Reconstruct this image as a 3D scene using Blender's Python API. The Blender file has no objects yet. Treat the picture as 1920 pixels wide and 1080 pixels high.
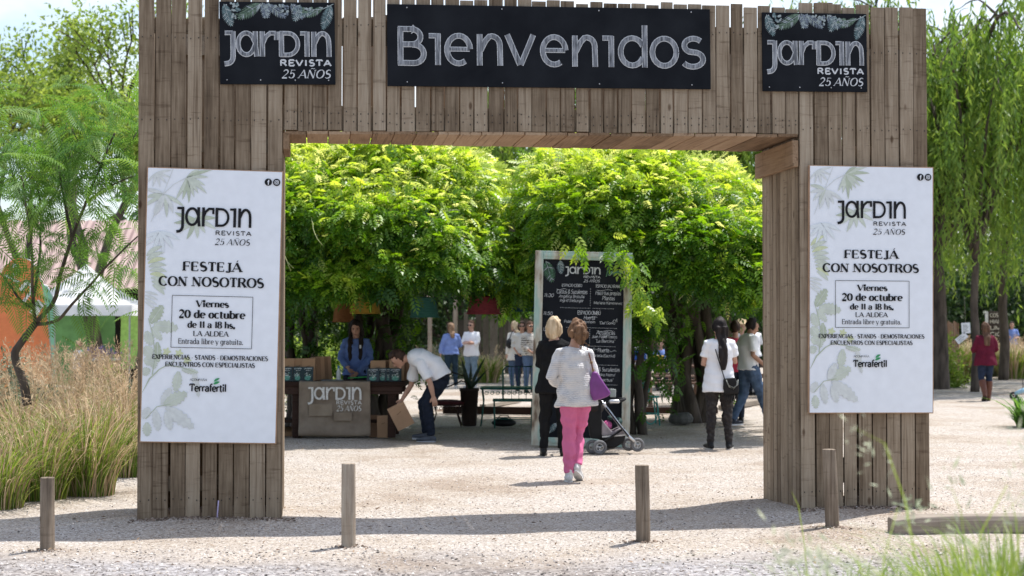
import bpy, math, random
import numpy as np
from mathutils import Vector, Matrix
random.seed(7); RNG = np.random.default_rng(7)
SC = bpy.context.scene
COL = SC.collection
PI = math.pi

# ------------------------------------------------------------------ camera
F, PITCH, CAMH = 2977.0, 0.0217, 1.58            # focal length in 1920-px units, tilt, eye height
cd = bpy.data.cameras.new('camera'); cam = bpy.data.objects.new('camera', cd); COL.objects.link(cam)
cam.location = (0, 0, CAMH); cam.rotation_euler = (PI/2 + PITCH, 0, 0)
cd.sensor_width = 36; cd.lens = F/1920*36; cd.clip_start = .1; cd.clip_end = 2000
cd.dof.use_dof = True; cd.dof.focus_distance = 13.6; cd.dof.aperture_fstop = 2.8
SC.camera = cam
# ------------------------------------------------------------------ sky, sun, exposure
SUN_DIR = Vector((.35, .255, 1)).normalized()      # towards the sun: behind the gate, to the right, high
w = bpy.data.worlds.new('World'); SC.world = w; w.use_nodes = True
nt = w.node_tree; nt.nodes.clear()
out = nt.nodes.new('ShaderNodeOutputWorld'); bg = nt.nodes.new('ShaderNodeBackground')
sky = nt.nodes.new('ShaderNodeTexSky'); sky.sky_type = 'NISHITA'; sky.sun_disc = False
sky.sun_elevation = math.asin(SUN_DIR.z); sky.sun_rotation = math.atan2(SUN_DIR.x, SUN_DIR.y)
sky.air_density = 1.0; sky.dust_density = 1.6; sky.ozone_density = 1.0
bg.inputs[1].default_value = .15
tc = nt.nodes.new('ShaderNodeTexCoord'); mp = nt.nodes.new('ShaderNodeMapping')
mp.inputs['Scale'].default_value = (1.6, 1.6, 4.2); mp.inputs['Location'].default_value = (.35, .1, .22)
ns = nt.nodes.new('ShaderNodeTexNoise'); ns.inputs['Scale'].default_value = 2.6; ns.inputs['Detail'].default_value = 7; ns.inputs['Roughness'].default_value = .58
rp = nt.nodes.new('ShaderNodeValToRGB'); rp.color_ramp.elements[0].position = .44; rp.color_ramp.elements[1].position = .68
mx = nt.nodes.new('ShaderNodeMix'); mx.data_type = 'RGBA'
cloud = nt.nodes.new('ShaderNodeRGB'); cloud.outputs[0].default_value = (5.5, 5.8, 6.2, 1)
L = nt.links.new
L(tc.outputs['Generated'], mp.inputs[0]); L(mp.outputs[0], ns.inputs['Vector']); L(ns.outputs[0], rp.inputs[0])
L(rp.outputs[0], mx.inputs[0]); L(sky.outputs[0], mx.inputs[6]); L(cloud.outputs[0], mx.inputs[7])
L(mx.outputs[2], bg.inputs[0]); L(bg.outputs[0], out.inputs[0])
sd = bpy.data.lights.new('sun', 'SUN'); sd.energy = 4.1; sd.angle = math.radians(.53); sd.color = (1, .97, .925)
so = bpy.data.objects.new('sun', sd); COL.objects.link(so)
so.rotation_euler = SUN_DIR.to_track_quat('Z', 'Y').to_euler(); so.location = (12, 20, 30)
SC.view_settings.view_transform = 'Standard'; SC.view_settings.look = 'None'
SC.view_settings.exposure = .60; SC.view_settings.gamma = 1

# ------------------------------------------------------------------ where things stand (measured sight lines)
def ray(px, py):
    u, v = (px-960)/F, (540-py)/F
    return Vector((u, math.cos(PITCH)-v*math.sin(PITCH), math.sin(PITCH)+v*math.cos(PITCH)))
def P(px, py, d):
    r = ray(px, py); return Vector((0, 0, CAMH)) + r*(d/r.y)
def G(px, py):
    r = ray(px, py); k = -CAMH/r.z; return Vector((r.x*k, r.y*k, 0))
GO, GYAW = Vector((-2.9673, 12.5779, 0)), .122
GE = Vector((math.cos(GYAW), math.sin(GYAW), 0)); GN = Vector((-math.sin(GYAW), math.cos(GYAW), 0))
def W(px, py):                                    # gate's front face: (along, up)
    r = ray(px, py); o = GO-Vector((0, 0, CAMH)); k = o.dot(GN)/r.dot(GN); q = r*k-o
    return q.dot(GE), q.z

# ------------------------------------------------------------------ materials
MATS = {}
def node(nt, t, **kw):
    n = nt.nodes.new(t)
    for k, v in kw.items():
        if k.startswith('i_'):
            n.inputs[int(k[2:]) if k[2:].isdigit() else k[2:]].default_value = v
        else: setattr(n, k, v)
    return n
def ramp(nt, stops):
    r = nt.nodes.new('ShaderNodeValToRGB'); e = r.color_ramp.elements
    while len(e) < len(stops): e.new(.5)
    for q, (p, c) in zip(e, stops): q.position = p; q.color = tuple(c)+(1,) if len(c) == 3 else c
    return r
def mat(name, cols, scale=6, stretch=(1, 1, 1), rough=.8, bump=.0, bscale=None, tint=0., detail=5, metal=0, spec=.3, transl=0., noisy=1.0, bdist=.01, sheen=0):
    """colour ramp driven by noise in object space, mixed with the mesh's own per-piece 'tint'"""
    if name in MATS: return MATS[name]
    m = bpy.data.materials.new(name); m.use_nodes = True; nt = m.node_tree; nt.nodes.clear(); L = nt.links.new
    o = node(nt, 'ShaderNodeOutputMaterial'); b = node(nt, 'ShaderNodeBsdfPrincipled')
    b.inputs['Roughness'].default_value = rough; b.inputs['Metallic'].default_value = metal; b.inputs['Specular IOR Level'].default_value = spec
    if sheen: b.inputs['Sheen Weight'].default_value = sheen
    tc = node(nt, 'ShaderNodeTexCoord'); at = node(nt, 'ShaderNodeAttribute', attribute_name='tint')
    mp = node(nt, 'ShaderNodeMapping'); mp.inputs['Scale'].default_value = stretch
    L(tc.outputs['Object'], mp.inputs[0])
    vec = mp.outputs[0]
    if tint:
        ad = node(nt, 'ShaderNodeVectorMath', operation='ADD'); sc = node(nt, 'ShaderNodeVectorMath', operation='SCALE')
        sc.inputs[0].default_value = (37, 53, 71); L(at.outputs['Fac'], sc.inputs['Scale']); L(vec, ad.inputs[0]); L(sc.outputs[0], ad.inputs[1]); vec = ad.outputs[0]
    n = node(nt, 'ShaderNodeTexNoise'); n.inputs['Scale'].default_value = scale; n.inputs['Detail'].default_value = detail; L(vec, n.inputs['Vector'])
    fac = n.outputs[0]
    if noisy != 1.0:
        mm = node(nt, 'ShaderNodeMapRange'); mm.inputs[3].default_value = .5-.5*noisy; mm.inputs[4].default_value = .5+.5*noisy
        L(fac, mm.inputs[0]); fac = mm.outputs[0]
    if tint:
        m2 = node(nt, 'ShaderNodeMix', data_type='FLOAT'); m2.inputs[0].default_value = tint
        L(fac, m2.inputs[2]); L(at.outputs['Fac'], m2.inputs[3]); fac = m2.outputs[0]
    if not isinstance(cols[0][1], (tuple, list)): cols = [(.3, cols[0]), (.7, cols[1])]
    r = ramp(nt, cols); L(fac, r.inputs[0]); L(r.outputs[0], b.inputs['Base Color'])
    if bump:
        n2 = node(nt, 'ShaderNodeTexNoise'); n2.inputs['Scale'].default_value = bscale or scale*4; n2.inputs['Detail'].default_value = 4; L(vec, n2.inputs['Vector'])
        bp = node(nt, 'ShaderNodeBump'); bp.inputs['Strength'].default_value = bump; bp.inputs['Distance'].default_value = bdist
        L(n2.outputs[0], bp.inputs['Height']); L(bp.outputs[0], b.inputs['Normal'])
    if transl:
        t = node(nt, 'ShaderNodeBsdfTranslucent'); ms = node(nt, 'ShaderNodeMixShader'); ms.inputs[0].default_value = transl
        hs = node(nt, 'ShaderNodeHueSaturation'); hs.inputs['Hue'].default_value = .485; hs.inputs['Saturation'].default_value = 1.1; hs.inputs['Value'].default_value = 1.75
        L(r.outputs[0], hs.inputs['Color']); L(hs.outputs[0], t.inputs[0]); L(b.outputs[0], ms.inputs[1]); L(t.outputs[0], ms.inputs[2]); L(ms.outputs[0], o.inputs[0])
    else: L(b.outputs[0], o.inputs[0])
    MATS[name] = m; return m
def plain(name, c, rough=.7, spec=.3, metal=0, var=.18, scale=12, bump=.15, bscale=60):
    lo = tuple(max(0, q*(1-var)) for q in c); hi = tuple(min(1, q*(1+var)) for q in c)
    return mat(name, (lo, hi), scale=scale, rough=rough, spec=spec, metal=metal, bump=bump, bscale=bscale, bdist=.003)

def wood(name, cols, axis=2, saw=.5, tone=.34):
    """weathered plank: grain along axis, knots, saw marks across, each board its own tone"""
    m = bpy.data.materials.new(name); m.use_nodes = True; nt = m.node_tree; nt.nodes.clear(); L = nt.links.new
    o = node(nt, 'ShaderNodeOutputMaterial'); b = node(nt, 'ShaderNodeBsdfPrincipled'); b.inputs['Roughness'].default_value = .85; b.inputs['Specular IOR Level'].default_value = .2
    tc = node(nt, 'ShaderNodeTexCoord'); at = node(nt, 'ShaderNodeAttribute', attribute_name='tint')
    sc = node(nt, 'ShaderNodeVectorMath', operation='SCALE'); sc.inputs[0].default_value = (37, 53, 71); L(at.outputs['Fac'], sc.inputs['Scale'])
    ad = node(nt, 'ShaderNodeVectorMath', operation='ADD'); L(tc.outputs['Object'], ad.inputs[0]); L(sc.outputs[0], ad.inputs[1])
    def noise(st, s, det=6, rough=.6):
        mp = node(nt, 'ShaderNodeMapping'); mp.inputs['Scale'].default_value = st; L(ad.outputs[0], mp.inputs[0])
        n = node(nt, 'ShaderNodeTexNoise'); n.inputs['Scale'].default_value = s; n.inputs['Detail'].default_value = det; n.inputs['Roughness'].default_value = rough; L(mp.outputs[0], n.inputs['Vector']); return n
    g = [1, 1, 1]; g[axis] = .05; s = [.12, .12, .12]; s[axis] = 1
    grain = noise(g, 55); blot = noise((1, 1, 1), 2.2, 4); sawn = noise(s, 26, 3, .7)
    def mixf(a, b_, f):
        q = node(nt, 'ShaderNodeMix', data_type='FLOAT'); q.inputs[0].default_value = f; L(a, q.inputs[2]); L(b_, q.inputs[3]); return q.outputs[0]
    f = mixf(grain.outputs[0], blot.outputs[0], .40); f = mixf(f, at.outputs['Fac'], tone)
    r = ramp(nt, cols); L(f, r.inputs[0]); col = r.outputs[0]
    # saw / moisture marks across the board
    sr = ramp(nt, [(.30, (.52, .47, .44)), (.42, (1, 1, 1))]); L(sawn.outputs[0], sr.inputs[0])
    ml = node(nt, 'ShaderNodeMix', data_type='RGBA', blend_type='MULTIPLY'); ml.inputs[0].default_value = saw; L(col, ml.inputs[6]); L(sr.outputs[0], ml.inputs[7]); col = ml.outputs[2]
    # knots
    kn = [2.2, 2.2, 2.2]; kn[axis] = 1.0
    mp = node(nt, 'ShaderNodeMapping'); mp.inputs['Scale'].default_value = kn; L(ad.outputs[0], mp.inputs[0])
    v = node(nt, 'ShaderNodeTexVoronoi'); v.inputs['Scale'].default_value = 2.4; L(mp.outputs[0], v.inputs['Vector'])
    kr = ramp(nt, [(.05, (.28, .2, .15)), (.10, (1, 1, 1))]); L(v.outputs['Distance'], kr.inputs[0])
    m3 = node(nt, 'ShaderNodeMix', data_type='RGBA', blend_type='MULTIPLY'); m3.inputs[0].default_value = .8; L(col, m3.inputs[6]); L(kr.outputs[0], m3.inputs[7]); col = m3.outputs[2]
    # fine dark cracks along the grain
    g2 = [1, 1, 1]; g2[axis] = .02; ck = noise(g2, 30, 2, .5); cr = ramp(nt, [(.33, (.45, .4, .36)), (.39, (1, 1, 1))]); L(ck.outputs[0], cr.inputs[0])
    m4 = node(nt, 'ShaderNodeMix', data_type='RGBA', blend_type='MULTIPLY'); m4.inputs[0].default_value = .7; L(col, m4.inputs[6]); L(cr.outputs[0], m4.inputs[7]); col = m4.outputs[2]
    L(col, b.inputs['Base Color'])
    bp = node(nt, 'ShaderNodeBump'); bp.inputs['Strength'].default_value = .5; bp.inputs['Distance'].default_value = .004; L(grain.outputs[0], bp.inputs['Height']); L(bp.outputs[0], b.inputs['Normal'])
    L(b.outputs[0], o.inputs[0]); MATS[name] = m; return m

# ------------------------------------------------------------------ objects
def tag(o, label=None, cat=None, group=None, kind=None):
    if label: o['label'] = label; o['kind'] = kind or 'thing'
    if cat: o['category'] = cat
    if group: o['group'] = group
    if kind: o['kind'] = kind
    return o
def thing(name, label, cat, loc=(0, 0, 0), rot=(0, 0, 0), group=None):
    o = bpy.data.objects.new(name, None); COL.objects.link(o); o.empty_display_size = .2
    o.location = loc; o.rotation_euler = rot; return tag(o, label, cat, group)
def link(name, me, parent=None, loc=(0, 0, 0)):
    o = bpy.data.objects.new(name, me); COL.objects.link(o); o.location = loc
    if parent is not None: o.parent = parent
    return o
def copy_tree(o, parent=None):
    c = o.copy(); COL.objects.link(c)
    if parent is not None: c.parent = parent
    for ch in list(o.children): copy_tree(ch, c)
    return c
def frame_of(path, side):
    out = []
    n = len(path)
    for i in range(n):
        t = (path[min(i+1, n-1)]-path[max(i-1, 0)])
        if t.length < 1e-9: t = Vector((0, 0, 1))
        t.normalize(); s = Vector(side)-t*t.dot(Vector(side))
        if s.length < 1e-3: s = t.orthogonal()
        s.normalize(); out.append((t, s, t.cross(s)))
    return out
class MB:
    def __init__(s): s.v = []; s.f = []; s.t = []; s.m = []; s.tint = .5; s.mi = 0
    def add(s, vs, fs):
        o = len(s.v); s.v += [tuple(q) for q in vs]
        for f in fs: s.f.append(tuple(i+o for i in f)); s.t.append(s.tint); s.m.append(s.mi)
        return s
    def box(s, c, d, M=None, taper=1.):
        x, y, z = d[0]/2, d[1]/2, d[2]/2
        q = [Vector((a*x*(taper if e > 0 else 1), b*y*(taper if e > 0 else 1), e*z)) for e in (-1, 1) for b in (-1, 1) for a in (-1, 1)]
        if M is not None: q = [M @ p for p in q]
        c = Vector(c); return s.add([p+c for p in q], [(0, 2, 3, 1), (4, 5, 7, 6), (0, 1, 5, 4), (2, 6, 7, 3), (0, 4, 6, 2), (1, 3, 7, 5)])
    def bar(s, a, b, w_, h_, side=(1, 0, 0)):
        return s.tube([a, b], [(w_/2*1.414, h_/2*1.414)]*2, 4, side=side, rot=PI/4)
    def tube(s, path, rad, n=10, side=(1, 0, 0), caps=True, rot=0., dome=0):
        path = [Vector(p) for p in path]; fr = frame_of(path, side); k = len(path)
        rad = [(r, r) if not isinstance(r, (tuple, list)) else r for r in rad]
        rings = [(path[i], fr[i], rad[i]) for i in range(k)]
        if dome:
            a = rings[0]; b = rings[-1]
            ra, rb = min(a[2])*dome, min(b[2])*dome
            rings = [(a[0]-a[1][0]*ra*.9, a[1], (a[2][0]*.45, a[2][1]*.45)), (a[0]-a[1][0]*ra*.55, a[1], (a[2][0]*.82, a[2][1]*.82))]+rings+[(b[0]+b[1][0]*rb*.55, b[1], (b[2][0]*.82, b[2][1]*.82)), (b[0]+b[1][0]*rb*.9, b[1], (b[2][0]*.45, b[2][1]*.45))]
        vs = []; fs = []
        for (p, (t, x, y), r) in rings:
            for j in range(n):
                a = 2*PI*j/n+rot; vs.append(p+x*(math.cos(a)*r[0])+y*(math.sin(a)*r[1]))
        k = len(rings)
        for i in range(k-1):
            for j in range(n): fs.append((i*n+j, i*n+(j+1) % n, (i+1)*n+(j+1) % n, (i+1)*n+j))
        if caps: fs.append(tuple(range(n-1, -1, -1))); fs.append(tuple((k-1)*n+j for j in range(n)))
        return s.add(vs, fs)
    def ball(s, c, r, n=12, m=8, M=None, warp=None):
        r = (r, r, r) if not isinstance(r, (tuple, list)) else r; vs = []; fs = []
        for i in range(m+1):
            th = PI*i/m
            for j in range(n):
                a = 2*PI*j/n; d = Vector((math.sin(th)*math.cos(a), math.sin(th)*math.sin(a), math.cos(th)))
                p = Vector((d.x*r[0], d.y*r[1], d.z*r[2]))
                if warp: p = warp(d, p)
                vs.append(Vector(c)+(M @ p if M is not None else p))
        for i in range(m):
            for j in range(n): fs.append((i*n+j, (i+1)*n+j, (i+1)*n+(j+1) % n, i*n+(j+1) % n))
        return s.add(vs, fs)
    def lathe(s, prof, c=(0, 0, 0), n=20, M=None):
        vs = []; fs = []; c = Vector(c)
        for (r, z) in prof:
            for j in range(n):
                p = Vector((r*math.cos(2*PI*j/n), r*math.sin(2*PI*j/n), z)); vs.append(c+(M @ p if M is not None else p))
        for i in range(len(prof)-1):
            for j in range(n): fs.append((i*n+j, i*n+(j+1) % n, (i+1)*n+(j+1) % n, (i+1)*n+j))
        return s.add(vs, fs)
    def torus(s, c, R, r, M=None, n=24, m=8):
        vs = []; fs = []
        for i in range(n):
            a = 2*PI*i/n
            for j in range(m):
                b = 2*PI*j/m; p = Vector(((R+r*math.cos(b))*math.cos(a), (R+r*math.cos(b))*math.sin(a), r*math.sin(b)))
                vs.append(Vector(c)+(M @ p if M is not None else p))
        for i in range(n):
            for j in range(m): fs.append((i*m+j, ((i+1) % n)*m+j, ((i+1) % n)*m+(j+1) % m, i*m+(j+1) % m))
        return s.add(vs, fs)
    def poly(s, pts, y=0., flip=False):               # flat outline in a sign's x-z plane, facing -y
        vs = [(p[0], y, p[1]) for p in pts]
        a = sum(pts[i][0]*pts[(i+1) % len(pts)][1]-pts[(i+1) % len(pts)][0]*pts[i][1] for i in range(len(pts)))
        idx = list(range(len(pts)))
        if a < 0: idx.reverse()
        return s.add(vs, [tuple(idx)])
    def slab(s, pts, y0, y1):                          # outline extruded between two y planes
        a = sum(pts[i][0]*pts[(i+1) % len(pts)][1]-pts[(i+1) % len(pts)][0]*pts[i][1] for i in range(len(pts)))
        if a < 0: pts = pts[::-1]
        n = len(pts); vs = [(p[0], y0, p[1]) for p in pts]+[(p[0], y1, p[1]) for p in pts]
        return s.add(vs, [tuple(range(n)), tuple(range(2*n-1, n-1, -1))]+[(i, i+n, (i+1) % n+n, (i+1) % n) for i in range(n)])
    def ribbon(s, pts, ws, y=0.):
        n = len(pts)
        if n < 2: return s
        L_, R_ = [], []
        for i in range(n):
            a = np.array(pts[max(i-1, 0)]); b = np.array(pts[min(i+1, n-1)]); t = b-a; l = np.hypot(*t)
            if l < 1e-9: t = np.array([1., 0]); l = 1
            t = t/l; nn = np.array([-t[1], t[0]]); k = 1.
            if 0 < i < n-1:
                t1 = np.array(pts[i])-a; l1 = np.hypot(*t1)
                if l1 > 1e-9: k = 1/max(.6, abs(np.dot(np.array([-t1[1], t1[0]])/l1, nn)))
            p = np.array(pts[i]); L_.append(p+nn*ws[i]/2*k); R_.append(p-nn*ws[i]/2*k)
        return s.add([(q[0], y, q[1]) for q in L_]+[(q[0], y, q[1]) for q in R_], [(i, n+i, n+i+1, i+1) for i in range(n-1)])
    def mesh(s, name, mats, smooth=False):
        me = bpy.data.meshes.new(name); me.from_pydata(s.v, [], s.f)
        for m_ in (mats if isinstance(mats, (list, tuple)) else [mats]): me.materials.append(m_)
        at = me.attributes.new('tint', 'FLOAT', 'FACE'); at.data.foreach_set('value', np.array(s.t, np.float32))
        if max(s.m, default=0) > 0: me.polygons.foreach_set('material_index', np.array(s.m, np.int32))
        if smooth: me.polygons.foreach_set('use_smooth', np.ones(len(s.f), bool))
        me.update(); return me
    def build(s, name, mats, parent=None, smooth=False, bevel=0, loc=(0, 0, 0)):
        o = link(name, s.mesh(name, mats, smooth), parent, loc)
        if bevel:
            b = o.modifiers.new('bevel', 'BEVEL'); b.width = bevel; b.segments = 2; b.limit_method = 'ANGLE'
        return o
def np_mesh(name, V, Fq, tint, m):
    me = bpy.data.meshes.new(name); V = np.asarray(V, np.float32); Fq = np.asarray(Fq, np.int32); k = Fq.shape[1]
    me.vertices.add(len(V)); me.vertices.foreach_set('co', V.ravel())
    me.loops.add(Fq.size); me.loops.foreach_set('vertex_index', Fq.ravel())
    me.polygons.add(len(Fq)); me.polygons.foreach_set('loop_start', np.arange(0, Fq.size, k, dtype=np.int32))
    me.update(calc_edges=True)
    at = me.attributes.new('tint', 'FLOAT', 'FACE'); at.data.foreach_set('value', np.asarray(tint, np.float32))
    me.materials.append(m); return me
def scatter(name, m, parent, tv, tf, pos, ax, nr, scale, tint, loc=(0, 0, 0)):
    """many copies of one small leaf shape (its +y along ax, +z along nr) joined into one foliage mesh"""
    tv = np.asarray(tv, float); tf = np.asarray(tf, int); pos = np.asarray(pos, float); N = len(pos)
    ax = ax/np.linalg.norm(ax, axis=1, keepdims=True); nr = nr-ax*(nr*ax).sum(1, keepdims=True); nr = nr/(np.linalg.norm(nr, axis=1, keepdims=True)+1e-9)
    sx = np.cross(ax, nr); R = np.stack([sx, ax, nr], 1)
    V = (np.einsum('vk,nkd->nvd', tv, R)*np.asarray(scale)[:, None, None]+pos[:, None, :]).reshape(-1, 3)
    Fq = (tf[None]+(np.arange(N)*len(tv))[:, None, None]).reshape(-1, tf.shape[1])
    tt = np.repeat(tint, len(tf))
    return link(name, np_mesh(name, V, Fq, tt, m), parent, loc)
def leaf(l, w_, o=(0, 0, 0), d=(0, 1), fold=.15, droop=.0):
    d = np.array(d, float); d /= np.hypot(*d); p = np.array([-d[1], d[0]]); o = np.array(o, float)
    mk = lambda a, b, z: [o[0]+d[0]*a+p[0]*b, o[1]+d[1]*a+p[1]*b, o[2]+z]
    return [mk(0, 0, 0), mk(l*.45, w_/2, fold*w_), mk(l, 0, -droop*l), mk(l*.45, -w_/2, fold*w_)]
def pinnate(n, L_, ll, lw, droop=.25, ang=62, end=True):
    vs = []; fs = []
    def put(q): fs.append([len(vs)+i for i in range(4)]); vs.extend(q)
    for i in range(n):
        t = (i+.8)/(n+.3); y = L_*t; z = -droop*L_*t*t
        k = (.75+.5*math.sin(PI*t))
        for sgn in (-1, 1):
            a = math.radians(ang-12*t); put(leaf(ll*k, lw*k, (0, y, z), (sgn*math.sin(a), math.cos(a)), droop=.25))
    if end: put(leaf(ll, lw, (0, L_, -droop*L_), (0, 1), droop=.3))
    return vs, fs
def rnd(n): return RNG.normal(size=(n, 3))
def unit(a): return a/(np.linalg.norm(a, axis=-1, keepdims=True)+1e-9)
# ------------------------------------------------------------------ pen lettering
def arc(cx, cy, rx, ry, a0, a1, n=None):
    n = n or max(4, int(abs(a1-a0)/16)); return [(cx+rx*math.cos(math.radians(a0+(a1-a0)*i/n)), cy+ry*math.sin(math.radians(a0+(a1-a0)*i/n))) for i in range(n+1)]
def vs_(x, a=0, b=1): return [(x, a), (x, b)]
X = .68
GL = {}
def g(ch, adv, *st): GL[ch] = (adv, st)      # a stroke may be (flag, pts): k thick, t thin, m swelling
g('A', .80, ('t', [(.02, 0), (.39, 1)]), ('k', [(.39, 1), (.76, 0)]), ('t', [(.15, .33), (.62, .33)]))
g('B', .72, vs_(.1), [(.1, 1), (.36, 1)]+arc(.36, .77, .23, .23, 90, -90)+[(.1, .54)], [(.36, .54)]+arc(.38, .27, .26, .27, 90, -90)+[(.1, 0)])
g('C', .76, arc(.42, .5, .36, .5, 42, 318))
g('D', .82, vs_(.1), [(.1, 1), (.34, 1)]+arc(.34, .5, .4, .5, 90, -90)+[(.1, 0)])
g('E', .66, vs_(.1), [(.1, 1), (.58, 1)], [(.1, .52), (.48, .52)], [(.1, 0), (.6, 0)], ('t', [(.57, 1), (.57, .8)]), ('t', [(.59, 0), (.59, .22)]), ('t', [(.47, .62), (.47, .42)]))
g('F', .62, vs_(.1), [(.1, 1), (.57, 1)], [(.1, .52), (.46, .52)], ('t', [(.56, 1), (.56, .8)]), ('t', [(.45, .62), (.45, .42)]))
g('G', .82, arc(.42, .5, .36, .5, 42, 330), [(.72, .42), (.72, .05)], [(.5, .42), (.72, .42)])
g('H', .82, vs_(.1), vs_(.7), [(.1, .52), (.7, .52)])
g('I', .36, vs_(.18)); g('J', .5, [(.36, 1), (.36, .12)]+arc(.22, .12, .14, .2, 0, -160))
g('K', .76, vs_(.1), ('t', [(.66, 1), (.1, .42)]), ('k', [(.3, .62), (.7, 0)]))
g('L', .62, vs_(.1), [(.1, 0), (.58, 0)], ('t', [(.57, 0), (.57, .24)]))
g('M', .96, ('t', vs_(.1)), ('k', [(.1, 1), (.47, .02)]), ('t', [(.47, .02), (.84, 1)]), ('k', [(.84, 1), (.84, 0)]))
g('N', .84, ('t', vs_(.1)), ('k', [(.1, 1), (.7, 0)]), ('t', [(.7, 0), (.7, 1)]))
g('O', .84, arc(.42, .5, .36, .5, 0, 360)); g('Q', .84, arc(.42, .5, .36, .5, 0, 360), [(.5, .2), (.75, -.12)])
g('P', .68, vs_(.1), [(.1, 1), (.36, 1)]+arc(.36, .75, .25, .25, 90, -90)+[(.1, .5)])
g('R', .76, vs_(.1), [(.1, 1), (.36, 1)]+arc(.36, .76, .24, .24, 90, -90)+[(.1, .52)], ('k', [(.38, .52), (.68, 0)]))
g('S', .64, ('m', arc(.32, .75, .22, .25, 35, 230)+arc(.31, .26, .25, .26, 60, -150)))
g('T', .70, vs_(.35), [(.04, 1), (.66, 1)], ('t', [(.05, 1), (.05, .78)]), ('t', [(.65, 1), (.65, .78)]))
g('U', .80, ('k', [(.1, 1), (.1, .3)]), ('t', arc(.4, .3, .3, .3, 180, 360)+[(.7, 1)]))
g('V', .76, ('k', [(.02, 1), (.38, 0)]), ('t', [(.38, 0), (.74, 1)]))
g('W', 1.1, ('k', [(.02, 1), (.3, 0)]), ('t', [(.3, 0), (.54, .9)]), ('k', [(.54, .9), (.8, 0)]), ('t', [(.8, 0), (1.06, 1)]))
g('X', .74, ('k', [(.04, 1), (.68, 0)]), ('t', [(.66, 1), (.04, 0)])); g('Y', .72, ('k', [(.02, 1), (.36, .5)]), ('t', [(.7, 1), (.36, .5)]), [(.36, .5), (.36, 0)])
g('Z', .68, [(.06, 1), (.62, 1)], ('k', [(.62, 1), (.05, 0)]), [(.05, 0), (.64, 0)])
bow = lambda cx: arc(cx, X/2, .23, X/2, 0, 360)
g('a', .58, arc(.26, X-.2, .19, .2, 165, 0)+[(.45, 0)], [(.45, .4)]+arc(.26, .19, .2, .19, 90, 270)+[(.45, .12)], ('t', [(.45, .03), (.55, .03)]))
g('b', .62, vs_(.1, 0, 1.05), arc(.32, X/2, .24, X/2, 150, -150)); g('c', .54, arc(.3, X/2, .24, X/2, 48, 312))
g('d', .62, vs_(.5, 0, 1.05), arc(.29, X/2, .23, X/2, 30, 330)); g('e', .57, [(.07, X*.52), (.51, X*.52)], arc(.3, X/2, .23, X/2, 4, 312))
g('f', .38, [(.17, 0), (.17, .82)]+arc(.31, .84, .14, .2, 180, 45), [(.02, X), (.34, X)])
g('g', .58, arc(.28, X/2, .22, X/2, 20, 340), [(.5, X), (.5, -.08)]+arc(.28, -.08, .22, .2, 0, -150))
g('h', .62, vs_(.1, 0, 1.05), [(.1, .4)]+arc(.31, X-.24, .19, .24, 150, 0)+[(.5, 0)])
g('i', .30, vs_(.14, 0, X), ('d', (.14, .92))); g('ı', .30, vs_(.14, 0, X)); g('j', .3, [(.16, X), (.16, -.1)]+arc(.03, -.1, .13, .18, 0, -120), ('d', (.16, .92)))
g('k', .58, vs_(.1, 0, 1.05), ('t', [(.5, X), (.1, .26)]), ('k', [(.24, .38), (.54, 0)])); g('l', .28, vs_(.13, 0, 1.05))
g('m', .92, vs_(.1, 0, X), [(.1, .4)]+arc(.28, X-.22, .17, .22, 150, 0)+[(.45, 0)], [(.45, .4)]+arc(.63, X-.22, .17, .22, 150, 0)+[(.8, 0)])
g('n', .62, vs_(.1, 0, X), [(.1, .4)]+arc(.31, X-.24, .19, .24, 150, 0)+[(.5, 0)]); g('o', .58, bow(.29))
g('p', .62, vs_(.1, -.3, X), arc(.32, X/2, .24, X/2, 150, -150)); g('q', .62, vs_(.5, -.3, X), arc(.29, X/2, .23, X/2, 30, 330))
g('r', .44, vs_(.1, 0, X), [(.1, .4)]+arc(.29, X-.24, .18, .23, 150, 48)); g('s', .48, ('m', arc(.24, X*.74, .17, X*.26, 40, 235)+arc(.23, X*.26, .19, X*.26, 60, -150)))
g('t', .40, [(.16, .88), (.16, .14)]+arc(.28, .14, .12, .14, 180, 310), [(.02, X), (.35, X)])
g('u', .62, [(.1, X), (.1, .24)]+arc(.3, .22, .2, .22, 180, 340), vs_(.5, 0, X)); g('v', .56, ('k', [(.02, X), (.28, 0)]), ('t', [(.28, 0), (.54, X)]))
g('w', .82, ('k', [(.02, X), (.22, 0)]), ('t', [(.22, 0), (.41, X)]), ('k', [(.41, X), (.61, 0)]), ('t', [(.61, 0), (.8, X)]))
g('x', .56, ('k', [(.04, X), (.52, 0)]), ('t', [(.5, X), (.04, 0)])); g('y', .56, ('k', [(.03, X), (.29, .02)]), ('t', [(.54, X), (.2, -.26), (.06, -.26)])); g('z', .54, [(.05, X), (.49, X)], ('k', [(.49, X), (.05, 0)]), [(.05, 0), (.5, 0)])
g('0', .66, arc(.33, .5, .26, .5, 0, 360)); g('1', .36, vs_(.2), ('t', [(.06, .9), (.2, 1)])); g('2', .62, ('m', arc(.3, .73, .23, .27, 165, -35)+[(.06, .02)]), ('k', [(.06, .02), (.57, .02)]))
g('3', .6, arc(.28, .76, .22, .24, 150, -80), arc(.28, .27, .25, .27, 85, -150)); g('4', .64, [(.42, 0), (.42, 1)], ('t', [(.42, 1), (.05, .3), (.6, .3)]))
g('5', .62, ('t', [(.14, .55), (.18, 1)]), [(.18, .97), (.55, .97)], [(.14, .5)]+arc(.3, .31, .26, .31, 110, -150)); g('6', .62, arc(.32, .3, .25, .3, 0, 360), arc(.5, .4, .43, .6, 95, 180))
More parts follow.
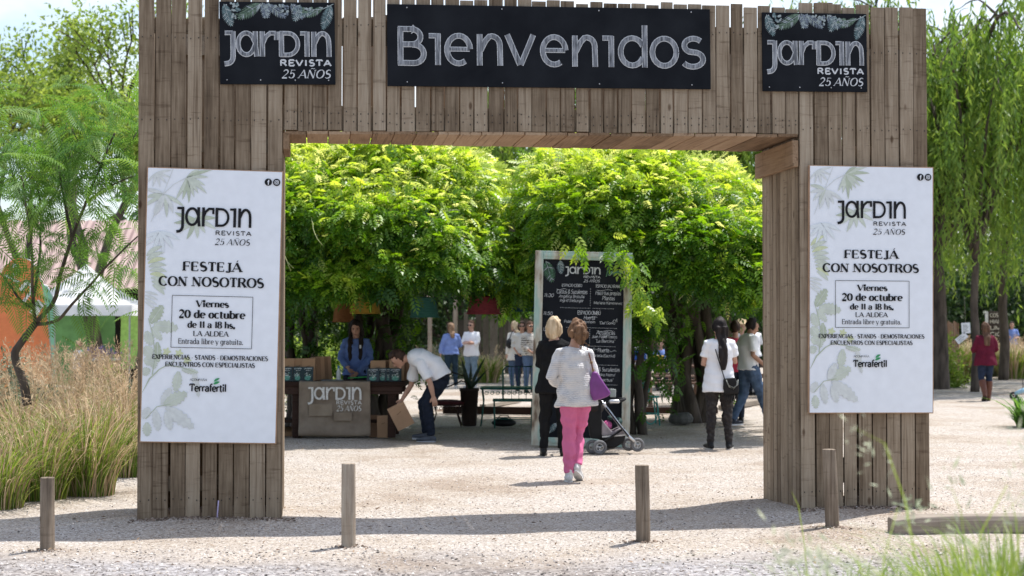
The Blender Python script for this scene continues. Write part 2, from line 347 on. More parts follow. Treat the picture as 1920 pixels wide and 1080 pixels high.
g('7', .58, [(.05, 1), (.54, 1)], ('k', [(.54, 1), (.2, 0)])); g('8', .62, arc(.31, .76, .21, .24, 0, 360), arc(.31, .26, .25, .27, 0, 360)); g('9', .62, arc(.3, .7, .24, .3, 0, 360), [(.54, .7), (.4, 0)])
g('.', .26, ('d', (.12, .05))); g(',', .26, ('t', [(.14, .06), (.06, -.14)])); g(':', .28, ('d', (.14, .1)), ('d', (.14, .55))); g('-', .34, ('t', [(.06, .36), (.28, .36)]))
g('“', .3, ('t', [(.08, 1), (.06, .82)]), ('t', [(.2, 1), (.18, .82)])); g('&', .74, ('m', [(.68, .0), (.2, .72)]+arc(.33, .8, .15, .2, 200, -30)+[(.12, .38)]+arc(.27, .22, .2, .22, 130, 320)+[(.66, .42)]))
g(' ', .30)
ACC = {'Á': ('A', 'a'), 'É': ('E', 'a'), 'Ú': ('U', 'a'), 'Ñ': ('N', 'n'), 'á': ('a', 'a'), 'é': ('e', 'a'), 'í': ('ı', 'a'), 'ó': ('o', 'a'), 'ú': ('u', 'a'), 'ñ': ('n', 'n')}
def lay(s, thick=.14, thin=.05, serif=0., slant=0., track=0., wob=0.):
    """strokes [(pts, widths)] of a line of writing, cap height 1, and its length"""
    out = []; x = 0
    for ch in s:
        acc = None
        if ch in ACC: ch, acc = ACC[ch]
        adv, st = GL.get(ch, GL[' ']); st = list(st)
        if acc:
            top = 1.0 if ch.isupper() else X; cx = adv/2
            st.append(('t', [(cx-.02, top+.10), (cx+.1, top+.30)]) if acc == 'a' else ('t', [(cx-.2, top+.12), (cx-.08, top+.2), (cx+.06, top+.13), (cx+.2, top+.2)]))
        ends = []
        for q in st:
            p = q[1] if isinstance(q[0], str) else q
            if not (isinstance(q[0], str) and q[0] == 'd'): ends += [p[0], p[-1]]
        extra = []
        for q in st:
            fl, p = (q if isinstance(q[0], str) else ('', q))
            if fl == 'd':
                r = max(thick, .1)*.62; out.append(([(x+p[0]-r+slant*p[1], p[1]), (x+p[0]+r+slant*p[1], p[1])], [2*r, 2*r])); continue
            ws = []
            for i in range(len(p)):
                a, b = p[max(i-1, 0)], p[min(i+1, len(p)-1)]; dx, dy = b[0]-a[0], b[1]-a[1]; l = math.hypot(dx, dy)+1e-9
                if fl == 'k': w_ = thick
                elif fl == 't': w_ = thin
                elif fl == 'm': w_ = thin+(thick-thin)*math.sin(PI*i/(len(p)-1))**1.3
                else: w_ = thin+(thick-thin)*(abs(dy)/l)**1.6
                ws.append(w_)
            jx = lambda: random.uniform(-wob, wob)
            out.append(([(x+a[0]+slant*a[1]+jx(), a[1]+jx()) for a in p], ws))
            if serif:
                for e, o_ in ((p[0], p[1]), (p[-1], p[-2])):
                    if abs(e[0]-o_[0]) > .9*abs(e[1]-o_[1]): continue
                    if sum(1 for z in ends if math.hypot(z[0]-e[0], z[1]-e[1]) < .03) > 1: continue
                    if len(p) == 2 and abs(p[0][1]-p[1][1]) < .4: continue
                    if min(abs(e[1]), abs(e[1]-1)) < .03: extra.append([(e[0]-serif, e[1]), (e[0]+serif, e[1])])
                    elif min(abs(e[1]-X), abs(e[1]-1.05)) < .03: extra.append([(e[0]-serif, e[1]), (e[0]+.02, e[1])])
        for p in extra:
            yy = thin*.5 if p[0][1] < .5 else -thin*.5
            out.append(([(x+a[0]+slant*a[1], a[1]+yy) for a in p], [thin, thin]))
        x += adv+track
    return out, x-track
def text(mb, s, x0, x1, zb, cap, y, thick=.16, thin=.05, serif=.1, slant=0., track=.0, edge=0., wob=0., keep=None):
    """write s between x0 and x1 on baseline zb with capital height cap"""
    st, ln = lay(s, thick, thin, serif, slant, track, wob); kx = (x1-x0)/ln
    if keep: kx = cap*keep; x0 = (x0+x1)/2-ln*kx/2
    put(mb, st, x0, zb, kx, cap, y, edge)
def put(mb, st, x0, zb, kx, kz, y, edge=0.):
    ky = (kx+kz)/2; i = 0
    for p, ws in st:
        mb.ribbon([(x0+a[0]*kx, zb+a[1]*kz) for a in p], [q*ky+edge for q in ws], y-.00025*(i % 9)); i += 1
# the magazine's own letters, x-height 1
LW = .165
LOGO = [([(.02, .93), (.34, .93)], .14), ([(.34, 1), (.34, .1)]+arc(.12, .02, .22, .30, 0, -82)+[(.0, -.30)], LW),
        ([(1.22, .55)]+arc(.86, .5, .32, .43, 20, 330)[0:]+[(1.2, .45)], .15), ([(1.22, 1.0), (1.22, .4), (1.27, .0)], LW),
        ([(1.49, 1.0), (1.49, 0)], LW), ([(1.5, .5), (1.62, .78), (1.80, .93), (2.02, .93)], .14), ([(2.04, .99), (2.04, .66)], .13),
        ([(2.24, 1.0), (2.24, 0)], LW), ([(2.17, .93), (2.5, .93)]+arc(2.5, .5, .39, .43, 90, -90)+[(2.17, .07)], .14),
        ([(2.98, .93), (3.26, .93)], .13), ([(3.25, 1.0), (3.25, 0)], LW),
        ([(3.52, 1.0), (3.52, 0)], LW), ([(3.53, .5), (3.66, .78)]+arc(3.86, .58, .25, .35, 110, 0)+[(4.12, .4), (4.12, 0)], .155)]
def logo(mb, x0, x1, zb, xh, y, edge=0., fat=1.):
    k = (x1-x0)/4.2; put(mb, [(p, [w_*fat]*len(p)) for p, w_ in LOGO], x0, zb, k, xh, y, edge)
def hello(mb, x0, x1, zb, cap, y, edge=0.):
    """the chalk welcome, drawn letter by letter (fractions of its own length)"""
    s = .123; xh = .84; K = []
    a = lambda *q: K.append(q)
    k = (x1-x0)/cap
    B0 = .0
    a([(B0+.08, 1), (B0+.08, 0)], s); a([(B0+.02, .95), (B0+.36, .95)]+arc(B0+.36, .745, .2, .2, 90, -90)+[(B0+.1, .54)], s); a([(B0+.36, .53)]+arc(B0+.4, .29, .24, .245, 90, -90)+[(B0+.02, .05)], s)
    def stemi(o): a([(o, xh-.06), (o+.26, xh-.06)], .11); a([(o+.22, xh), (o+.22, 0)], s)
    def e(o): a([(o+.06, .43), (o+.6, .43)], .1); a(arc(o+.33, xh/2, .28, xh/2-.05, 2, 305), s)
    def n(o): a([(o+.06, xh), (o+.06, 0)], s); a([(o+.08, .4), (o+.2, .66)]+arc(o+.35, .55, .2, .24, 105, 0)+[(o+.56, 0)], s)
    def o_(o): a(arc(o+.34, xh/2, .3, xh/2-.05, 0, 360), s)
    stemi(.76); e(1.15); n(1.93); a([(2.66, xh), (2.97, .03)], s); a([(2.99, .03), (3.30, xh)], s); e(3.48); n(4.26); stemi(5.0)
    a(arc(5.74, xh/2, .29, xh/2-.05, 25, 335), s); a([(6.05, 1.14), (6.05, 0)], s); o_(6.2)
    a(arc(7.27, xh-.23, .23, .19, 40, 240)+arc(7.25, .235, .26, .2, 65, -150), s)
    kx = (x1-x0)/7.5
    put(mb, [(p, [w_]*len(p)) for p, w_ in K], x0, zb, kx, cap, y, edge)

# ------------------------------------------------------------------ the gate
WOOD = wood('weathered_wood', [(.28, (.085, .058, .037)), (.42, (.192, .141, .094)), (.56, (.30, .232, .163)), (.72, (.41, .333, .248))], 2, .7, .22)
WOODX = wood('soffit_wood', [(.28, (.13, .08, .045)), (.45, (.27, .175, .105)), (.62, (.38, .26, .165)), (.75, (.44, .32, .215))], 1, .4)
WOODH = wood('beam_wood', [(.28, (.16, .10, .06)), (.45, (.30, .20, .13)), (.62, (.40, .28, .19)), (.75, (.45, .34, .25))], 0, .3)
IRON = plain('nail_iron', (.03, .026, .024), .6)
gate = thing('entrance_gate', 'tall weathered timber entrance gate spanning the gravel path', 'gate', GO, (0, 0, GYAW))
PW, GW, PD, ZT, ZL = 1.135, 6.52, 1.12, 4.22, 3.135
LP1 = 5.405                                            # right pillar starts here
def boards(mb, u0, u1, n, z0, z1, y, th=.024, gap=.012, jz=.02, nails=True, rail=(), lean=0):
    pit = (u1-u0)/n
    for i in range(n):
        mb.tint = random.random(); g_ = gap*random.uniform(.4, 1.7); wv = pit-g_; c = u0+pit*(i+.5)+random.uniform(-.3, .3)*g_
        a, b = z0+random.uniform(-.4, .4)*jz, z1+random.uniform(-1, 1)*jz
        th_ = th*random.uniform(.8, 1.2); mb.mi = 0
        M = Matrix.Rotation(random.uniform(-.0022, .0022), 3, 'Y')
        mb.box((c, y-random.uniform(0, .009), (a+b)/2), (wv, th_, b-a), M)
        if nails:
            mb.mi = 1
            for zz in rail:
                for du in (-.28, .28):
                    mb.box((c+du*wv, y-th_/2-.0095, zz+random.uniform(-.012, .012)), (.007, .004, .012))
            mb.mi = 0
def side(mb, u, n, z0, z1, y0, y1, th=.024):
    pit = (y1-y0)/n
    for i in range(n):
        mb.tint = random.random()
        mb.box((u+random.uniform(-.004, .004), y0+pit*(i+.5), (z0+z1)/2+random.uniform(-.01, .01)), (th, pit-random.uniform(.006, .018), z1-z0))
def pillar(u0, u1, tall):
    mb = MB(); boards(mb, u0, u1, 9, -.07, ZT+tall, 0, rail=(.18, 3.2, 3.85))
    boards(mb, u0, u1, 9, -.07, ZT+tall-.05, PD, nails=False)
    side(mb, u0+.012, 10, 0, ZT-.06, .022, PD-.022); side(mb, u1-.012, 10, 0, ZL-.18 if u0 < 1 else ZT-.06, .022, PD-.022)
    if u0 > 1: mb.v = mb.v; 
    for u in (u0+.07, u1-.07):
        for y in (.07, PD-.07):
            mb.tint = random.random(); mb.box((u, y, ZT/2-.06), (.085, .085, ZT-.15))
    for z in (.3, 1.6, 3.0, 3.95):
        mb.tint = random.random()
        for y in (.04, PD-.04): mb.box(((u0+u1)/2, y, z), (u1-u0-.23, .03, .12))
    return mb.build('pillar', [WOOD, IRON], gate, bevel=.003)
pillar(0, PW, .06); pillar(LP1, GW, .02)
mb = MB(); boards(mb, PW+.0, LP1, 36, ZL, ZT-.005, 0, rail=(3.2, 3.27, 3.98), gap=.013, jz=.018)
nb = 27
BD = lambda u: .60+(PD-.60)*(u-PW)/(LP1-PW)
for i in range(nb):
    mb.tint = random.random(); c = PW+(LP1-PW)*(i+.5)/nb; mb.box((c, BD(c), (ZL+ZT)/2+random.uniform(-.03, .02)), (.136, .024, ZT-ZL-.06))
for y in (.036,):
    for z, h_ in ((3.235, .19), (3.93, .22)):
        for j in range(3):
            mb.tint = random.random(); a = PW+(LP1-PW)*j/3; mb.box((a+(LP1-PW)/6, y, z), ((LP1-PW)/3-.006, .036, h_))
mb.v = [(v[0], v[1], v[2]+(-.015+.035*(v[0]-PW)/(LP1-PW) if v[2] < 3.25 else 0)) for v in mb.v]; mb.build('lintel', [WOOD, IRON], gate, bevel=.003)
mb = MB(); n = 24
for i in range(n):
    mb.tint = random.random(); p = (LP1-PW-.02)/n; mb.box((PW+.01+p*(i+.5), PD/2, ZL-.016+random.uniform(-.004, .004)), (p-random.uniform(.004, .012), PD+.03, .026))
mb.v = [(v[0], v[1] if v[1] < .3 else v[1]-PD+BD(v[0]), v[2]+(-.015+.035*(v[0]-PW)/(LP1-PW))) for v in mb.v]; mb.build('soffit', WOODX, gate, bevel=.003)
mb = MB(); mb.tint = .5; mb.box((LP1-.035, PD/2, ZL-.145), (.05, PD+.03, .22)); mb.build('corner_beam', WOODX, gate, bevel=.004); mb = MB(); mb.tint = .3; mb.box((PW+.028, .30, ZL-.10), (.05, .63, .13))
mb.build('corner_beam', WOODX, gate, bevel=.004)
mb = MB(); mb.tint = .4; mb.box((5.86, .7, 3.9), (.12, .1, 1.0)); mb.build('post', WOOD, gate, bevel=.004)

# ------------------------------------------------------------------ signs on the gate
def hang(name, label, cat, corners, off=.02, group=None):
    """corner pixels tl,tr,br,bl -> an Empty in the sign's middle lying on the gate's front face, and its size"""
    q = [W(*c) for c in corners]; cu = sum(a for a, b in q)/4; cz = sum(b for a, b in q)/4
    w_ = (q[1][0]-q[0][0]+q[2][0]-q[3][0])/2; h_ = (q[0][1]-q[3][1]+q[1][1]-q[2][1])/2
    roll = ((q[1][1]-q[0][1])+(q[2][1]-q[3][1]))/2/w_
    pos = GO+GE*cu-GN*off; pos.z = cz
    o = thing(name, label, cat, pos, (0, 0, 0), group)
    o.rotation_euler = (Matrix.Rotation(GYAW, 3, 'Z') @ Matrix.Rotation(-roll, 3, 'Y')).to_euler()
    return o, w_, h_
SLATE = mat('chalkboard_paint', [(.3, (.010, .011, .014)), (.7, (.019, .021, .025))], scale=3, rough=.9, spec=.06, bump=.05, bscale=90)
CHALK = mat('chalk_fill', [(.32, (.08, .085, .095)), (.5, (.20, .21, .23)), (.68, (.36, .37, .39))], scale=70, stretch=(1, 1, .12), rough=.95, spec=0)
CHALKE = mat('chalk_edge', [(.3, (.42, .43, .44)), (.6, (.66, .67, .68))], scale=90, rough=.95, spec=0)
def garland_mats():
    return [plain('chalk_teal', (.15, .21, .22), .95, 0, var=.5, scale=60), plain('chalk_green', (.14, .20, .15), .95, 0, var=.5, scale=60), plain('chalk_blue', (.17, .20, .24), .95, 0, var=.5, scale=60), plain('chalk_pale', (.33, .38, .38), .95, 0, var=.3, scale=60)]
def frond(mb, x, z, ang, l, w_, n, mi, y, pale=3):
    d = (math.cos(ang), math.sin(ang)); p = (-d[1], d[0])
    for i in range(n):
        t = (i+.5)/n; k = w_*abs(math.sin(PI*(.12+.88*t)))**.7*.5
        for s in (-1, 1):
            b = (x+d[0]*l*t, z+d[1]*l*t); e = (b[0]+d[0]*l*.16+p[0]*k*s, b[1]+d[1]*l*.16+p[1]*k*s)
            mb.mi = mi if random.random() < .7 else pale; mb.ribbon([b, ((b[0]+e[0])/2, (b[1]+e[1])/2), e], [.006, .010, .002], y-.0002*random.randint(0, 8))
    mb.mi = pale; mb.ribbon([(x, z), (x+d[0]*l, z+d[1]*l)], [.005, .002], y-.002)
def garland(w_, h_, parent):
    mb = MB(); T = h_/2; y = -.0145
    X_ = lambda u: -w_/2+u*w_
    Z_ = lambda v: T-v*h_
    frond(mb, X_(.04), Z_(.03), -1.25, .17, .09, 13, 0, y)
    frond(mb, X_(.36), Z_(.02), -2.55, .20, .10, 14, 1, y); frond(mb, X_(.43), Z_(.01), -1.9, .12, .08, 10, 2, y); frond(mb, X_(.37), Z_(.01), -1.2, .12, .08, 10, 2, y)
    frond(mb, X_(.42), Z_(.03), -.65, .16, .08, 11, 2, y); frond(mb, X_(.97), Z_(.03), -1.9, .19, .09, 14, 0, y); frond(mb, X_(.90), Z_(.06), -2.6, .14, .06, 9, 1, y); frond(mb, X_(.82), Z_(.10), -2.7, .12, .05, 8, 0, y)
    frond(mb, X_(.62), Z_(.02), -.9, .14, .09, 10, 2, y); frond(mb, X_(.70), Z_(.03), -1.9, .13, .09, 10, 0, y)
    for (u0, u1, v0, v1, n_, mi) in ((.10, .18, .02, .12, 16, 0), (.10, .15, .15, .21, 7, 3), (.53, .60, .03, .16, 22, 2), (.72, .80, .07, .13, 14, 1), (.48, .56, .02, .06, 6, 3)):
        for _ in range(n_):
            c = (X_(random.uniform(u0, u1)), Z_(random.uniform(v0, v1))); r = random.uniform(.006, .012); mb.mi = mi if random.random() < .6 else 3
            mb.poly([(c[0]+r*math.cos(a*PI/4), c[1]+r*math.sin(a*PI/4)) for a in range(8)], y-.0003*random.randint(0, 10)-.0003)
    mb.mi = 1; mb.ribbon([(X_(.14), Z_(.155)), (X_(.22), Z_(.15)), (X_(.3), Z_(.10))], [.008]*3, y-.004)
    mb.mi = 3; mb.ribbon([(X_(.99), Z_(.02)), (X_(.9), Z_(.08)), (X_(.76), Z_(.10))], [.006]*3, y-.004)
    mb.build('garland', garland_mats(), parent)
def board(o, w_, h_):
    mb = MB(); mb.box((0, 0, 0), (w_, .022, h_)); mb.build('panel', SLATE, o, bevel=.002)
    mb = MB()
    for u in (-.44, -.15, .15, .44):
        for v in (-.45, .46): mb = MB(); mb.ball((u*w_, -.0125, v*h_), (.006, .004, .006), 8, 5); mb.build('screw', plain('screw_steel', (.5, .5, .5), .4, metal=1), o, smooth=True)
def small_board(label, corners):
    o, w_, h_ = hang('chalkboard_sign', label, 'sign', corners, .035, 'small chalkboards on the gate')
    board(o, w_, h_); garland(w_, h_, o)
    x = lambda u: -w_/2+u*w_
    z = lambda v: h_/2-v*h_
    lg = z(.665)
    a = MB(); logo(a, x(.04), x(.965), lg, .3*h_*1.02, -.0135, .008); text(a, 'REVISTA', x(.52), x(.965), z(.775), .07*h_, -.0135, .22, .2, 0, track=.14)
    text(a, '25 AÑOS', x(.53), x(.955), z(.925), .10*h_, -.0135, .16, .06, .09, .22, track=.07); a.build('chalk_writing', CHALKE, o)
    b = MB(); logo(b, x(.04), x(.965), lg, .3*h_*1.02, -.0175, -.006); b.build('chalk_shading', CHALK, o)
small_board('small square chalkboard with painted leaf garland high on the gate pillar nearest the grasses', [(413, 5), (628, 7), (628, 160), (412, 159)])
small_board('small square chalkboard with painted leaf garland high on the gate pillar nearest the willows', [(1426, 25), (1620, 28), (1624, 174), (1428, 172)])
o, w_, h_ = hang('welcome_chalkboard', 'long black chalkboard with large chalk welcome lettering across the gate lintel', 'sign', [(726, 9), (1330, 20), (1329, 168), (725, 163)], .035)
board(o, w_, h_)
x = lambda u: -w_/2+u*w_
zb = h_/2-.74*h_
a = MB(); hello(a, x(.03), x(.975), zb, .46*h_, -.0135, .007); a.build('chalk_writing', CHALKE, o)
a = MB(); hello(a, x(.03), x(.975), zb, .46*h_, -.0175, -.006); a.build('chalk_shading', CHALK, o)

INK = plain('black_ink', (.012, .012, .014), .7, .2); WHITE = plain('white_vinyl', (.80, .82, .86), .5, .3, var=.03, bump=.03, bscale=8)
PINE = plain('pine_batten', (.42, .26, .16), .8); GRN = plain('green_ink', (.05, .30, .12), .7)
LEAFP = [plain('print_sage', (.58, .62, .53), .7, var=.09, scale=25), plain('print_grey', (.66, .68, .66), .7, var=.08, scale=25), plain('print_moss', (.47, .52, .40), .7, var=.10, scale=25), plain('print_mist', (.72, .76, .77), .7, var=.04, scale=25), plain('print_lime', (.62, .66, .42), .7, var=.08, scale=25)]
def petal(mb, x, z, ang, l, w_, mi, y, bend=0.):
    n = 7; sp = []; a = ang; px, pz = x, z
    for i in range(n+1): sp.append((px, pz)); px += math.cos(a)*l/n; pz += math.sin(a)*l/n; a += bend/n
    mb.mi = mi; mb.ribbon(sp, [w_*max(.04, abs(math.sin(PI*min(1, .06+.94*i/n)))**.8) for i in range(n+1)], y-.00012*random.randint(0, 12))
def jag(mb, x, z, ang, l, w_, mi, y):                    # toothed leaf (tomato kind)
    d = (math.cos(ang), math.sin(ang)); p = (-d[1], d[0]); up, dn = [], []
    n = 6
    for i in range(n+1):
        t = i/n; k = w_/2*abs(math.sin(PI*min(1, .1+.9*t)))**.8
        for tt, kk in ((t-.05, k*.82), (t+.03, k*1.12)):
            up.append((x+d[0]*l*tt+p[0]*kk, z+d[1]*l*tt+p[1]*kk)); dn.append((x+d[0]*l*tt-p[0]*kk, z+d[1]*l*tt-p[1]*kk))
    mb.mi = mi; o = random.randint(0, 12)*.00012
    k = len(up); mb.add([(q[0], y-o, q[1]) for q in up]+[(q[0], y-o, q[1]) for q in dn], [(k+i, k+i+1, i+1, i) for i in range(k-1)])
    mb.mi = 1; mb.ribbon([(x, z), (x+d[0]*l, z+d[1]*l)], [.004, .002], y-.002)
def banner(label, corners):
    o, w_, h_ = hang('banner', label, 'banner', corners, .045, 'white banners on the gate')
    mb = MB(); t = .022
    mb.box((-w_/2+t/2, .004, 0), (t, .03, h_)); mb.box((w_/2-t/2, .004, 0), (t, .03, h_)); mb.box((0, .004, h_/2-t/2), (w_-2*t, .03, t)); mb.box((0, .004, -h_/2+t/2), (w_-2*t, .03, t))
    mb.build('frame', PINE, o, bevel=.002)
    mb = MB(); nx, nz = 12, 24; vs = []
    for j in range(nz+1):
        for i in range(nx+1):
            u, v = i/nx, j/nz; sag = .0
            vs.append((-w_/2+.009+(w_-.018)*u, -.0145+.0022*(1+math.sin(v*9+u*4)*math.sin(u*7+2*v))*min(1, 8*u, 8*(1-u), 12*v, 12*(1-v)), -h_/2+.008+(h_-.016)*v))
    mb.add(vs, [(j*(nx+1)+i, j*(nx+1)+i+1, (j+1)*(nx+1)+i+1, (j+1)*(nx+1)+i) for j in range(nz) for i in range(nx)])
    mb.box((0, -.003, 0), (w_-.02, .010, h_-.018)); mb.build('sheet', WHITE, o)
    x = lambda u: -w_/2+u*w_
    z = lambda v: h_/2-v*h_
    y = -.0165
    # leaves
    mb = MB()
    for a in range(-3, 7): petal(mb, x(.29), z(.035), -.25-a*.27 if a > -1 else .28*a*-1-.1, .20*random.uniform(.7, 1.1), .028, random.choice((0, 2)), y, -.3)
    for a in range(8): petal(mb, x(.13), z(.10), -3.6+a*.46, .17*random.uniform(.8, 1.15), .03, random.choice((1, 0)), y, random.uniform(-.7, -.2) if a > 3 else random.uniform(.2, .7))
    for a in range(9): petal(mb, x(.36), z(.185), .7-a*.5, .17*random.uniform(.8, 1.1), .035, random.choice((0, 2, 0)), y, -.3)
    for a in range(6): petal(mb, x(.07), z(.02), .2-a*.5, .12, .02, 1, y, 0)
    for a in range(6): petal(mb, x(.10), z(.235), -.2-a*.5, .18, .03, 3, y, -.4)
    mb.mi = 1; mb.ribbon([(x(.29), z(.035)), (x(.2), z(.06)), (x(.12), z(.10))], [.006]*3, y-.002); mb.ribbon([(x(.19), z(.0)), (x(.15), z(.06)), (x(.12), z(.10)), (x(.04), z(.2))], [.005]*4, y-.0023)
    for a in range(9): petal(mb, x(.015+.006*a), z(.325+.013*a), .9-.16*a, .15-.003*a, .036, random.choice((0, 0, 4)), y, -.7)
    for a in range(4): petal(mb, x(.01), z(.455+.012*a), -.1-.12*a, .11, .022, 1, y, -.3)
    # tomato stems and toothed leaves
    for (u, v, a, l, wd, mi) in ((.06, .565, 1.0, .17, .09, 2), (.09, .575, -.12, .19, .10, 0), (.07, .585, -.9, .13, .06, 0), (.03, .60, -1.2, .12, .08, 0), (.02, .655, -.9, .10, .09, 0), (.11, .64, -1.5, .16, .06, 2), (.02, .70, -.3, .08, .08, 0), (.08, .695, -1.4, .09, .06, 0), (.0, .75, .4, .08, .07, 0),
                               (.27, .745, -1.7, .16, .075, 0), (.38, .74, -1.35, .22, .05, 1), (.30, .735, -.15, .13, .045, 0), (.16, .86, 1.15, .15, .07, 1), (.18, .86, .5, .20, .10, 0), (.20, .875, -.65, .27, .10, 1), (.19, .89, -1.3, .15, .07, 1), (.11, .885, -1.4, .17, .07, 1), (.06, .875, -2.0, .10, .07, 1), (.05, .93, -1.5, .11, .07, 0)):
        jag(mb, x(u), z(v), a, l, wd, mi, y)
    for (u, v) in ((.18, .67), (.27, .675), (.33, .70)):
        for a in range(5): petal(mb, x(u), z(v), a*1.25, .035, .02, 4, y, 0)
    mb.mi = 2; mb.ribbon([(x(.0), z(.82)), (x(.06), z(.77)), (x(.13), z(.735)), (x(.2), z(.715)), (x(.24), z(.70))], [.012, .011, .009, .006, .004], y-.002)
    mb.ribbon([(x(.08), z(.755)), (x(.10), z(.68)), (x(.07), z(.60)), (x(.04), z(.55))], [.008, .007, .006, .004], y-.0022); mb.ribbon([(x(.2), z(.72)), (x(.3), z(.727)), (x(.4), z(.745))], [.006]*3, y-.0024)
    mb.ribbon([(x(.04), z(.915)), (x(.12), z(.87)), (x(.22), z(.86))], [.006]*3, y-.0024)
    mb.v = [(max(-w_/2+.012, v[0]), v[1], v[2]) for v in mb.v]; mb.v = [(v[0], v[1], min(h_/2-.012, v[2])) for v in mb.v]; mb.build('leaf_print', LEAFP, o)
    a = MB(); yy = -.0205
    logo(a, x(.226), x(.775), z(.212), .070*h_, yy, fat=.92)
    def T(s, u0, u1, v0, v1, **k): text(a, s, x(u0), x(u1), z(v1), (v1-v0)*h_, yy, **k)
    T('REVISTA', .512, .776, .226, .241, thick=.16, thin=.14, serif=0, track=.16)
    T('25 AÑOS', .508, .765, .255, .277, thick=.15, thin=.04, serif=.08, slant=.2, track=.07)
    bd = dict(thick=.235, thin=.075, serif=.17, track=.07)
    T('FESTEJÁ', .282, .71, .342, .374, **bd); T('CON NOSOTROS', .11, .878, .397, .430, **bd)
    md = dict(thick=.19, thin=.075, serif=.14, track=.06)
    T('Viernes', .388, .624, .482, .505, **dict(md, thick=.25)); T('20 de octubre', .26, .745, .518, .545, **dict(md, thick=.26)); T('de 11 a 18 hs.', .328, .674, .558, .581, **dict(md, thick=.25))
    T('LA ALDEA', .37, .627, .593, .611, **md); T('Entrada libre y gratuita.', .262, .738, .621, .640, **dict(md, thick=.14))
    T('EXPERIENCIAS - STANDS - DEMOSTRACIONES', .078, .922, .681, .697, **dict(md, thick=.22, thin=.09)); T('ENCUENTROS CON ESPECIALISTAS', .173, .827, .707, .723, **dict(md, thick=.22, thin=.09))
    T('ACOMPAÑA', .355, .48, .766, .774, thick=.12, thin=.08, serif=.05); T('Terrafertil', .353, .624, .786, .812, thick=.19, thin=.16, serif=0)
    fw = .004
    for (p, q) in (((.21, .465), (.80, .465)), ((.21, .654), (.80, .654))): a.ribbon([(x(p[0]), z(p[1])), (x(q[0]), z(q[1]))], [fw, fw], yy)
    for u in (.21, .80): a.ribbon([(x(u), z(.465)), (x(u), z(.654))], [fw, fw], yy-.0004)
    cir = lambda u, v, r, n=24: [(x(u)+r*math.cos(2*PI*i/n), z(v)+r*math.sin(2*PI*i/n)) for i in range(n)]
    R_ = .027*w_
    a.build('printed_text', INK, o)
    for u in (.891, .953): a = MB(); a.poly(cir(u, .042, R_), yy); a.build('icon_disc', INK, o)
    b = MB(); xf, zf = x(.891), z(.042); s = R_
    b.ribbon([(xf+.28*s, zf+.55*s), (xf+.08*s, zf+.5*s), (xf+.02*s, zf+.25*s), (xf+.02*s, zf-.75*s)], [.22*s]*4, yy-.002); b.ribbon([(xf-.25*s, zf+.08*s), (xf+.32*s, zf+.08*s)], [.2*s]*2, yy-.0024)
    xf = x(.953); b.ribbon([(xf-.5*s, zf-.3*s)]+[(xf+.5*s*(abs(math.cos(t))**.5)*math.copysign(1, math.cos(t)), zf+.5*s*(abs(math.sin(t))**.5)*math.copysign(1, math.sin(t))) for t in np.linspace(PI*1.15, PI*3.15, 28)], [.13*s]*29, yy-.002)
    b.ribbon([(xf+.25*s*math.cos(t), zf+.25*s*math.sin(t)) for t in np.linspace(0, 2*PI, 18)], [.13*s]*18, yy-.0022); b.poly([(xf+.3*s+.06*s*math.cos(t), zf+.3*s+.06*s*math.sin(t)) for t in np.linspace(0, 5.5, 7)], yy-.0022)
    b.build('icon', WHITE, o)
    c = MB(); petal(c, x(.528), z(.785), .55, .052, .020, 0, yy, -.4); petal(c, x(.532), z(.775), .75, .05, .018, 0, yy, -.5); c.build('leaf_emblem', GRN, o)
banner('white printed banner with leaf art covering the gate pillar nearest the grasses', [(272, 315), (528, 321), (522, 833), (268, 827)])
banner('white printed banner with leaf art covering the gate pillar nearest the willows', [(1512, 310), (1746, 315), (1745, 774), (1513, 775)])
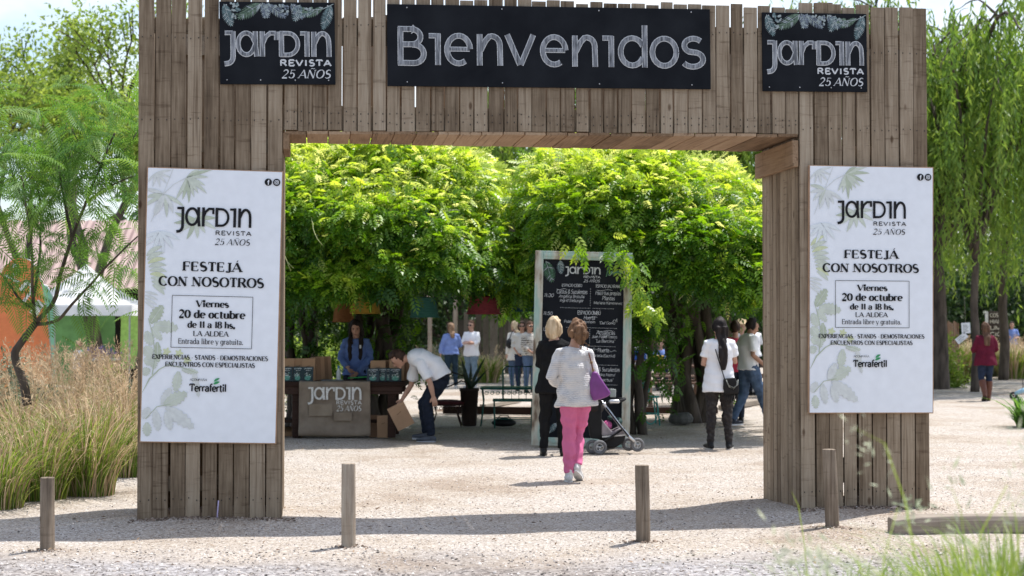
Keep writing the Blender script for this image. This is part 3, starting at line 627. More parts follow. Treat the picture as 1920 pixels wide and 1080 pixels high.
# ------------------------------------------------------------------ ground: one gravel sheet
def gravel_mat():
    m = bpy.data.materials.new('gravel'); m.use_nodes = True; nt = m.node_tree; nt.nodes.clear(); L = nt.links.new
    o = node(nt, 'ShaderNodeOutputMaterial'); b = node(nt, 'ShaderNodeBsdfPrincipled'); b.inputs['Roughness'].default_value = .92; b.inputs['Specular IOR Level'].default_value = .15
    tc = node(nt, 'ShaderNodeTexCoord')
    v1 = node(nt, 'ShaderNodeTexVoronoi'); v1.inputs['Scale'].default_value = 80; v2 = node(nt, 'ShaderNodeTexVoronoi'); v2.inputs['Scale'].default_value = 40
    for v in (v1, v2): L(tc.outputs['Object'], v.inputs['Vector']); v.inputs['Randomness'].default_value = 1
    s1 = node(nt, 'ShaderNodeSeparateColor'); L(v1.outputs['Color'], s1.inputs[0])
    # fine path gravel: pale pinkish sand, a few dark and a few white grains
    r1 = ramp(nt, [(0, (.12, .095, .08)), (.10, (.28, .235, .20)), (.45, (.40, .352, .305)), (.8, (.47, .422, .372)), (1, (.64, .60, .565))]); L(s1.outputs[0], r1.inputs[0])
    # coarser grey-lilac stone in the foreground roadway
    s2 = node(nt, 'ShaderNodeSeparateColor'); L(v2.outputs['Color'], s2.inputs[0])
    r2 = ramp(nt, [(0, (.11, .10, .098)), (.25, (.235, .217, .214)), (.6, (.315, .294, .29)), (1, (.46, .44, .435))]); L(s2.outputs[0], r2.inputs[0])
    sp = node(nt, 'ShaderNodeSeparateXYZ'); L(tc.outputs['Object'], sp.inputs[0])
    n = node(nt, 'ShaderNodeTexNoise'); n.inputs['Scale'].default_value = .9; n.inputs['Detail'].default_value = 6; L(tc.outputs['Object'], n.inputs['Vector'])
    md = node(nt, 'ShaderNodeMath', operation='MULTIPLY_ADD'); md.inputs[1].default_value = 2.6; md.inputs[2].default_value = -1.3; L(n.outputs[0], md.inputs[0])
    ad = node(nt, 'ShaderNodeMath', operation='ADD'); L(sp.outputs['Y'], ad.inputs[0]); L(md.outputs[0], ad.inputs[1])
    mr = node(nt, 'ShaderNodeMapRange'); mr.inputs[1].default_value = 10.3; mr.inputs[2].default_value = 11.1; L(ad.outputs[0], mr.inputs[0])
    mxx = node(nt, 'ShaderNodeMix', data_type='RGBA'); L(mr.outputs[0], mxx.inputs[0]); L(r2.outputs[0], mxx.inputs[6]); L(r1.outputs[0], mxx.inputs[7])
    # trodden earth patches
    n2 = node(nt, 'ShaderNodeTexNoise'); n2.inputs['Scale'].default_value = .55; n2.inputs['Detail'].default_value = 8; n2.inputs['Roughness'].default_value = .65; L(tc.outputs['Object'], n2.inputs['Vector'])
    r3 = ramp(nt, [(.36, (.66, .57, .48)), (.46, (.90, .86, .80)), (.58, (1, 1, 1))]); L(n2.outputs[0], r3.inputs[0])
    ml = node(nt, 'ShaderNodeMix', data_type='RGBA', blend_type='MULTIPLY'); ml.inputs[0].default_value = .75; L(mxx.outputs[2], ml.inputs[6]); L(r3.outputs[0], ml.inputs[7])
    L(ml.outputs[2], b.inputs['Base Color'])
    bm = node(nt, 'ShaderNodeBump'); bm.inputs['Strength'].default_value = .55; bm.inputs['Distance'].default_value = .008
    b2 = node(nt, 'ShaderNodeBump'); b2.inputs['Strength'].default_value = .35; b2.inputs['Distance'].default_value = .03
    L(v1.outputs['Distance'], bm.inputs['Height']); bm.invert = True
    n3 = node(nt, 'ShaderNodeTexNoise'); n3.inputs['Scale'].default_value = 7; n3.inputs['Detail'].default_value = 8; L(tc.outputs['Object'], n3.inputs['Vector']); L(n3.outputs[0], b2.inputs['Height']); L(bm.outputs[0], b2.inputs['Normal']); L(b2.outputs[0], b.inputs['Normal'])
    L(b.outputs[0], o.inputs[0]); return m
GRAVEL = gravel_mat()
def hgt(x, y):                                           # gentle unevenness near the gate
    z = .009*np.sin(x*1.7+.6*np.sin(y*1.3))*np.sin(y*2.1+.8*np.sin(x*.9))+.005*np.sin(x*4.3+y*3.1)
    for (cx, cy, r, h_) in ((-2.4, 12.75, .75, .045), (2.95, 13.4, .8, .06), (-3.2, 10.9, .3, .03), (2.42, 12.0, .35, .05), (-1.14, 11.08, .25, .025), (.94, 11.35, .25, .025)):
        z = z+h_*np.exp(-((x-cx)**2+(y-cy)**2)/r**2)
    return z*np.clip((y-4)/3, 0, 1)*np.clip((34-y)/8, 0, 1)*np.clip((9-abs(x))/2, 0, 1)
xs = np.concatenate([[-400, -80, -25], np.linspace(-9, 9, 121), [25, 80, 400]]); ys = np.concatenate([[-200, -20, 0], np.linspace(4, 34, 181), [60, 150, 800]])
Xg, Yg = np.meshgrid(xs, ys); Zg = hgt(Xg, Yg)-.012
nx, ny = len(xs), len(ys); idx = np.arange(nx*ny).reshape(ny, nx)
me = np_mesh('ground', np.stack([Xg, Yg, Zg], -1).reshape(-1, 3), np.stack([idx[:-1, :-1], idx[:-1, 1:], idx[1:, 1:], idx[1:, :-1]], -1).reshape(-1, 4), np.zeros((nx-1)*(ny-1)), GRAVEL)
me.polygons.foreach_set('use_smooth', np.ones(len(me.polygons), bool)); tag(link('ground', me), kind='structure')
# loose stones
STONE = mat('loose_stone', [(0, (.09, .08, .075)), (.3, (.30, .265, .24)), (.7, (.47, .42, .38)), (1, (.68, .65, .63))], scale=30, tint=.85, rough=.9, spec=.15)
N = 26000
sv = np.array([(1, 0, 0), (0, 1, 0), (-1, 0, 0), (0, -1, 0), (0, 0, .75), (0, 0, -.6)]); sf = [(0, 1, 4), (1, 2, 4), (2, 3, 4), (3, 0, 4)]
yy = 8.6+RNG.random(N)**1.7*11; xx = (RNG.random(N)-.5)*(.74*yy); pos = np.stack([xx, yy, hgt(xx, yy)-.012+.002], 1)
ax = rnd(N); ax[:, 2] *= .3; nr = np.tile([0, 0, 1.], (N, 1))+.35*rnd(N)
sz = (.0035+.006*RNG.random(N)**2.2)*np.where(yy < 11.2, 1.45, 1.); sz[:500] *= 1.6
tag(scatter('gravel_stones', STONE, None, sv, sf, pos, ax, nr, sz, RNG.random(N)), kind='stuff')
# fallen twigs and leaves
LITTER = mat('dry_leaf', [(.2, (.12, .07, .04)), (.8, (.33, .22, .13))], scale=20, tint=.8)
N = 700
yy = np.concatenate([10+RNG.random(350)*6, 19+RNG.random(350)*7]); xx = (RNG.random(N)-.5)*.6*yy; pos = np.stack([xx, yy, hgt(xx, yy)+.002], 1)
lv = leaf(1, .35, fold=.3)
tag(scatter('leaf_litter', LITTER, None, lv, [(0, 1, 2, 3)], pos, rnd(N)*[1, 1, .2], np.tile([0, 0, 1.], (N, 1))+.3*rnd(N), .02+.035*RNG.random(N), RNG.random(N)), kind='stuff')

# ------------------------------------------------------------------ short posts and timbers
POSTW = wood('post_wood', [(.28, (.085, .064, .046)), (.42, (.20, .157, .117)), (.56, (.31, .252, .195)), (.72, (.45, .39, .32))], 2, .5, .2)
def bollard(label, px, py, top, wpx, lean, seed, flat):
    b = G(px, py); d = b.y; r = wpx/2*d/F; h_ = (py-top)*d/F; rs = random.Random(seed); mb = MB(); n = 22; vs = []; fs = []
    for j in range(9):
        z = -.05+(h_+.05)*j/8
        for i in range(n):
            a = 2*PI*i/n; rr = r*(1+.03*math.sin(3*a+seed)+.02*math.sin(5*a+z*9))
            q = abs((a-flat+PI) % (2*PI)-PI)
            if q < .16: rr *= .80 if q < .06 else .93                  # drying crack
            rr *= 1-.04*j/8
            vs.append((rr*math.cos(a)+lean*z, rr*math.sin(a), z))
    for j in range(8):
        for i in range(n): fs.append((j*n+i, j*n+(i+1) % n, (j+1)*n+(i+1) % n, (j+1)*n+i))
    vs.append((lean*h_, 0, h_+.004))
    for i in range(n): fs.append((8*n+i, 8*n+(i+1) % n, len(vs)-1))
    mb.tint = rs.random(); mb.add(vs, fs); b.z = float(hgt(b.x, b.y))-.012
    o = mb.build('wooden_post', POSTW, None, bevel=.004, loc=b); tag(o, label, 'post', 'short wooden posts before the gate')
bollard('short round wooden post in the gravel near the left tussock grass', 88, 1035, 900, 27, 0, 1, 4.9)
bollard('short pale wooden post in front of the gate pillar nearest the grasses and opening', 653, 1028, 873, 27, 0, 2, 5.2)
bollard('short split wooden post below the menu board and stroller', 1206, 1018, 876, 27, -.015, 3, 4.8)
bollard('slightly leaning wooden post in front of the gate pillar nearest the willows', 1561, 995, 850, 26, -.04, 4, 4.75)
SLEEP = wood('sleeper_wood', [(.28, (.13, .10, .08)), (.42, (.24, .20, .16)), (.56, (.33, .28, .23)), (.72, (.42, .37, .31))], 0, .3)
a = G(1676, 1001); mb = MB(); mb.tint = .4; n = 12; vs = []; fs = []
prof = [(-.09, 0), (-.095, .10), (-.08, .135), (.07, .14), (.095, .12), (.09, 0)]
for i in range(n+1):
    t = i/n; k = .86 if i == 0 else 1
    for (yy, zz) in prof: vs.append((2.6*t+(.0 if i else .0), yy*k+.01*math.sin(9*t), zz*k+.004*math.sin(14*t+yy*20)))
for i in range(n):
    for j in range(5): fs.append((i*6+j, i*6+j+1, (i+1)*6+j+1, (i+1)*6+j))
fs += [tuple(range(5, -1, -1)), tuple(n*6+j for j in range(6))]
mb.add(vs, fs); o = mb.build('timber_sleeper', SLEEP, None, bevel=.006, loc=(a.x, a.y+.09, -.015)); o.rotation_euler = (0, 0, .11); tag(o, 'long low timber sleeper lying on the gravel at right', 'timber')
# small bits by the gate foot
mb = MB(); mb.tube([(0, 0, 0), (.05, .01, .02), (.11, .0, .025), (.16, .02, .01)], [.012, .014, .012, .008], 7)
o = mb.build('dry_stick', plain('bone_wood', (.55, .42, .36), .8), None, True, loc=G(1690, 962)+Vector((-.1, 0, .03))); tag(o, 'pale dry stick on the gravel by the gate pillar nearest the willows foot', 'stick')
mb = MB(); mb.tube([(0, 0, 0), (.004, 0, .06), (.012, 0, .17)], [.006]*3, 6)
p = GO+GE*.63-GN*.05; o = mb.build('ground_peg', plain('lilac_plastic', (.45, .38, .55), .5), None, True, loc=(p.x, p.y, 0)); tag(o, 'thin lilac peg leaning on the gate pillar nearest the grasses foot', 'peg')

# ------------------------------------------------------------------ plants
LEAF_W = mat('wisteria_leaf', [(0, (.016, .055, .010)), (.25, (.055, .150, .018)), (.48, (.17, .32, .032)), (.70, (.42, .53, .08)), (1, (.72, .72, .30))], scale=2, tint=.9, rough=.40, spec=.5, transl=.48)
LEAF_B = mat('spring_leaf', [(0, (.09, .16, .03)), (.5, (.18, .27, .05)), (1, (.33, .40, .10))], scale=2, tint=.9, rough=.5, transl=.42)
LEAF_F = mat('feather_leaf', [(0, (.04, .11, .025)), (.5, (.10, .21, .04)), (1, (.22, .33, .07))], scale=2, tint=.9, rough=.5, transl=.45)
LEAF_L = mat('willow_leaf', [(0, (.05, .11, .022)), (.5, (.12, .21, .04)), (1, (.25, .33, .07))], scale=2, tint=.9, rough=.5, transl=.45)
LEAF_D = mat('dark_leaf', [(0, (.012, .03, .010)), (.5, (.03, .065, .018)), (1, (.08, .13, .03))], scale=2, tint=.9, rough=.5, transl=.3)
LEAF_O = mat('olive_leaf', [(0, (.06, .075, .045)), (.5, (.13, .155, .095)), (1, (.26, .28, .19))], scale=2, tint=.9, rough=.55, transl=.25)
LEAF_G = mat('grass_blade', [(0, (.05, .11, .018)), (.5, (.14, .23, .035)), (1, (.30, .36, .08))], scale=2, tint=.9, rough=.5, transl=.35)
STRAW = mat('straw_plume', [(0, (.20, .135, .075)), (.5, (.44, .33, .205)), (1, (.68, .56, .38))], scale=2, tint=.9, rough=.8, transl=.25)
BARK = mat('bark', [(.3, (.035, .026, .02)), (.7, (.12, .095, .075))], scale=9, stretch=(1, 1, .25), bump=.6, bscale=22, bdist=.02)
BARKG = mat('grey_bark', [(.3, (.07, .06, .05)), (.7, (.19, .17, .15))], scale=9, stretch=(1, 1, .25), bump=.5, bscale=22, bdist=.015)

def limb(mb, pts, r0, r1, n=8, wig=.0):
    pts = [Vector(p) for p in pts]; out = []
    for i in range(len(pts)-1):
        for k in range(4):
            t = k/4; p0 = pts[max(i-1, 0)]; p1 = pts[i]; p2 = pts[i+1]; p3 = pts[min(i+2, len(pts)-1)]
            q = .5*((2*p1)+(p2-p0)*t+(2*p0-5*p1+4*p2-p3)*t*t+(3*p1-p0-3*p2+p3)*t**3)
            out.append(q+Vector((random.uniform(-wig, wig), random.uniform(-wig, wig), random.uniform(-wig, wig)*.3)))
    out.append(pts[-1]); m = len(out)-1
    mb.tube(out, [r0+(r1-r0)*i/m for i in range(m+1)], n); return out
def twig(mb, p, d, l, r, depth, tips, spread=.6, up=.12, shrink=.72):
    q = p; n = 3; pts = [p]; dd = d.copy()
    for i in range(n):
        dd = (dd+Vector((random.gauss(0, .14), random.gauss(0, .14), random.gauss(0, .1)+up*.3))).normalized(); q = q+dd*(l/n); pts.append(q)
    mb.tube(pts, [r, r*.88, r*.78, r*.66], 6 if r < .05 else 9, caps=False)
    if depth <= 2: tips += pts[1:]
    if depth == 0: return
    for k in range(random.choice((2, 3, 3))):
        s = Vector((random.gauss(0, 1), random.gauss(0, 1), random.gauss(0, .5)+up)).normalized(); e = (dd+s*spread).normalized()
        twig(mb, pts[-1] if k < 2 else pts[2], e, l*shrink*random.uniform(.8, 1.15), r*.62, depth-1, tips, spread, up, shrink)
QUAD = [(0, 1, 2, 3)]
def leafy(name, m, parent, tips, per, rad, size, tmpl=None, droop=.3, tint=(.2, .9), updir=.4):
    T = np.array([tuple(t) for t in tips]); N = len(T)*per
    pos = np.repeat(T, per, 0)+rnd(N)*rad; ax = rnd(N)+np.array([0, 0, -droop]); nr = rnd(N)*.8+np.array([0, 0, updir+.4])
    tv, tf = tmpl or (leaf(1, .5), QUAD); base = np.repeat(RNG.random(len(T)), per)
    tt = np.clip(tint[0]+(tint[1]-tint[0])*(.5*base+.5*RNG.random(N)), 0, 1)
    return scatter(name, m, parent, tv, tf, pos, ax, nr, size*(.7+.6*RNG.random(N)), tt)

# --- wisteria grown over a pergola: two mounds in the opening, one more hidden end at each side
WT = pinnate(4, .20, .078, .038, .35)
def wisteria(label, prof, trunks, d0, dback, seed, nleaf, recess, lift, sprays=()):
    """prof: (px, top px, bottom px) along the front; grows from d0 backwards"""
    rs = np.random.default_rng(seed); t = thing('wisteria', label, 'climbing plant', G(trunks[0][0], trunks[0][1]), group='wisterias over the pergola')
    org = np.array(t.location); px = np.array([q[0] for q in prof]); tp = np.array([q[1] for q in prof]); bt = np.array([q[2] for q in prof])-lift
    def front(n, s):
        x = px[0]+(px[-1]-px[0])*rs.random(n); top = np.interp(x, px, tp); bot = np.interp(x, px, bt); rec = np.interp(x, px, recess)
        d = d0+rec+2.7*(1-np.cos(s*PI/2))
        zt = CAMH+(604.7-top)*(d0+rec+2.7)/F; zb = CAMH+(604.7-bot)*(d0+rec)/F
        z = zb+(zt-zb)*np.sin(s*PI/2); X_ = (x-960)/F*(d0+rec+1.0)
        return np.stack([X_, d, z], 1)
    s1 = rs.random(300)**.85; c1 = front(300, s1); r1 = .14+.36*rs.random(300)**1.6; c1[:, 1] += .25*rs.random(300)
    c2 = front(120, np.ones(120)); k = rs.random(120); c2[:, 1] += k*(dback-d0-2.7); c2[:, 2] -= .7*k**2+.25*rs.random(120); r2 = .3+.25*rs.random(120)
    c3 = front(60, np.zeros(60)); c3[:, 1] += .3+rs.random(60)*(dback-d0-.6); c3[:, 2] += .25+.3*rs.random(60); r3 = .25+.15*rs.random(60)
    c4 = front(50, np.zeros(50)); c4[:, 2] -= .02; r4 = .13+.13*rs.random(50)
    C = np.concatenate([c1, c2, c3, c4]); R = np.concatenate([r1, r2, r3, r4]); age_light = np.concatenate([rs.random(300)*.5+.55*s1-.08, rs.random(120), rs.random(60)*.3, rs.random(50)*.5])  # leaf tone: new growth, with top highlights and lower shade painted into the colour
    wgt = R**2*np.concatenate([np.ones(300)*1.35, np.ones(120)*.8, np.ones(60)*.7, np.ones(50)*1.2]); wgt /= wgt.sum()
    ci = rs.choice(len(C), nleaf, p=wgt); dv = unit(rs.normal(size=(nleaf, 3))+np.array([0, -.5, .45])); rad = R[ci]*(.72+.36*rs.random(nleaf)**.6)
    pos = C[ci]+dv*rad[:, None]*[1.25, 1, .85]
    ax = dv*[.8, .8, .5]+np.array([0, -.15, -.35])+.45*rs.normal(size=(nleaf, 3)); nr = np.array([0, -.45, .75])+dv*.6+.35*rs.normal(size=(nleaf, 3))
    tint = np.clip(.14+.58*age_light[ci]+.18*dv[:, 2]+.34*(rs.random(nleaf)-.4)+.45*(rad/R[ci]-.85), 0, 1)
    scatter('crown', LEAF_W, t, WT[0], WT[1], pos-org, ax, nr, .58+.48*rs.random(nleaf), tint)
    if sprays:
        S = np.repeat(np.array([tuple(P(a, b, 20.22)) for a, b in sprays]), 9, 0); m_ = len(S); S = S+rs.normal(size=(m_, 3))*[.07, .03, .06]
        scatter('hanging_sprays', LEAF_W, t, *WT, S-org, rs.normal(size=(m_, 3))*[.7, .3, .4]+[0, -.1, -.7], rs.normal(size=(m_, 3))*.4+[0, -.7, .5], .55+.5*rs.random(m_), .25+.5*rs.random(m_))
    # young shoots, pale partly as painted-in crown highlights, and whippy tendrils
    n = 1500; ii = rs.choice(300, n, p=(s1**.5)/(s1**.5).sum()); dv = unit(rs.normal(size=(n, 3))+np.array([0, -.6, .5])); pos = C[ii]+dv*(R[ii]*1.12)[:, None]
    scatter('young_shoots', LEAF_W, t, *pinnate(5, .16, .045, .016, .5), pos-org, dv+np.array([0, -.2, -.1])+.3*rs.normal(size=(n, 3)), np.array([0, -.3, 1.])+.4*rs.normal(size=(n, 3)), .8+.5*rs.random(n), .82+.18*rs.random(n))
    mb = MB(); random.seed(seed)
    for i in rs.choice(300, 26):
        p = Vector(C[i]-org)+Vector((0, -R[i], 0)); d = Vector((random.gauss(0, 1), -.5, random.gauss(.2, .5))).normalized(); pts = [p]
        for k in range(7): d = (d+Vector((random.gauss(0, .25), random.gauss(0, .1), -.17))).normalized(); p = p+d*random.uniform(.07, .12); pts.append(p)
        mb.tube(pts, [.0045]*len(pts), 5); mb.build('tendril', plain('tendril_green', (.35, .38, .16), .6), t, True); mb = MB()
    for (tx, ty, rr, n_) in trunks:
        b = G(tx, ty)-t.location
        for k in range(n_):
            a = 2*PI*k/n_; p = b+Vector((rr*math.cos(a), rr*math.sin(a), -.05)); ph = random.uniform(0, 6)
            pts = [p+Vector((.09*math.sin(ph+q*1.5)*rr/.12*.5+.12*q*math.cos(a)*rr, .08*math.cos(ph+q*1.4), q*.42)) for q in range(7)]
            limb(mb, pts, rr*random.uniform(.35, .6), rr*random.uniform(.22, .4), 8, .012)
        mb.build('trunk', BARK, t, True); mb = MB()
    # hanging leafy curtain round the trunks
    n = 420; pos = []
    for (tx, ty, rr, n_) in trunks:
        b = np.array(G(tx, ty)); q = np.tile(b, (n, 1)); a = rs.random(n)*2*PI; r_ = rr+.05+.5*rs.random(n); q[:, 0] += r_*np.cos(a); q[:, 1] += r_*np.sin(a); q[:, 2] = .10+2.3*rs.random(n)**.45; pos.append(q)
    pos = np.concatenate(pos); m_ = len(pos)
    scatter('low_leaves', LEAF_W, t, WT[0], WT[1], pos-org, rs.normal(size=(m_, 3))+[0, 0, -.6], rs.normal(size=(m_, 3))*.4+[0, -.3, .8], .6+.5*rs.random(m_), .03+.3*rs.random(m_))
    return t
wisteria('dense bright green wisteria mound over the stall side of the pergola', [(400, 320, 600), (530, 296, 612), (620, 284, 600), (700, 288, 592), (780, 300, 572), (860, 336, 575), (925, 425, 590), (975, 490, 600)],
         [(702, 797, .20, 9), (560, 800, .13, 6)], 20.9, 27.0, 3, 29000, [0, 0, 0, .1, .1, .4, 1.1, 1.8], 66)
wisteria('dense bright green wisteria mound above the menu board and thick trunk', [(945, 495, 590), (985, 410, 585), (1040, 328, 520), (1110, 304, 500), (1200, 310, 512), (1290, 336, 566), (1370, 372, 596), (1440, 410, 604), (1500, 440, 640)],
         [(1300, 790, .22, 10), (1196, 812, .11, 5)], 20.9, 26.6, 5, 29000, [1.8, 1.0, .40, .36, .4, .1, .1, .3, .5], 54, [(1188, 488), (1192, 516), (1196, 545), (1198, 566), (1172, 476), (1152, 464), (1083, 462), (1214, 580), (1238, 590)])
# pergola that carries it
PERG = wood('pergola_wood', [(.28, (.06, .045, .035)), (.5, (.15, .12, .09)), (.72, (.25, .21, .17))], 2, .3)
t = thing('pergola', 'dark timber pergola hidden under the wisteria', 'pergola', (0, 23.5, 0))
for (xx, yy) in ((-3.3, -1.2), (.98, -1.0), (3.6, -1.2), (-3.3, 3), (-2.15, 3.2), (3.6, 3)):
    mb = MB(); mb.tint = random.random(); mb.box((xx, yy, 1.35), (.12, .12, 2.7)); mb.build('post', PERG, t)
for yy in (-1.2, 3):
    mb = MB(); mb.tint = .4; mb.box((0, yy, 2.76), (7.8, .1, .12)); mb.build('beam', PERG, t)
for i in range(9):
    mb = MB(); mb.tint = random.random(); mb.box((-3.6+i*.9, .9, 2.87), (.08, 5.0, .1)); mb.build('rafter', PERG, t)

# --- sparse spring trees behind the gate pillar nearest the grasses
def spring_tree(label, base, h_, spread, seed, per=7, depth=5, m=None, size=.11, name='spring_tree', group=None, lean=0., r=.16, up=.35):
    random.seed(seed); t = thing(name, label, 'tree', base, group=group); mb = MB(); tips = []
    twig(mb, Vector((0, 0, -.05)), Vector((lean, 0, 1)), h_*.34, r, depth, tips, spread, up, .74)
    mb.build('trunk', BARK, t, True); leafy('crown', m or LEAF_B, t, tips, per, .27, size, tint=(.1, 1)); return t
spring_tree('tall open spring tree with pale new leaves against the sky at left', P(195, 604, 37)*1+Vector((0, 0, -1.57)), 9.0, .62, 12, 30, 5, r=.2, size=.13)
spring_tree('pale spring tree at the far left edge behind the feathery tree', P(40, 604, 40)+Vector((0, 0, -1.57)), 7.6, .66, 22, 26, 5, size=.13)
spring_tree('smaller bushy spring tree close behind the gate pillar nearest the grasses', P(262, 604, 33)+Vector((0, 0, -1.57)), 6.6, .62, 31, 26, 5, size=.13)

# --- feathery tree in front of them
random.seed(5); b = G(46, 720); D = 17.2; b = Vector(((30-960)/F*D, D, 0))
t = thing('feathery_tree', 'feathery leaved tree with forked brown trunk above the tussock grass', 'tree', b)
mb = MB(); Q = lambda px, py, dd=0: P(px, py, D+dd)-b
limb(mb, [Q(52, 760), Q(44, 717), Q(28, 668), Q(38, 645), Q(67, 606)], .052, .036, 9)
br = [([Q(67, 606), Q(62, 580), Q(40, 565), Q(15, 530, .2), Q(-10, 500, .3)], .020), ([Q(66, 604), Q(63, 560), Q(72, 500, .2), Q(76, 440, .3), Q(74, 370, .4), Q(60, 300, .5)], .020), ([Q(68, 604), Q(100, 567), Q(112, 520, -.1), Q(135, 445, -.2), Q(165, 370, -.3), Q(190, 310, -.4), Q(215, 250, -.5)], .027),
      ([Q(70, 608), Q(108, 600), Q(145, 560, -.3), Q(200, 500, -.5), Q(258, 443, -.6)], .022), ([Q(135, 445, -.2), Q(120, 370, 0), Q(110, 300, .1), Q(125, 230, .2)], .02), ([Q(190, 310, -.4), Q(150, 270, -.5), Q(135, 240, -.6)], .014), ([Q(190, 312, -.4), Q(230, 285, -.3), Q(262, 240, -.2)], .014), ([Q(75, 430, .3), Q(40, 370, .4), Q(15, 300, .4)], .015), ([Q(75, 400, .3), Q(30, 350, .7), Q(-20, 310, .9)], .014), ([Q(160, 380, -.3), Q(215, 345, -.5), Q(250, 330, -.7)], .012), ([Q(62, 570), Q(60, 480, -.5), Q(55, 420, -.6), Q(40, 330, -.7)], .018)]
ends = []
for pts, r in br:
    o_ = limb(mb, pts, r, r*.35, 7, .006); k0 = len(o_)//3; ends += [o_[i] for i in range(k0, len(o_)) if o_[i].z > 1.7 or i % 4 == 0]
mb.build('trunk', BARK, t, True)
for k in range(75):
    px, py = random.uniform(-30, 262), random.uniform(185, 400)
    if py < 250 and abs(px-180) > 100: py += 100
    ends.append(Q(px, py, random.uniform(-.8, .9)))
for (cx, cy, rr, n_) in ((40, 250, 70, 16), (200, 215, 55, 18), (225, 440, 40, 9), (60, 510, 40, 4), (170, 520, 60, 4), (30, 400, 50, 8), (240, 520, 25, 3), (120, 330, 60, 12)):
    for k in range(n_): ends.append(Q(random.gauss(cx, rr*.6), random.gauss(cy, rr*.4), random.uniform(-.6, .6)))
def bip():
    vs, fs = [], []
    for i in range(13):
        tt = (i+.6)/13.3; y = .34*tt; z = -.11*tt*tt
        for s in (-1, 1):
            a = math.radians(58-18*tt); fs.append([len(vs)+q for q in range(4)]); vs += leaf(.105*math.sin(PI*(.22+.70*tt)), .0125, (0, y, z), (s*math.sin(a), math.cos(a)), .1, .45)
    fs.append([len(vs)+q for q in range(4)]); vs += leaf(.36, .010, (0, 0, 0), (0, 1), 0, .32); return vs, fs
E_ = np.array([tuple(e) for e in ends]); N = len(E_)*2; pos = np.repeat(E_, 2, 0)+rnd(N)*.13; ax = rnd(N)*[1, 1, .45]+[0, 0, -.25]
scatter('crown', LEAF_F, t, *bip(), pos, ax, np.tile([0, 0, 1.], (N, 1))+.35*rnd(N), .85+.6*RNG.random(N), np.clip(.15+.8*RNG.random(N)*np.repeat(.5+.5*RNG.random(len(E_)), 2), 0, 1))

# --- shrubs
def shrub(label, c, size, n, m, lsz, seed, name='shrub', tint=(.1, .9), group=None, tm=None, dens=40):
    rs = np.random.default_rng(seed); t = thing(name, label, 'shrub', (c[0], c[1], 0), group=group); nb = dens
    cc = unit(rs.normal(size=(nb, 3)))*(rs.random(nb)**.33)[:, None]*.8; cc[:, 2] = np.abs(cc[:, 2]*1.1)
    cc = cc*np.array(size)*[1, 1, .95]; r = np.mean(size)*(.18+.16*rs.random(nb)); ci = rs.integers(0, nb, n); dv = unit(rs.normal(size=(n, 3))+[0, 0, .2])
    pos = cc[ci]+dv*(r[ci]*(.5+.55*rs.random(n)))[:, None]; pos[:, 2] = np.maximum(pos[:, 2], .03)
    tb = rs.random(nb)
    tv, tf = tm or (leaf(1, .45), QUAD)
    scatter('leaves', m, t, tv, tf, pos, dv+.7*rs.normal(size=(n, 3)), rs.normal(size=(n, 3))*.5+[0, 0, .8], lsz*(.7+.6*rs.random(n)), np.clip(tint[0]+(tint[1]-tint[0])*(.5*tb[ci]+.5*rs.random(n)), 0, 1))
    mb = MB(); random.seed(seed)
    for k in range(7):
        e = Vector(cc[k]); limb(mb, [Vector((random.gauss(0, .05), random.gauss(0, .05), -.03)), e*.5+Vector((0, 0, .1)), e], .02*size[2], .006, 6)
    mb.build('stem', BARK, t, True); return t
def at(px, d): return ((px-960)/F*d, d)
shrub('grey olive shrub at the left edge beneath the feathery tree', at(5, 19.5), (.75, .7, 1.35), 5000, LEAF_O, .065, 41)
shrub('low grey leaved shrub close to the edge of the gate pillar nearest the grasses', at(235, 21), (.40, .5, 1.25), 1500, LEAF_O, .06, 42)
shrub('small leafy green shrub beside the tent table', at(212, 26), (.42, .4, 1.0), 1300, LEAF_B, .08, 43)
shrub('sunlit light green shrub behind the stall bags', at(610, 31), (.85, .8, 1.75), 5200, LEAF_B, .07, 44, tint=(.0, .8))
shrub('bright green bush growing by the slatted planter at right', at(1772, 39), (.62, .5, 1.45), 2600, LEAF_B, .10, 46)
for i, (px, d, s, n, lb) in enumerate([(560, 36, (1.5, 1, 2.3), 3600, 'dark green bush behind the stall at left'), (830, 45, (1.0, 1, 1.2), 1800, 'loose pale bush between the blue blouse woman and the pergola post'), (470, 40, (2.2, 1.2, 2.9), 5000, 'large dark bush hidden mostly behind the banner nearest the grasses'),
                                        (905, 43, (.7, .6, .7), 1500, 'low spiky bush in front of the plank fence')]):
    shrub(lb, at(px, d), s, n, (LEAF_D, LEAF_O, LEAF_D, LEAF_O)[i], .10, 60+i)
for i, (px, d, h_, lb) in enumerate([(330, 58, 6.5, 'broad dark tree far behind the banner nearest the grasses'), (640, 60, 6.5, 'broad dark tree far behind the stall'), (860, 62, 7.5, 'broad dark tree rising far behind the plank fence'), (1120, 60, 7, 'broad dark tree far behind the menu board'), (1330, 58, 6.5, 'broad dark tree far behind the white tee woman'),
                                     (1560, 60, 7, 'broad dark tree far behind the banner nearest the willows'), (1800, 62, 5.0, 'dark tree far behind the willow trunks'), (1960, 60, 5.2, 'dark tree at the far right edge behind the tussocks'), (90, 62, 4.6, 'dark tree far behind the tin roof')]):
    x_, y_ = at(px, d); t = shrub(lb, (x_, y_), (3.4, 2.2, h_), 6500, LEAF_D, .24, 80+i, name='broad_tree', group='background trees', tint=(.0, .9)); t['category'] = 'tree'

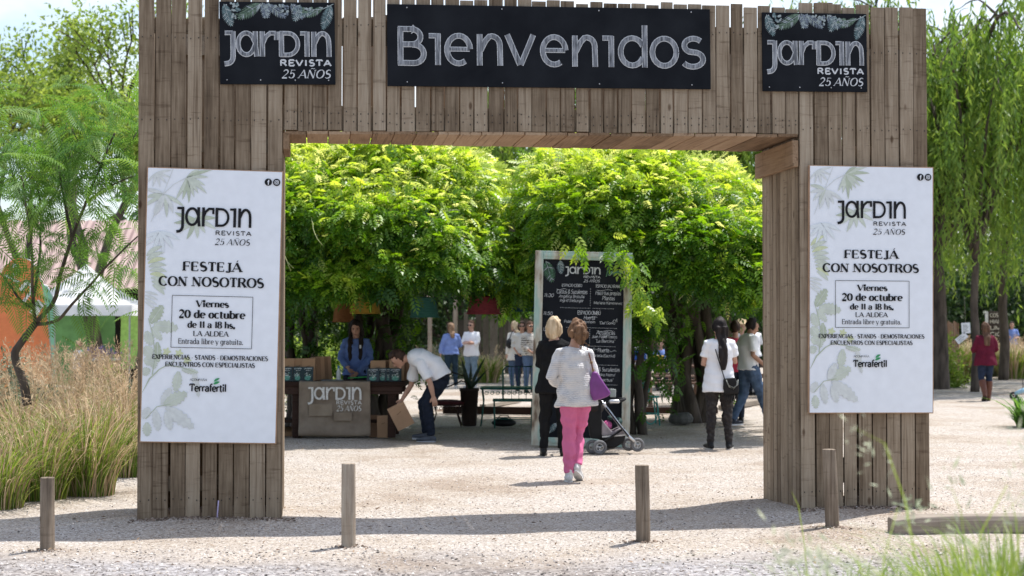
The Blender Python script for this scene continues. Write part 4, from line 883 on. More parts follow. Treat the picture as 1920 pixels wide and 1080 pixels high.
# --- soil pushed up round the posts and the gate's feet
q = []
for (px, py, r, m_) in ((88, 1035, .16, 60), (653, 1028, .13, 40), (1206, 1018, .16, 70), (1561, 995, .22, 130)):
    b = G(px, py); a = RNG.random(m_)*2*PI; rr = .05+r*RNG.random(m_)**1.5; q.append(np.stack([b.x+rr*np.cos(a), b.y+.6*rr*np.sin(a), np.zeros(m_)], 1))
for u0, u1 in ((0, 1.14), (5.40, 6.52)):
    m_ = 420; u = u0-.05+(u1-u0+.15)*RNG.random(m_); v = -.02-.14*RNG.random(m_)**2; q.append(np.stack([GO.x+GE.x*u+GN.x*v, GO.y+GE.y*u+GN.y*v, np.zeros(m_)], 1))
q = np.concatenate(q); q[:, 2] = hgt(q[:, 0], q[:, 1])-.010; m_ = len(q)
tag(scatter('soil_crumbs', mat('soil', [(0, (.07, .045, .032)), (.6, (.24, .175, .13)), (1, (.40, .33, .27))], scale=30, tint=.85), None, sv, sf, q, rnd(m_)*[1, 1, .3], np.tile([0, 0, 1.], (m_, 1))+.4*rnd(m_), .005+.013*RNG.random(m_)**2, RNG.random(m_)), kind='stuff')
# --- far woodland closing the view
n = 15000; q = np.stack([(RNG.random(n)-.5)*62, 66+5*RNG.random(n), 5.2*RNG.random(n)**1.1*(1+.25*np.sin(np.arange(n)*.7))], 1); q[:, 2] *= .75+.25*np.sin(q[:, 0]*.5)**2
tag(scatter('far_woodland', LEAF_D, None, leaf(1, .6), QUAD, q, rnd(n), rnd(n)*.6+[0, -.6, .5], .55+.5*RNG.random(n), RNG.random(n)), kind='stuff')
# --- willows
def willow(label, base, h_, rad, seed, ns, tr=.2, low=1.7, bend=None, xr=None, trunk_pts=None):
    rs = np.random.default_rng(seed); random.seed(seed); t = thing('weeping_willow', label, 'tree', base, group='weeping willows'); mb = MB(); hang_ = []
    tp = trunk_pts or [Vector((0, 0, -.05)), Vector((.05, 0, 1.0)), Vector((0, 0, 2.0)), Vector((.05, 0, h_*.38))]
    limb(mb, tp, tr, tr*.72, 12, .01); top = tp[-1]
    for k in range(13):
        a = 2*PI*k/13+random.uniform(-.2, .2); r_ = rad*random.uniform(.45, 1.0); z = h_*random.uniform(.72, 1.0)
        if xr: r_ *= (xr if math.cos(a) < 0 else 1)
        e = top+Vector((r_*math.cos(a), r_*math.sin(a), z-top.z)); m_ = top+Vector((r_*.35*math.cos(a), r_*.35*math.sin(a), (z-top.z)*.62)); m2 = top+Vector((r_*.75*math.cos(a), r_*.75*math.sin(a), (z-top.z)*1.0))
        o_ = limb(mb, [top, m_, m2, e-Vector((0, 0, .5))], tr*.45, tr*.06, 7, .04); hang_ += o_[5:]
        for q in range(3):
            s = o_[random.randint(4, 10)]; e2 = s+Vector((random.gauss(0, .9), random.gauss(0, .9), random.uniform(.1, 1.0))); o2 = limb(mb, [s, (s+e2)/2+Vector((0, 0, .3)), e2], tr*.14, tr*.03, 5, .02); hang_ += o2[2:]
    mb.build('trunk', BARK, t, True)
    H = np.array([tuple(q) for q in hang_]); hi = rs.integers(0, len(H), ns); st = H[hi]+rs.normal(size=(ns, 3))*[.3, .3, .2]
    ln = np.minimum(st[:, 2]-low-1.6*rs.random(ns)**2+rs.normal(size=ns)*.3, (.8+4.6*rs.random(ns)**1.4)); ln = np.where((np.hypot(st[:, 0], st[:, 1]) < 1.3), np.minimum(ln, 1.2), ln); ln = np.maximum(ln, .4); sp_ = .085; pos = []; ax = []; ti = []; tb = rs.random(ns)
    for i in range(ns):
        m_ = int(ln[i]/sp_); k = np.arange(m_)*sp_; w1 = rs.normal()*.07; ph = rs.random()*6
        q = np.stack([st[i, 0]+w1*k+.05*np.sin(k*1.4+ph)+.1*(1-np.exp(-k*3))*rs.normal(), st[i, 1]+.05*np.cos(k*1.3+ph), st[i, 2]-k], 1); pos.append(q)
        a = rs.normal(size=(m_, 3))*.45+[0, 0, -1]; ax.append(a); ti.append(np.clip(.1+.55*tb[i]+.35*rs.random(m_), 0, 1))
    pos = np.concatenate(pos); ax = np.concatenate(ax); ti = np.concatenate(ti); n = len(pos)
    scatter('crown', LEAF_L, t, leaf(1, .24, fold=.1), QUAD, pos, ax, rs.normal(size=(n, 3)), .16+.10*rs.random(n), ti); return t
D = 38.0; b = G(1761, 727); b = Vector(((1762-960)/F*D, D, 0))
Q = lambda px, py, dd=0: P(px, py, D+dd)-b
willow('big weeping willow with thick dark trunk just right of the gate', b, 8.9, 4.3, 101, 1250, .24, 1.75, trunk_pts=[Q(1764, 745), Q(1762, 690), Q(1760, 600), Q(1757, 530), Q(1752, 480)], xr=.62)
D = 44.0; b = Vector(((1880-960)/F*D, D, 0)); willow('slim trunked weeping willow near the right edge behind the maroon woman', b, 8.8, 4.2, 102, 850, .15, 1.9)
D = 36.5; b = Vector(((1826-960)/F*D, D, 0)); willow('weeping willow with straight narrow trunk beside the hanging notices', b, 8.0, 2.7, 105, 500, .11, 2.3)
b = Vector(((1290-960)/F*41, 41, 0)); willow('weeping willow rising behind the wisteria above the menu board', b, 8.6, 4.6, 103, 1500, .2, 2.6)
b = Vector(((1010-960)/F*46, 46, 0)); willow('farther weeping willow seen in the dip between the wisteria mounds', b, 8.6, 4.4, 104, 1200, .2, 2.4)

# --- tussock grasses
def blades(mb_pos, name, m, parent, n, h_, spread, w_, seed, tint, arch=.55, seg=5, zfrom=0):
    """arching blades as 5-segment strips, one mesh"""
    rs = np.random.default_rng(seed); a = rs.random(n)*2*PI; r0 = spread*.30*np.sqrt(rs.random(n)); hh = h_*(.35+.7*rs.random(n)); out_ = arch*hh*(.15+1.1*rs.random(n)**1.3)
    b = np.stack([r0*np.cos(a), r0*np.sin(a), np.full(n, -.02)], 1); d = np.stack([np.cos(a+rs.normal(size=n)*.5), np.sin(a+rs.normal(size=n)*.5), np.zeros(n)], 1); sd_ = np.stack([-d[:, 1], d[:, 0], np.zeros(n)], 1)+.5*rs.normal(size=(n, 3))*[1, 1, 0]; sd_ = unit(sd_)
    V = np.zeros((n, (seg+1)*2, 3))
    for i in range(seg+1):
        t = i/seg; z = hh*(1.25*t-.38*t**3*(1+.5*(out_/hh))); p = b+d*(out_*(.30*t+.70*t**2.1))[:, None]; p[:, 2] += z; wv = w_*(1-t**1.6)*.5+.0008
        V[:, 2*i] = p-sd_*wv; V[:, 2*i+1] = p+sd_*wv
    q = np.array([(2*i, 2*i+1, 2*i+3, 2*i+2) for i in range(seg)]); Fq = (q[None]+(np.arange(n)*(seg+1)*2)[:, None, None]).reshape(-1, 4)
    tt = np.repeat(np.clip(tint[0]+(tint[1]-tint[0])*rs.random(n), 0, 1), seg)
    o = link(name, np_mesh(name, V.reshape(-1, 3), Fq, tt, m), parent); return V
def plumes(parent, V, n, m, seed, ln=.22, per=16, size=.035, tint=(.1, 1), wide=.012):
    rs = np.random.default_rng(seed); i = rs.choice(len(V), n); tip = V[i, -1]; pre = V[i, -5]; dr = unit(tip-pre); k = rs.random((n, per)); pos = (tip[:, None]+dr[:, None]*(k[..., None]-.75)*ln).reshape(-1, 3); pos += rs.normal(size=pos.shape)*wide
    ax = np.repeat(dr, per, 0)+.55*rs.normal(size=(n*per, 3)); tb = np.repeat(rs.random(n), per)
    scatter('plume', m, parent, leaf(1, .16, fold=.05), QUAD, pos, ax, rs.normal(size=(n*per, 3)), size*(.7+.9*rs.random(n*per)), np.clip(tint[0]+(tint[1]-tint[0])*(.6*tb+.4*rs.random(n*per)), 0, 1))
def tussock(label, px, py, h_, sp_, seed, nb, npl, ph=1.45, m=LEAF_G, tint=(.1, 1), d=None, straw=(.1, 1), bw=.0085, cat='grass', group='tussock grasses at the left'):
    b = G(px, py) if d is None else Vector((*at(px, d), 0)); t = thing('tussock_grass', label, cat, b, group=group)
    blades(None, 'blades', m, t, int(nb*.72), h_, sp_, bw, seed, tint, .85); blades(None, 'dry_blades', STRAW, t, int(nb*.42), h_*1.1, sp_, bw, seed+7, (.2, 1), .8)
    if npl:
        V = blades(None, 'stalks', STRAW, t, npl, h_*ph, sp_*.9, .005, seed+1, straw, .34); plumes(t, V, npl, STRAW, seed+2, .3, 15, .05, straw)
    return t
for i, a in enumerate([('bright green tussock spilling onto the path beside the gate pillar nearest the grasses', 165, 925, .98, 1.0, 800, 60, 1.35), ('green tussock behind the leftmost wooden post', 75, 935, .86, .95, 600, 30, 1.4), ('green tussock at the left edge of the picture nearest the path', -5, 950, .70, .9, 600, 20, 1.4),
                       ('straw plumed tussock close against the gate pillar nearest the grasses', 235, 892, .95, .7, 500, 130, 1.5), ('tall straw plumed tussock in the middle of the left bed', 130, 880, .80, .8, 650, 210, 1.75), ('straw plumed tussock under the feathery tree', 45, 865, .85, .8, 650, 170, 1.7),
                       ('straw tussock farther back against the gate pillar nearest the grasses', 222, 845, .95, .8, 450, 210, 1.55), ('straw tussock farther back in the middle of the bed', 120, 835, .95, .9, 450, 220, 1.6), ('straw tussock farther back at the left edge', 20, 830, .9, .9, 450, 150, 1.6), ('thin brown tussock deepest in the bed by the tent', 190, 812, 1.0, 1.0, 350, 230, 1.5), ('thin brown tussock deepest in the bed by the orange flag', 80, 808, 1.0, 1.0, 350, 200, 1.5)]):
    tussock(a[0], a[1], a[2], a[3]*1.05, a[4]*.8, 200+10*i, int(a[5]*.95), int(a[6]*(.95 if a[2] > 880 else .6)), a[7]*(1. if a[2] > 860 else .93))
for i, (px, d, lb) in enumerate([(1800, 46, 'pale tussock behind the hanging notices'), (1855, 47, 'pale tussock behind the maroon woman'), (1900, 45, 'pale rounded tussock at the right edge'), (1945, 46, 'pale tussock cut by the right edge'), (1835, 52, 'taller pale tussock farther back at right'), (1910, 53, 'taller pale tussock farthest back at right'), (1770, 50, 'pale tussock behind the slatted planter')]):
    tussock(lb, px, 0, 1.15, 1.3, 400+10*i, 700, 60, 1.2, LEAF_O if i % 2 else LEAF_G, (.35, 1), d=d, bw=.03, group='pale tussocks by the willows', straw=(.4, 1))
for i, (px, d, lb) in enumerate([(800, 47, 'green tussock in front of the plank fence at left'), (868, 46, 'green tussock between the two far standing people'), (915, 42, 'spiky green tussock in front of the plank fence')]):
    tussock(lb, px, 0, .9, .9, 480+10*i, 450, 40, 1.25, LEAF_G, (.2, 1), d=d, bw=.03, group='green tussocks by the plank fence', straw=(.4, 1))
# strap-leaved clump at the right edge
b = G(1925, 800); t = thing('strap_leaf_plant', 'dark green strap leaved clump cut by the right edge', 'plant', b); blades(None, 'blades', LEAF_F, t, 220, .62, .5, .035, 501, (.0, .7), .95)

# --- grass close to the lens, bottom right
def near_grass(label, x, y, h_, n, seed, sp_, npl, hp, arch=.75):
    t = thing('meadow_grass', label, 'grass', (x, y, 0), group='tall grasses close to the viewer')
    blades(None, 'blades', LEAF_G, t, n, h_, sp_, .009, seed, (.3, 1), .55)
    if npl:
        V = blades(None, 'stalks', LEAF_G, t, npl, hp, sp_, .005, seed+1, (.5, 1), arch); plumes(t, V, npl, mat('green_plume', [(0, (.26, .30, .17)), (1, (.58, .60, .45))], scale=2, tint=.9, transl=.3), seed+2, .30, 24, .038, wide=.028)
    return t
near_grass('tall blurred meadow grass nearest the lower right corner', 1.58, 4.9, 1.16, 650, 600, .8, 7, 1.5)
near_grass('blurred meadow grass left of the corner clump', 1.38, 5.2, .98, 260, 610, .6, 5, 1.55)
near_grass('thin plumed grass standing before the gate pillar nearest the willows', 1.02, 4.4, .98, 30, 620, .25, 15, 1.62)
near_grass('sparse blurred grass at the bottom right of the gravel', 1.78, 5.6, 1.05, 260, 630, .7, 2, 1.4)
near_grass('low bright grass filling the lower right corner', 1.92, 6.3, .88, 900, 650, .95, 4, 1.2)
near_grass('low grass tuft at the bottom before the timber sleeper', 1.42, 6.6, .72, 420, 660, .7, 2, 1.2)
near_grass('single thin grass stalk low before the gate opening', .03, 4.3, .9, 5, 640, .1, 2, 1.3)
# ------------------------------------------------------------------ left background: tin-roofed shed, tent, flags
def dxy(px, d): return Vector(((px-960)/F*d, d, 0))
def zat(py, d): return CAMH+(604.7-py)*d/F
TIN = mat('tin_roof', [(.3, (.30, .20, .185)), (.7, (.42, .30, .28))], scale=1.2, stretch=(1, 1, 1), rough=.6, bump=.1)
DARKW = plain('dark_timber', (.028, .022, .018), .85, var=.4, scale=4); TABW = wood('stained_table_wood', [(.28, (.018, .010, .008)), (.5, (.045, .025, .019)), (.72, (.085, .05, .04))], 0, .2)
D = 42.0; t = thing('shed', 'long open shed with faded pink corrugated tin roof behind the tent', 'shed', dxy(150, D))
mb = MB(); x0, x1 = -5.0, 3.6; ze, zr = zat(541, D), zat(413, D+3); n = 172
vs = []; fs = []
for k in range(4):
    for i in range(n+1):
        vs.append((x0+(x1-x0)*i/n, 3.0*k/3, ze+(zr-ze)*k/3+.022*math.sin(i*PI/2)-(.012 if k in (1,) else 0)))
for k in range(3):
    for i in range(n): fs.append((k*(n+1)+i, k*(n+1)+i+1, (k+1)*(n+1)+i+1, (k+1)*(n+1)+i))
mb.add(vs, fs); r = mb.build('roof', TIN, t); r.modifiers.new('thick', 'SOLIDIFY').thickness = .02
mb = MB(); mb.box(((x0+x1)/2, 1.4, ze-.13), (x1-x0, .08, .16)); mb.build('gutter_beam', DARKW, t)
mb = MB(); mb.box(((x0+x1)/2, 3.0, zr/2-.06), (x1-x0, .15, zr-.12)); mb.build('wall', DARKW, t)
for x_ in (-4.8, -2.4, 0, 1.75, 3.4):
    mb = MB(); mb.box((x_, .12, ze/2-.03), (.14, .14, ze-.06)); mb.build('post', DARKW, t)
mb = MB(); mb.box((-.3, 1.2, .45), (4.2, .7, .9)); mb.build('counter', DARKW, t, bevel=.02)
CANVAS = mat('tent_canvas', [(.3, (.72, .73, .75)), (.7, (.82, .82, .83))], scale=3, rough=.7, bump=.1, transl=.25)
STEEL = plain('grey_steel', (.42, .43, .45), .4, metal=.8)
D = 35.0; c = dxy(132, D); t = thing('tent', 'white pop up tent with peaked canopy and green side cloth', 'tent', c+Vector((0, 1.3, 0)))
hw = 1.36; zp, zc, zv = zat(495, D+1.3), zat(574, D), zat(586, D); n = 14; vs = []; fs = []
for k in range(4):
    a0 = k*PI/2
    for i in range(n+1):
        for j in range(9):
            tt = i/n; s = -1+2*j/8; rr = 1-tt; f = 1-tt; z = zc+(zp-zc)*(1-(1-tt)**.62 if False else tt**1.55)-.05*(1-s*s)*rr*math.sin(PI*min(1, rr))
            x_, y_ = hw*rr*s, -hw*rr; ca, sa = math.cos(a0), math.sin(a0); vs.append((x_*ca-y_*sa, x_*sa+y_*ca, z))
    o_ = k*(n+1)*9
    for i in range(n):
        for j in range(8): fs.append((o_+i*9+j, o_+i*9+j+1, o_+(i+1)*9+j+1, o_+(i+1)*9+j))
mb = MB(); mb.add(vs, fs); mb.build('canopy', CANVAS, t, True)
mb = MB()
for k in range(4):
    M = Matrix.Rotation(k*PI/2, 3, 'Z'); mb.box(M @ Vector((0, -hw-.004, (zc+zv)/2-.02)), (2*hw, .012, zc-zv+.10), M)
mb.build('valance', CANVAS, t)
for a in (-1, 1):
    for b_ in (-1, 1):
        mb = MB(); mb.tube([(a*(hw-.05), b_*(hw-.05), 0), (a*(hw-.05), b_*(hw-.05), zc-.02)], [.02]*2, 8); mb.build('leg', STEEL, t)
mb = MB(); mb.slab([(-1.25, .1), (.35, .1), (.35, zc-.15), (-1.25, zc-.15)], 1.22, 1.25); mb.build('back_cloth', plain('green_cloth', (.16, .34, .12), .8, var=.25, scale=4), t)
mb = MB(); mb.slab([(.55, .5), (1.05, .5), (1.02, zc-.12), (.58, zc-.12)], .9, .93); mb.build('side_cloth', plain('lime_cloth', (.33, .56, .14), .8), t)
t = thing('display_table', 'small table with purple flowers under the white tent', 'table', dxy(188, 33.5))
mb = MB(); mb.box((0, 0, .80), (.75, .5, .04)); mb.build('table_top', plain('pale_laminate', (.5, .5, .48)), t)
for a in (-.32, .32):
    mb = MB(); mb.box((a, 0, .39), (.05, .4, .78)); mb.build('leg', DARKW, t)
n = 260; o = scatter('flower_pots', mat('lavender', [(0, (.10, .07, .16)), (1, (.36, .27, .48))], scale=5, tint=.9, transl=.2), None, leaf(1, .4), QUAD, np.array(dxy(188, 33.5))+np.array([0, 0, .92])+RNG.normal(size=(n, 3))*[.15, .08, .06], rnd(n)+[0, 0, 1.2], rnd(n), .07+.05*RNG.random(n), RNG.random(n))
tag(o, 'bunch of purple flowers on the table under the tent', 'flowers')
def feather_flag(label, D, outline, col, marks, pole):
    c = dxy(pole[0], D); t = thing('feather_flag', label, 'flag', c); A = lambda p: ((p[0]-960)/F*D-c.x, zat(p[1], D))
    pts = [A(p) for p in outline]; mb = MB(); mb.slab(pts, -.004, .004); mb.build('cloth', col, t)
    mb = MB(); pp = [Vector((A(p)[0], .012, A(p)[1])) for p in pole[1]]; mb.tube(pp, [.014]*len(pp), 7); mb.build('pole', STEEL, t, True)
    for k, (m, strokes) in enumerate(marks):
        mb = MB()
        for s in strokes:
            if len(s) == 3: mb.poly([A((s[0]+s[2]*math.cos(a*PI/6), s[1]+s[2]*math.sin(a*PI/6))) for a in range(12)], -.007)
            else: mb.ribbon([A(p) for p in s[0]], [s[1]*D/F]*len(s[0]), -.007-.001*random.random())
        mb.build('lettering', m, t)
ORG = plain('orange_cloth', (.74, .23, .09), .7, var=.06); MINT = plain('mint_cloth', (.24, .53, .38), .7, var=.06); WCL = plain('white_cloth', (.75, .75, .75), .8, var=.04)
feather_flag('orange feather flag with white lettering at the left edge', 24.5, [(-28, 795), (-18, 600), (-6, 530), (8, 500), (24, 486), (42, 483), (58, 490), (70, 508), (80, 545), (89, 600), (95, 660), (99, 735), (99, 795)], ORG,
             [(WCL, [(27, 498, 4.6), ([(24, 517), (36, 504)], 6), ([(8, 515), (22, 522), (36, 530)], 6), ([(38, 546), (52, 526)], 9), ([(44, 566), (60, 545), (56, 532)], 6), ([(62, 590), (78, 566)], 16)]), (plain('flag_grey', (.12, .11, .11)), [([(42, 547), (57, 530)], 3)])], (99, [(99, 800), (99, 735), (95, 660), (89, 600), (80, 545), (70, 508), (58, 490), (42, 483)]))
feather_flag('mint green feather flag behind the orange one', 27.0, [(-40, 785), (-30, 640), (-14, 560), (0, 535), (30, 525), (66, 528), (88, 537), (98, 556), (102, 620), (104, 700), (104, 785)], MINT, [(WCL, [([(0, 585), (30, 570), (60, 572)], 18)])], (104, [(104, 780), (104, 700), (102, 620), (98, 556), (88, 537), (66, 528)]))

# ------------------------------------------------------------------ far middle: plank fence, pale posts
OLDW = wood('old_fence_wood', [(.28, (.05, .04, .033)), (.5, (.12, .10, .085)), (.72, (.22, .19, .165))], 2, .4)
D = 48.5; c = dxy(935, D); t = thing('plank_fence', 'dark weathered vertical plank fence behind the group of visitors', 'fence', c)
mb = MB(); xx = -1.6
while xx < 2.6:
    w_ = random.uniform(.16, .3); mb.tint = random.random(); hh = random.uniform(1.55, 1.95); mb.box((xx+w_/2, random.uniform(-.02, .02), hh/2), (w_-.02, .03, hh)); xx += w_
mb.build('planks', OLDW, t)
for x_ in (-1.0, .35, 1.5):
    mb = MB(); mb.tint = .9; mb.box((x_, -.06, .95), (.12, .08, 1.9)); mb.build('post', OLDW, t)
for px, py, d, lb in ((806, 592, 40, 'pale square timber post left of the blue blouse woman'), (854, 588, 41, 'pale square timber post above the far standing people')):
    b = dxy(px, d); mb = MB(); mb.tint = .8; hh = zat(py, d)+.5; mb.box((0, 0, hh/2), (.10, .10, hh)); mb.box((0, -.02, hh-.04), (.16, .10, .08)); o = mb.build('timber_post', POSTW, None, bevel=.008, loc=b); tag(o, lb, 'post')
MULCH = mat('mulch', [(.3, (.06, .035, .022)), (.7, (.22, .14, .09))], scale=14, bump=.8, bscale=40, bdist=.03)
def edging(label, p0, p1, d0, d1, h_=.10):
    a, b = dxy(p0, d0), dxy(p1, d1); v = b-a; mb = MB(); mb.tint = random.random(); l = v.length; mb.box((l/2, 0, h_/2), (l, .12, h_)); o = mb.build('timber_edging', TABW if h_ > .09 else SLEEP, None, bevel=.008, loc=a); o.rotation_euler = (0, 0, math.atan2(v.y, v.x)); return tag(o, label, 'timber')
edging('dark timber edging on the ground behind the plant pot', 832, 1003, 27.6, 27.2, .13)
edging('pale timber edging running back beside the green table', 905, 972, 29.2, 31.5, .08)
edging('dark timber edging under the benches right of the trunk', 1195, 1345, 27.6, 27.6, .11)
edging('pale timber edging right of the white tee woman', 1352, 1432, 28.6, 31.0, .09)
edging('dark low timber edging by the slatted planter', 1742, 1815, 41, 41, .22)
mb = MB(); n = 24; vs = [(0, 0, .05)]+[(1.5*math.cos(2*PI*i/n)*(1+.1*math.sin(i*3)), .9*math.sin(2*PI*i/n), -.01) for i in range(n)]
mb.add(vs, [(0, 1+i, 1+(i+1) % n) for i in range(n)]); tag(mb.build('mulch_bed', MULCH, None, loc=dxy(960, 28.8)), kind='structure')

# ------------------------------------------------------------------ right background
D = 40.5; t = thing('slatted_planter', 'upright wooden slat planter standing behind the big willow trunk', 'planter', dxy(1780, D)); mb = MB()
SLAT = wood('red_slat_wood', [(.28, (.20, .11, .07)), (.5, (.36, .22, .15)), (.72, (.5, .34, .24))], 2, .2)
for i in range(9): mb.tint = random.random(); mb.box((-.17+.048*i, random.uniform(-.01, .01), zat(602, D)/2), (.04, .03, zat(602+(i % 3)*4, D)))
mb.build('slats', SLAT, t)
for z in (.3, 1.3):
    mb = MB(); mb.tint = .4; mb.box((.02, .04, z), (.46, .03, .07)); mb.build('rail', SLAT, t)
PAPER = plain('white_paper', (.72, .74, .76), .8, var=.03); CORD = plain('cord', (.25, .22, .18), .9)
def notice(label, px, py, w_, h_, ang, d, lines):
    c = P(px, py, d); t = thing('hanging_notice', label, 'notice', c, (0, -math.radians(ang), 0)); mb = MB(); mb.box((0, 0, 0), (w_, .008, h_)); mb.build('sheet', PAPER, t)
    mb = MB()
    for i in range(lines): mb.ribbon([(-w_*.32, h_*(.28-.56*i/max(1, lines-1))), (w_*random.uniform(.1, .34), h_*(.28-.56*i/max(1, lines-1)))], [.012]*2, -.006)
    mb.build('print', plain('grey_ink', (.18, .18, .18)), t); mb = MB(); mb.tube([(0, 0, h_/2), (.02, 0, h_/2+.6)], [.004]*2, 5); mb.build('cord', CORD, t)
notice('upper white notice hanging from the willow by the narrow trunk', 1811, 615, .20, .24, 4, 36, 5)
notice('tilted white notice hanging lower from the willow', 1803, 634, .28, .14, 38, 36, 3)
D = 48; t = thing('park_sign', 'dark brown wooden sign with pale capital letters behind the maroon woman', 'sign', dxy(1866, D)); zt, zb = zat(584, D), zat(632, D)
mb = MB(); mb.box((0, 0, (zt+zb)/2), (.42, .05, zt-zb)); mb.build('panel', plain('brown_panel', (.045, .03, .024)), t, bevel=.01)
mb = MB()
for i, s in enumerate(('COST', 'HIAN', 'UM', 'CIC')): text(mb, s, -.17, .17, zt-.17-.19*i, .11, -.03, .17, .15, 0)
mb.build('lettering', plain('cream_paint', (.62, .58, .5)), t)
mb = MB(); mb.box((-.26, .0, zt/2), (.07, .07, zt)); mb.build('post', plain('white_post', (.7, .7, .7)), t); mb = MB(); mb.box((.12, .06, zb/2), (.08, .06, zb)); mb.build('post', DARKW, t)
D = 32.5; t = thing('blue_trolley', 'light blue folding trolley with small black wheel cut by the right edge', 'trolley', dxy(1912, D)); BLU = plain('light_blue_paint', (.28, .46, .58), .5)
mb = MB(); mb.tube([(-.12, 0, .12), (.05, 0, .19), (.40, 0, .26)], [(.035, .05), (.05, .05), (.05, .05)], 8); mb.build('bed', BLU, t, True)
mb = MB(); mb.tube([(.06, 0, .2), (.05, 0, .42), (.3, 0, .42), (.3, 0, .24)], [.012]*4, 7); mb.build('handle', plain('black_tube', (.02, .02, .02)), t, True)
mb = MB(); mb.torus((-.14, 0, .085), .06, .025, Matrix.Rotation(PI/2, 3, 'X'), 18, 8); mb.ball((-.14, 0, .085), (.02, .03, .02)); mb.build('wheel', plain('black_tyre', (.015, .015, .016)), t, True)

# ------------------------------------------------------------------ menu board
FRM = mat('flaked_paint_frame', [(.34, (.16, .115, .08)), (.42, (.40, .36, .28)), (.50, (.50, .50, .42)), (.60, (.33, .46, .40)), (.72, (.44, .55, .48))], scale=7, stretch=(1, 1, .35), rough=.85, bump=.4, bscale=40, detail=8)
D = 20.3; bw, bh = 184*D/F, 366*D/F
t = thing('menu_board', 'tall standing blackboard programme in a flaked mint painted frame', 'blackboard', dxy(1088, D)+Vector((0, 0, .0)), (math.radians(-4), math.radians(1.4), .03))
fw = .105
def frame_side(a, b, wd):
    a, b = Vector(a), Vector(b); mb = MB(); d = (b-a).normalized(); s = Vector((d.z, 0, -d.x))
    mb.slab([tuple((p.x, p.z)) for p in (a+s*wd/2, b+s*wd/2, b-s*wd/2, a-s*wd/2)], -.03, .03); mb.slab([tuple((p.x, p.z)) for p in (a+s*wd*.18, b+s*wd*.18, b-s*wd*.18, a-s*wd*.18)], -.037, -.03); return mb.build('frame_rail', FRM, t, bevel=.006)
frame_side((-bw/2+fw/2, 0, .0), (-bw/2+fw/2, 0, bh), fw); frame_side((bw/2-fw/2, 0, .0), (bw/2-fw/2, 0, bh), fw)
frame_side((-bw/2+fw+.001, 0, fw/2), (bw/2-fw-.001, 0, fw/2), fw); frame_side((-bw/2+fw+.001, 0, bh-fw/2), (bw/2-fw-.001, 0, bh-fw/2), fw)
mb = MB(); mb.box((0, .01, bh/2), (bw-2*fw+.03, .012, bh-2*fw+.03)); mb.build('slate', SLATE, t)
iw, ih = bw-2*fw, bh-2*fw; x = lambda u: -iw/2+u*iw
z = lambda v: bh-fw-v*ih
mb = MB(); yy = -.001; S = dict(thick=.10, thin=.09, serif=0, slant=.16, wob=.012)
def C(s, u0, u1, v, cap, **k): text(mb, s, x(u0), x(u1), z(v), cap*ih, yy, **{**S, **k})
logo(mb, x(.275), x(.71), z(.079), .040*ih, yy)
C('REVISTA', .50, .71, .101, .012, slant=0, thick=.14, thin=.13); C('25 AÑOS', .50, .70, .125, .015, slant=.25, thick=.13, track=.05)
C('ESPACIO CEIBO', .235, .485, .153, .016, slant=0, thick=.13); C('ESPACIO JACARANDÁ', .655, .99, .153, .017, slant=0, thick=.13)
C('Cactus & Suculentas', .17, .55, .192, .023); C('Angélica Bratulla', .20, .515, .215, .016); C('Ingrid Sieburger', .21, .505, .238, .016)
C('Hacé tus propias', .65, .965, .194, .021); C('Plantas', .735, .89, .223, .021); C('Mariana Kamenevec', .63, .985, .247, .015)
C('11:30', .015, .135, .213, .018); C('11:50', .01, .125, .315, .018); C('12:10', .01, .12, .405, .018); C('13:00', .01, .12, .505, .018); C('14:00', .01, .12, .605, .018)
C('ESPACIO OMBÚ', .435, .72, .308, .021, slant=0, thick=.13); C('Huerta', .51, .65, .335, .020); C('Federico Muschenheim', .27, .655, .356, .015); C('“Del Gorro“', .70, .91, .36, .015)
C('Acuáticas', .67, .90, .418, .022); C('Juan Pablo Tranco', .615, .925, .438, .016); C('“La Barcina“', .66, .90, .463, .017)
C('Huerta', .69, .83, .517, .022); C('Gabriela Escrivá', .58, .905, .545, .016); C('Cactus & Suculentas', .55, .965, .625, .022); C('Alejandro Nervi', .58, .91, .652, .016); C('“Grocactus“', .62, .89, .68, .016); C('Huerta', .74, .90, .735, .022)
for u0, u1, v in ((.22, .60, .272), (.62, .89, .272), (.3, .93, .382), (.4, .92, .485), (.4, .95, .59), (.4, .95, .70)):
    k = int((u1-u0)*55)
    for i in range(k): mb.ribbon([(x(u0+(u1-u0)*i/k), z(v)), (x(u0+(u1-u0)*(i+.5)/k), z(v))], [.005]*2, yy)
for v0, v1 in ((.16, .265), (.39, .475)):
    for i in range(8): mb.ribbon([(x(.59), z(v0+(v1-v0)*i/8)), (x(.59), z(v0+(v1-v0)*(i+.5)/8))], [.004]*2, yy)
for (u, v, s) in ((.87, .345, 1), (.76, .435, .8), (.60, .51, .9)): mb.ribbon([(x(u), z(v)), (x(u+.02*s), z(v-.012)), (x(u+.035*s), z(v-.004)), (x(u+.05*s), z(v-.018)), (x(u+.055*s), z(v))], [.005]*5, yy)
for (u0, u1, v) in ((.52, .68, .322), (.17, .3, .168), (.67, .86, .168), (.68, .88, .398), (.66, .72, .50), (.84, .92, .51)): mb.ribbon([(x(u0+(u1-u0)*i/6), z(v+.004*math.sin(i*1.1))) for i in range(7)], [.004]*7, yy)
mb.build('chalk_writing', plain('board_chalk', (.50, .51, .51), .95, 0, var=.3, scale=40), t)
mb = MB(); gm = garland_mats(); gm[1] = plain('board_leaf_green', (.10, .20, .12), .95, 0, var=.5, scale=40)
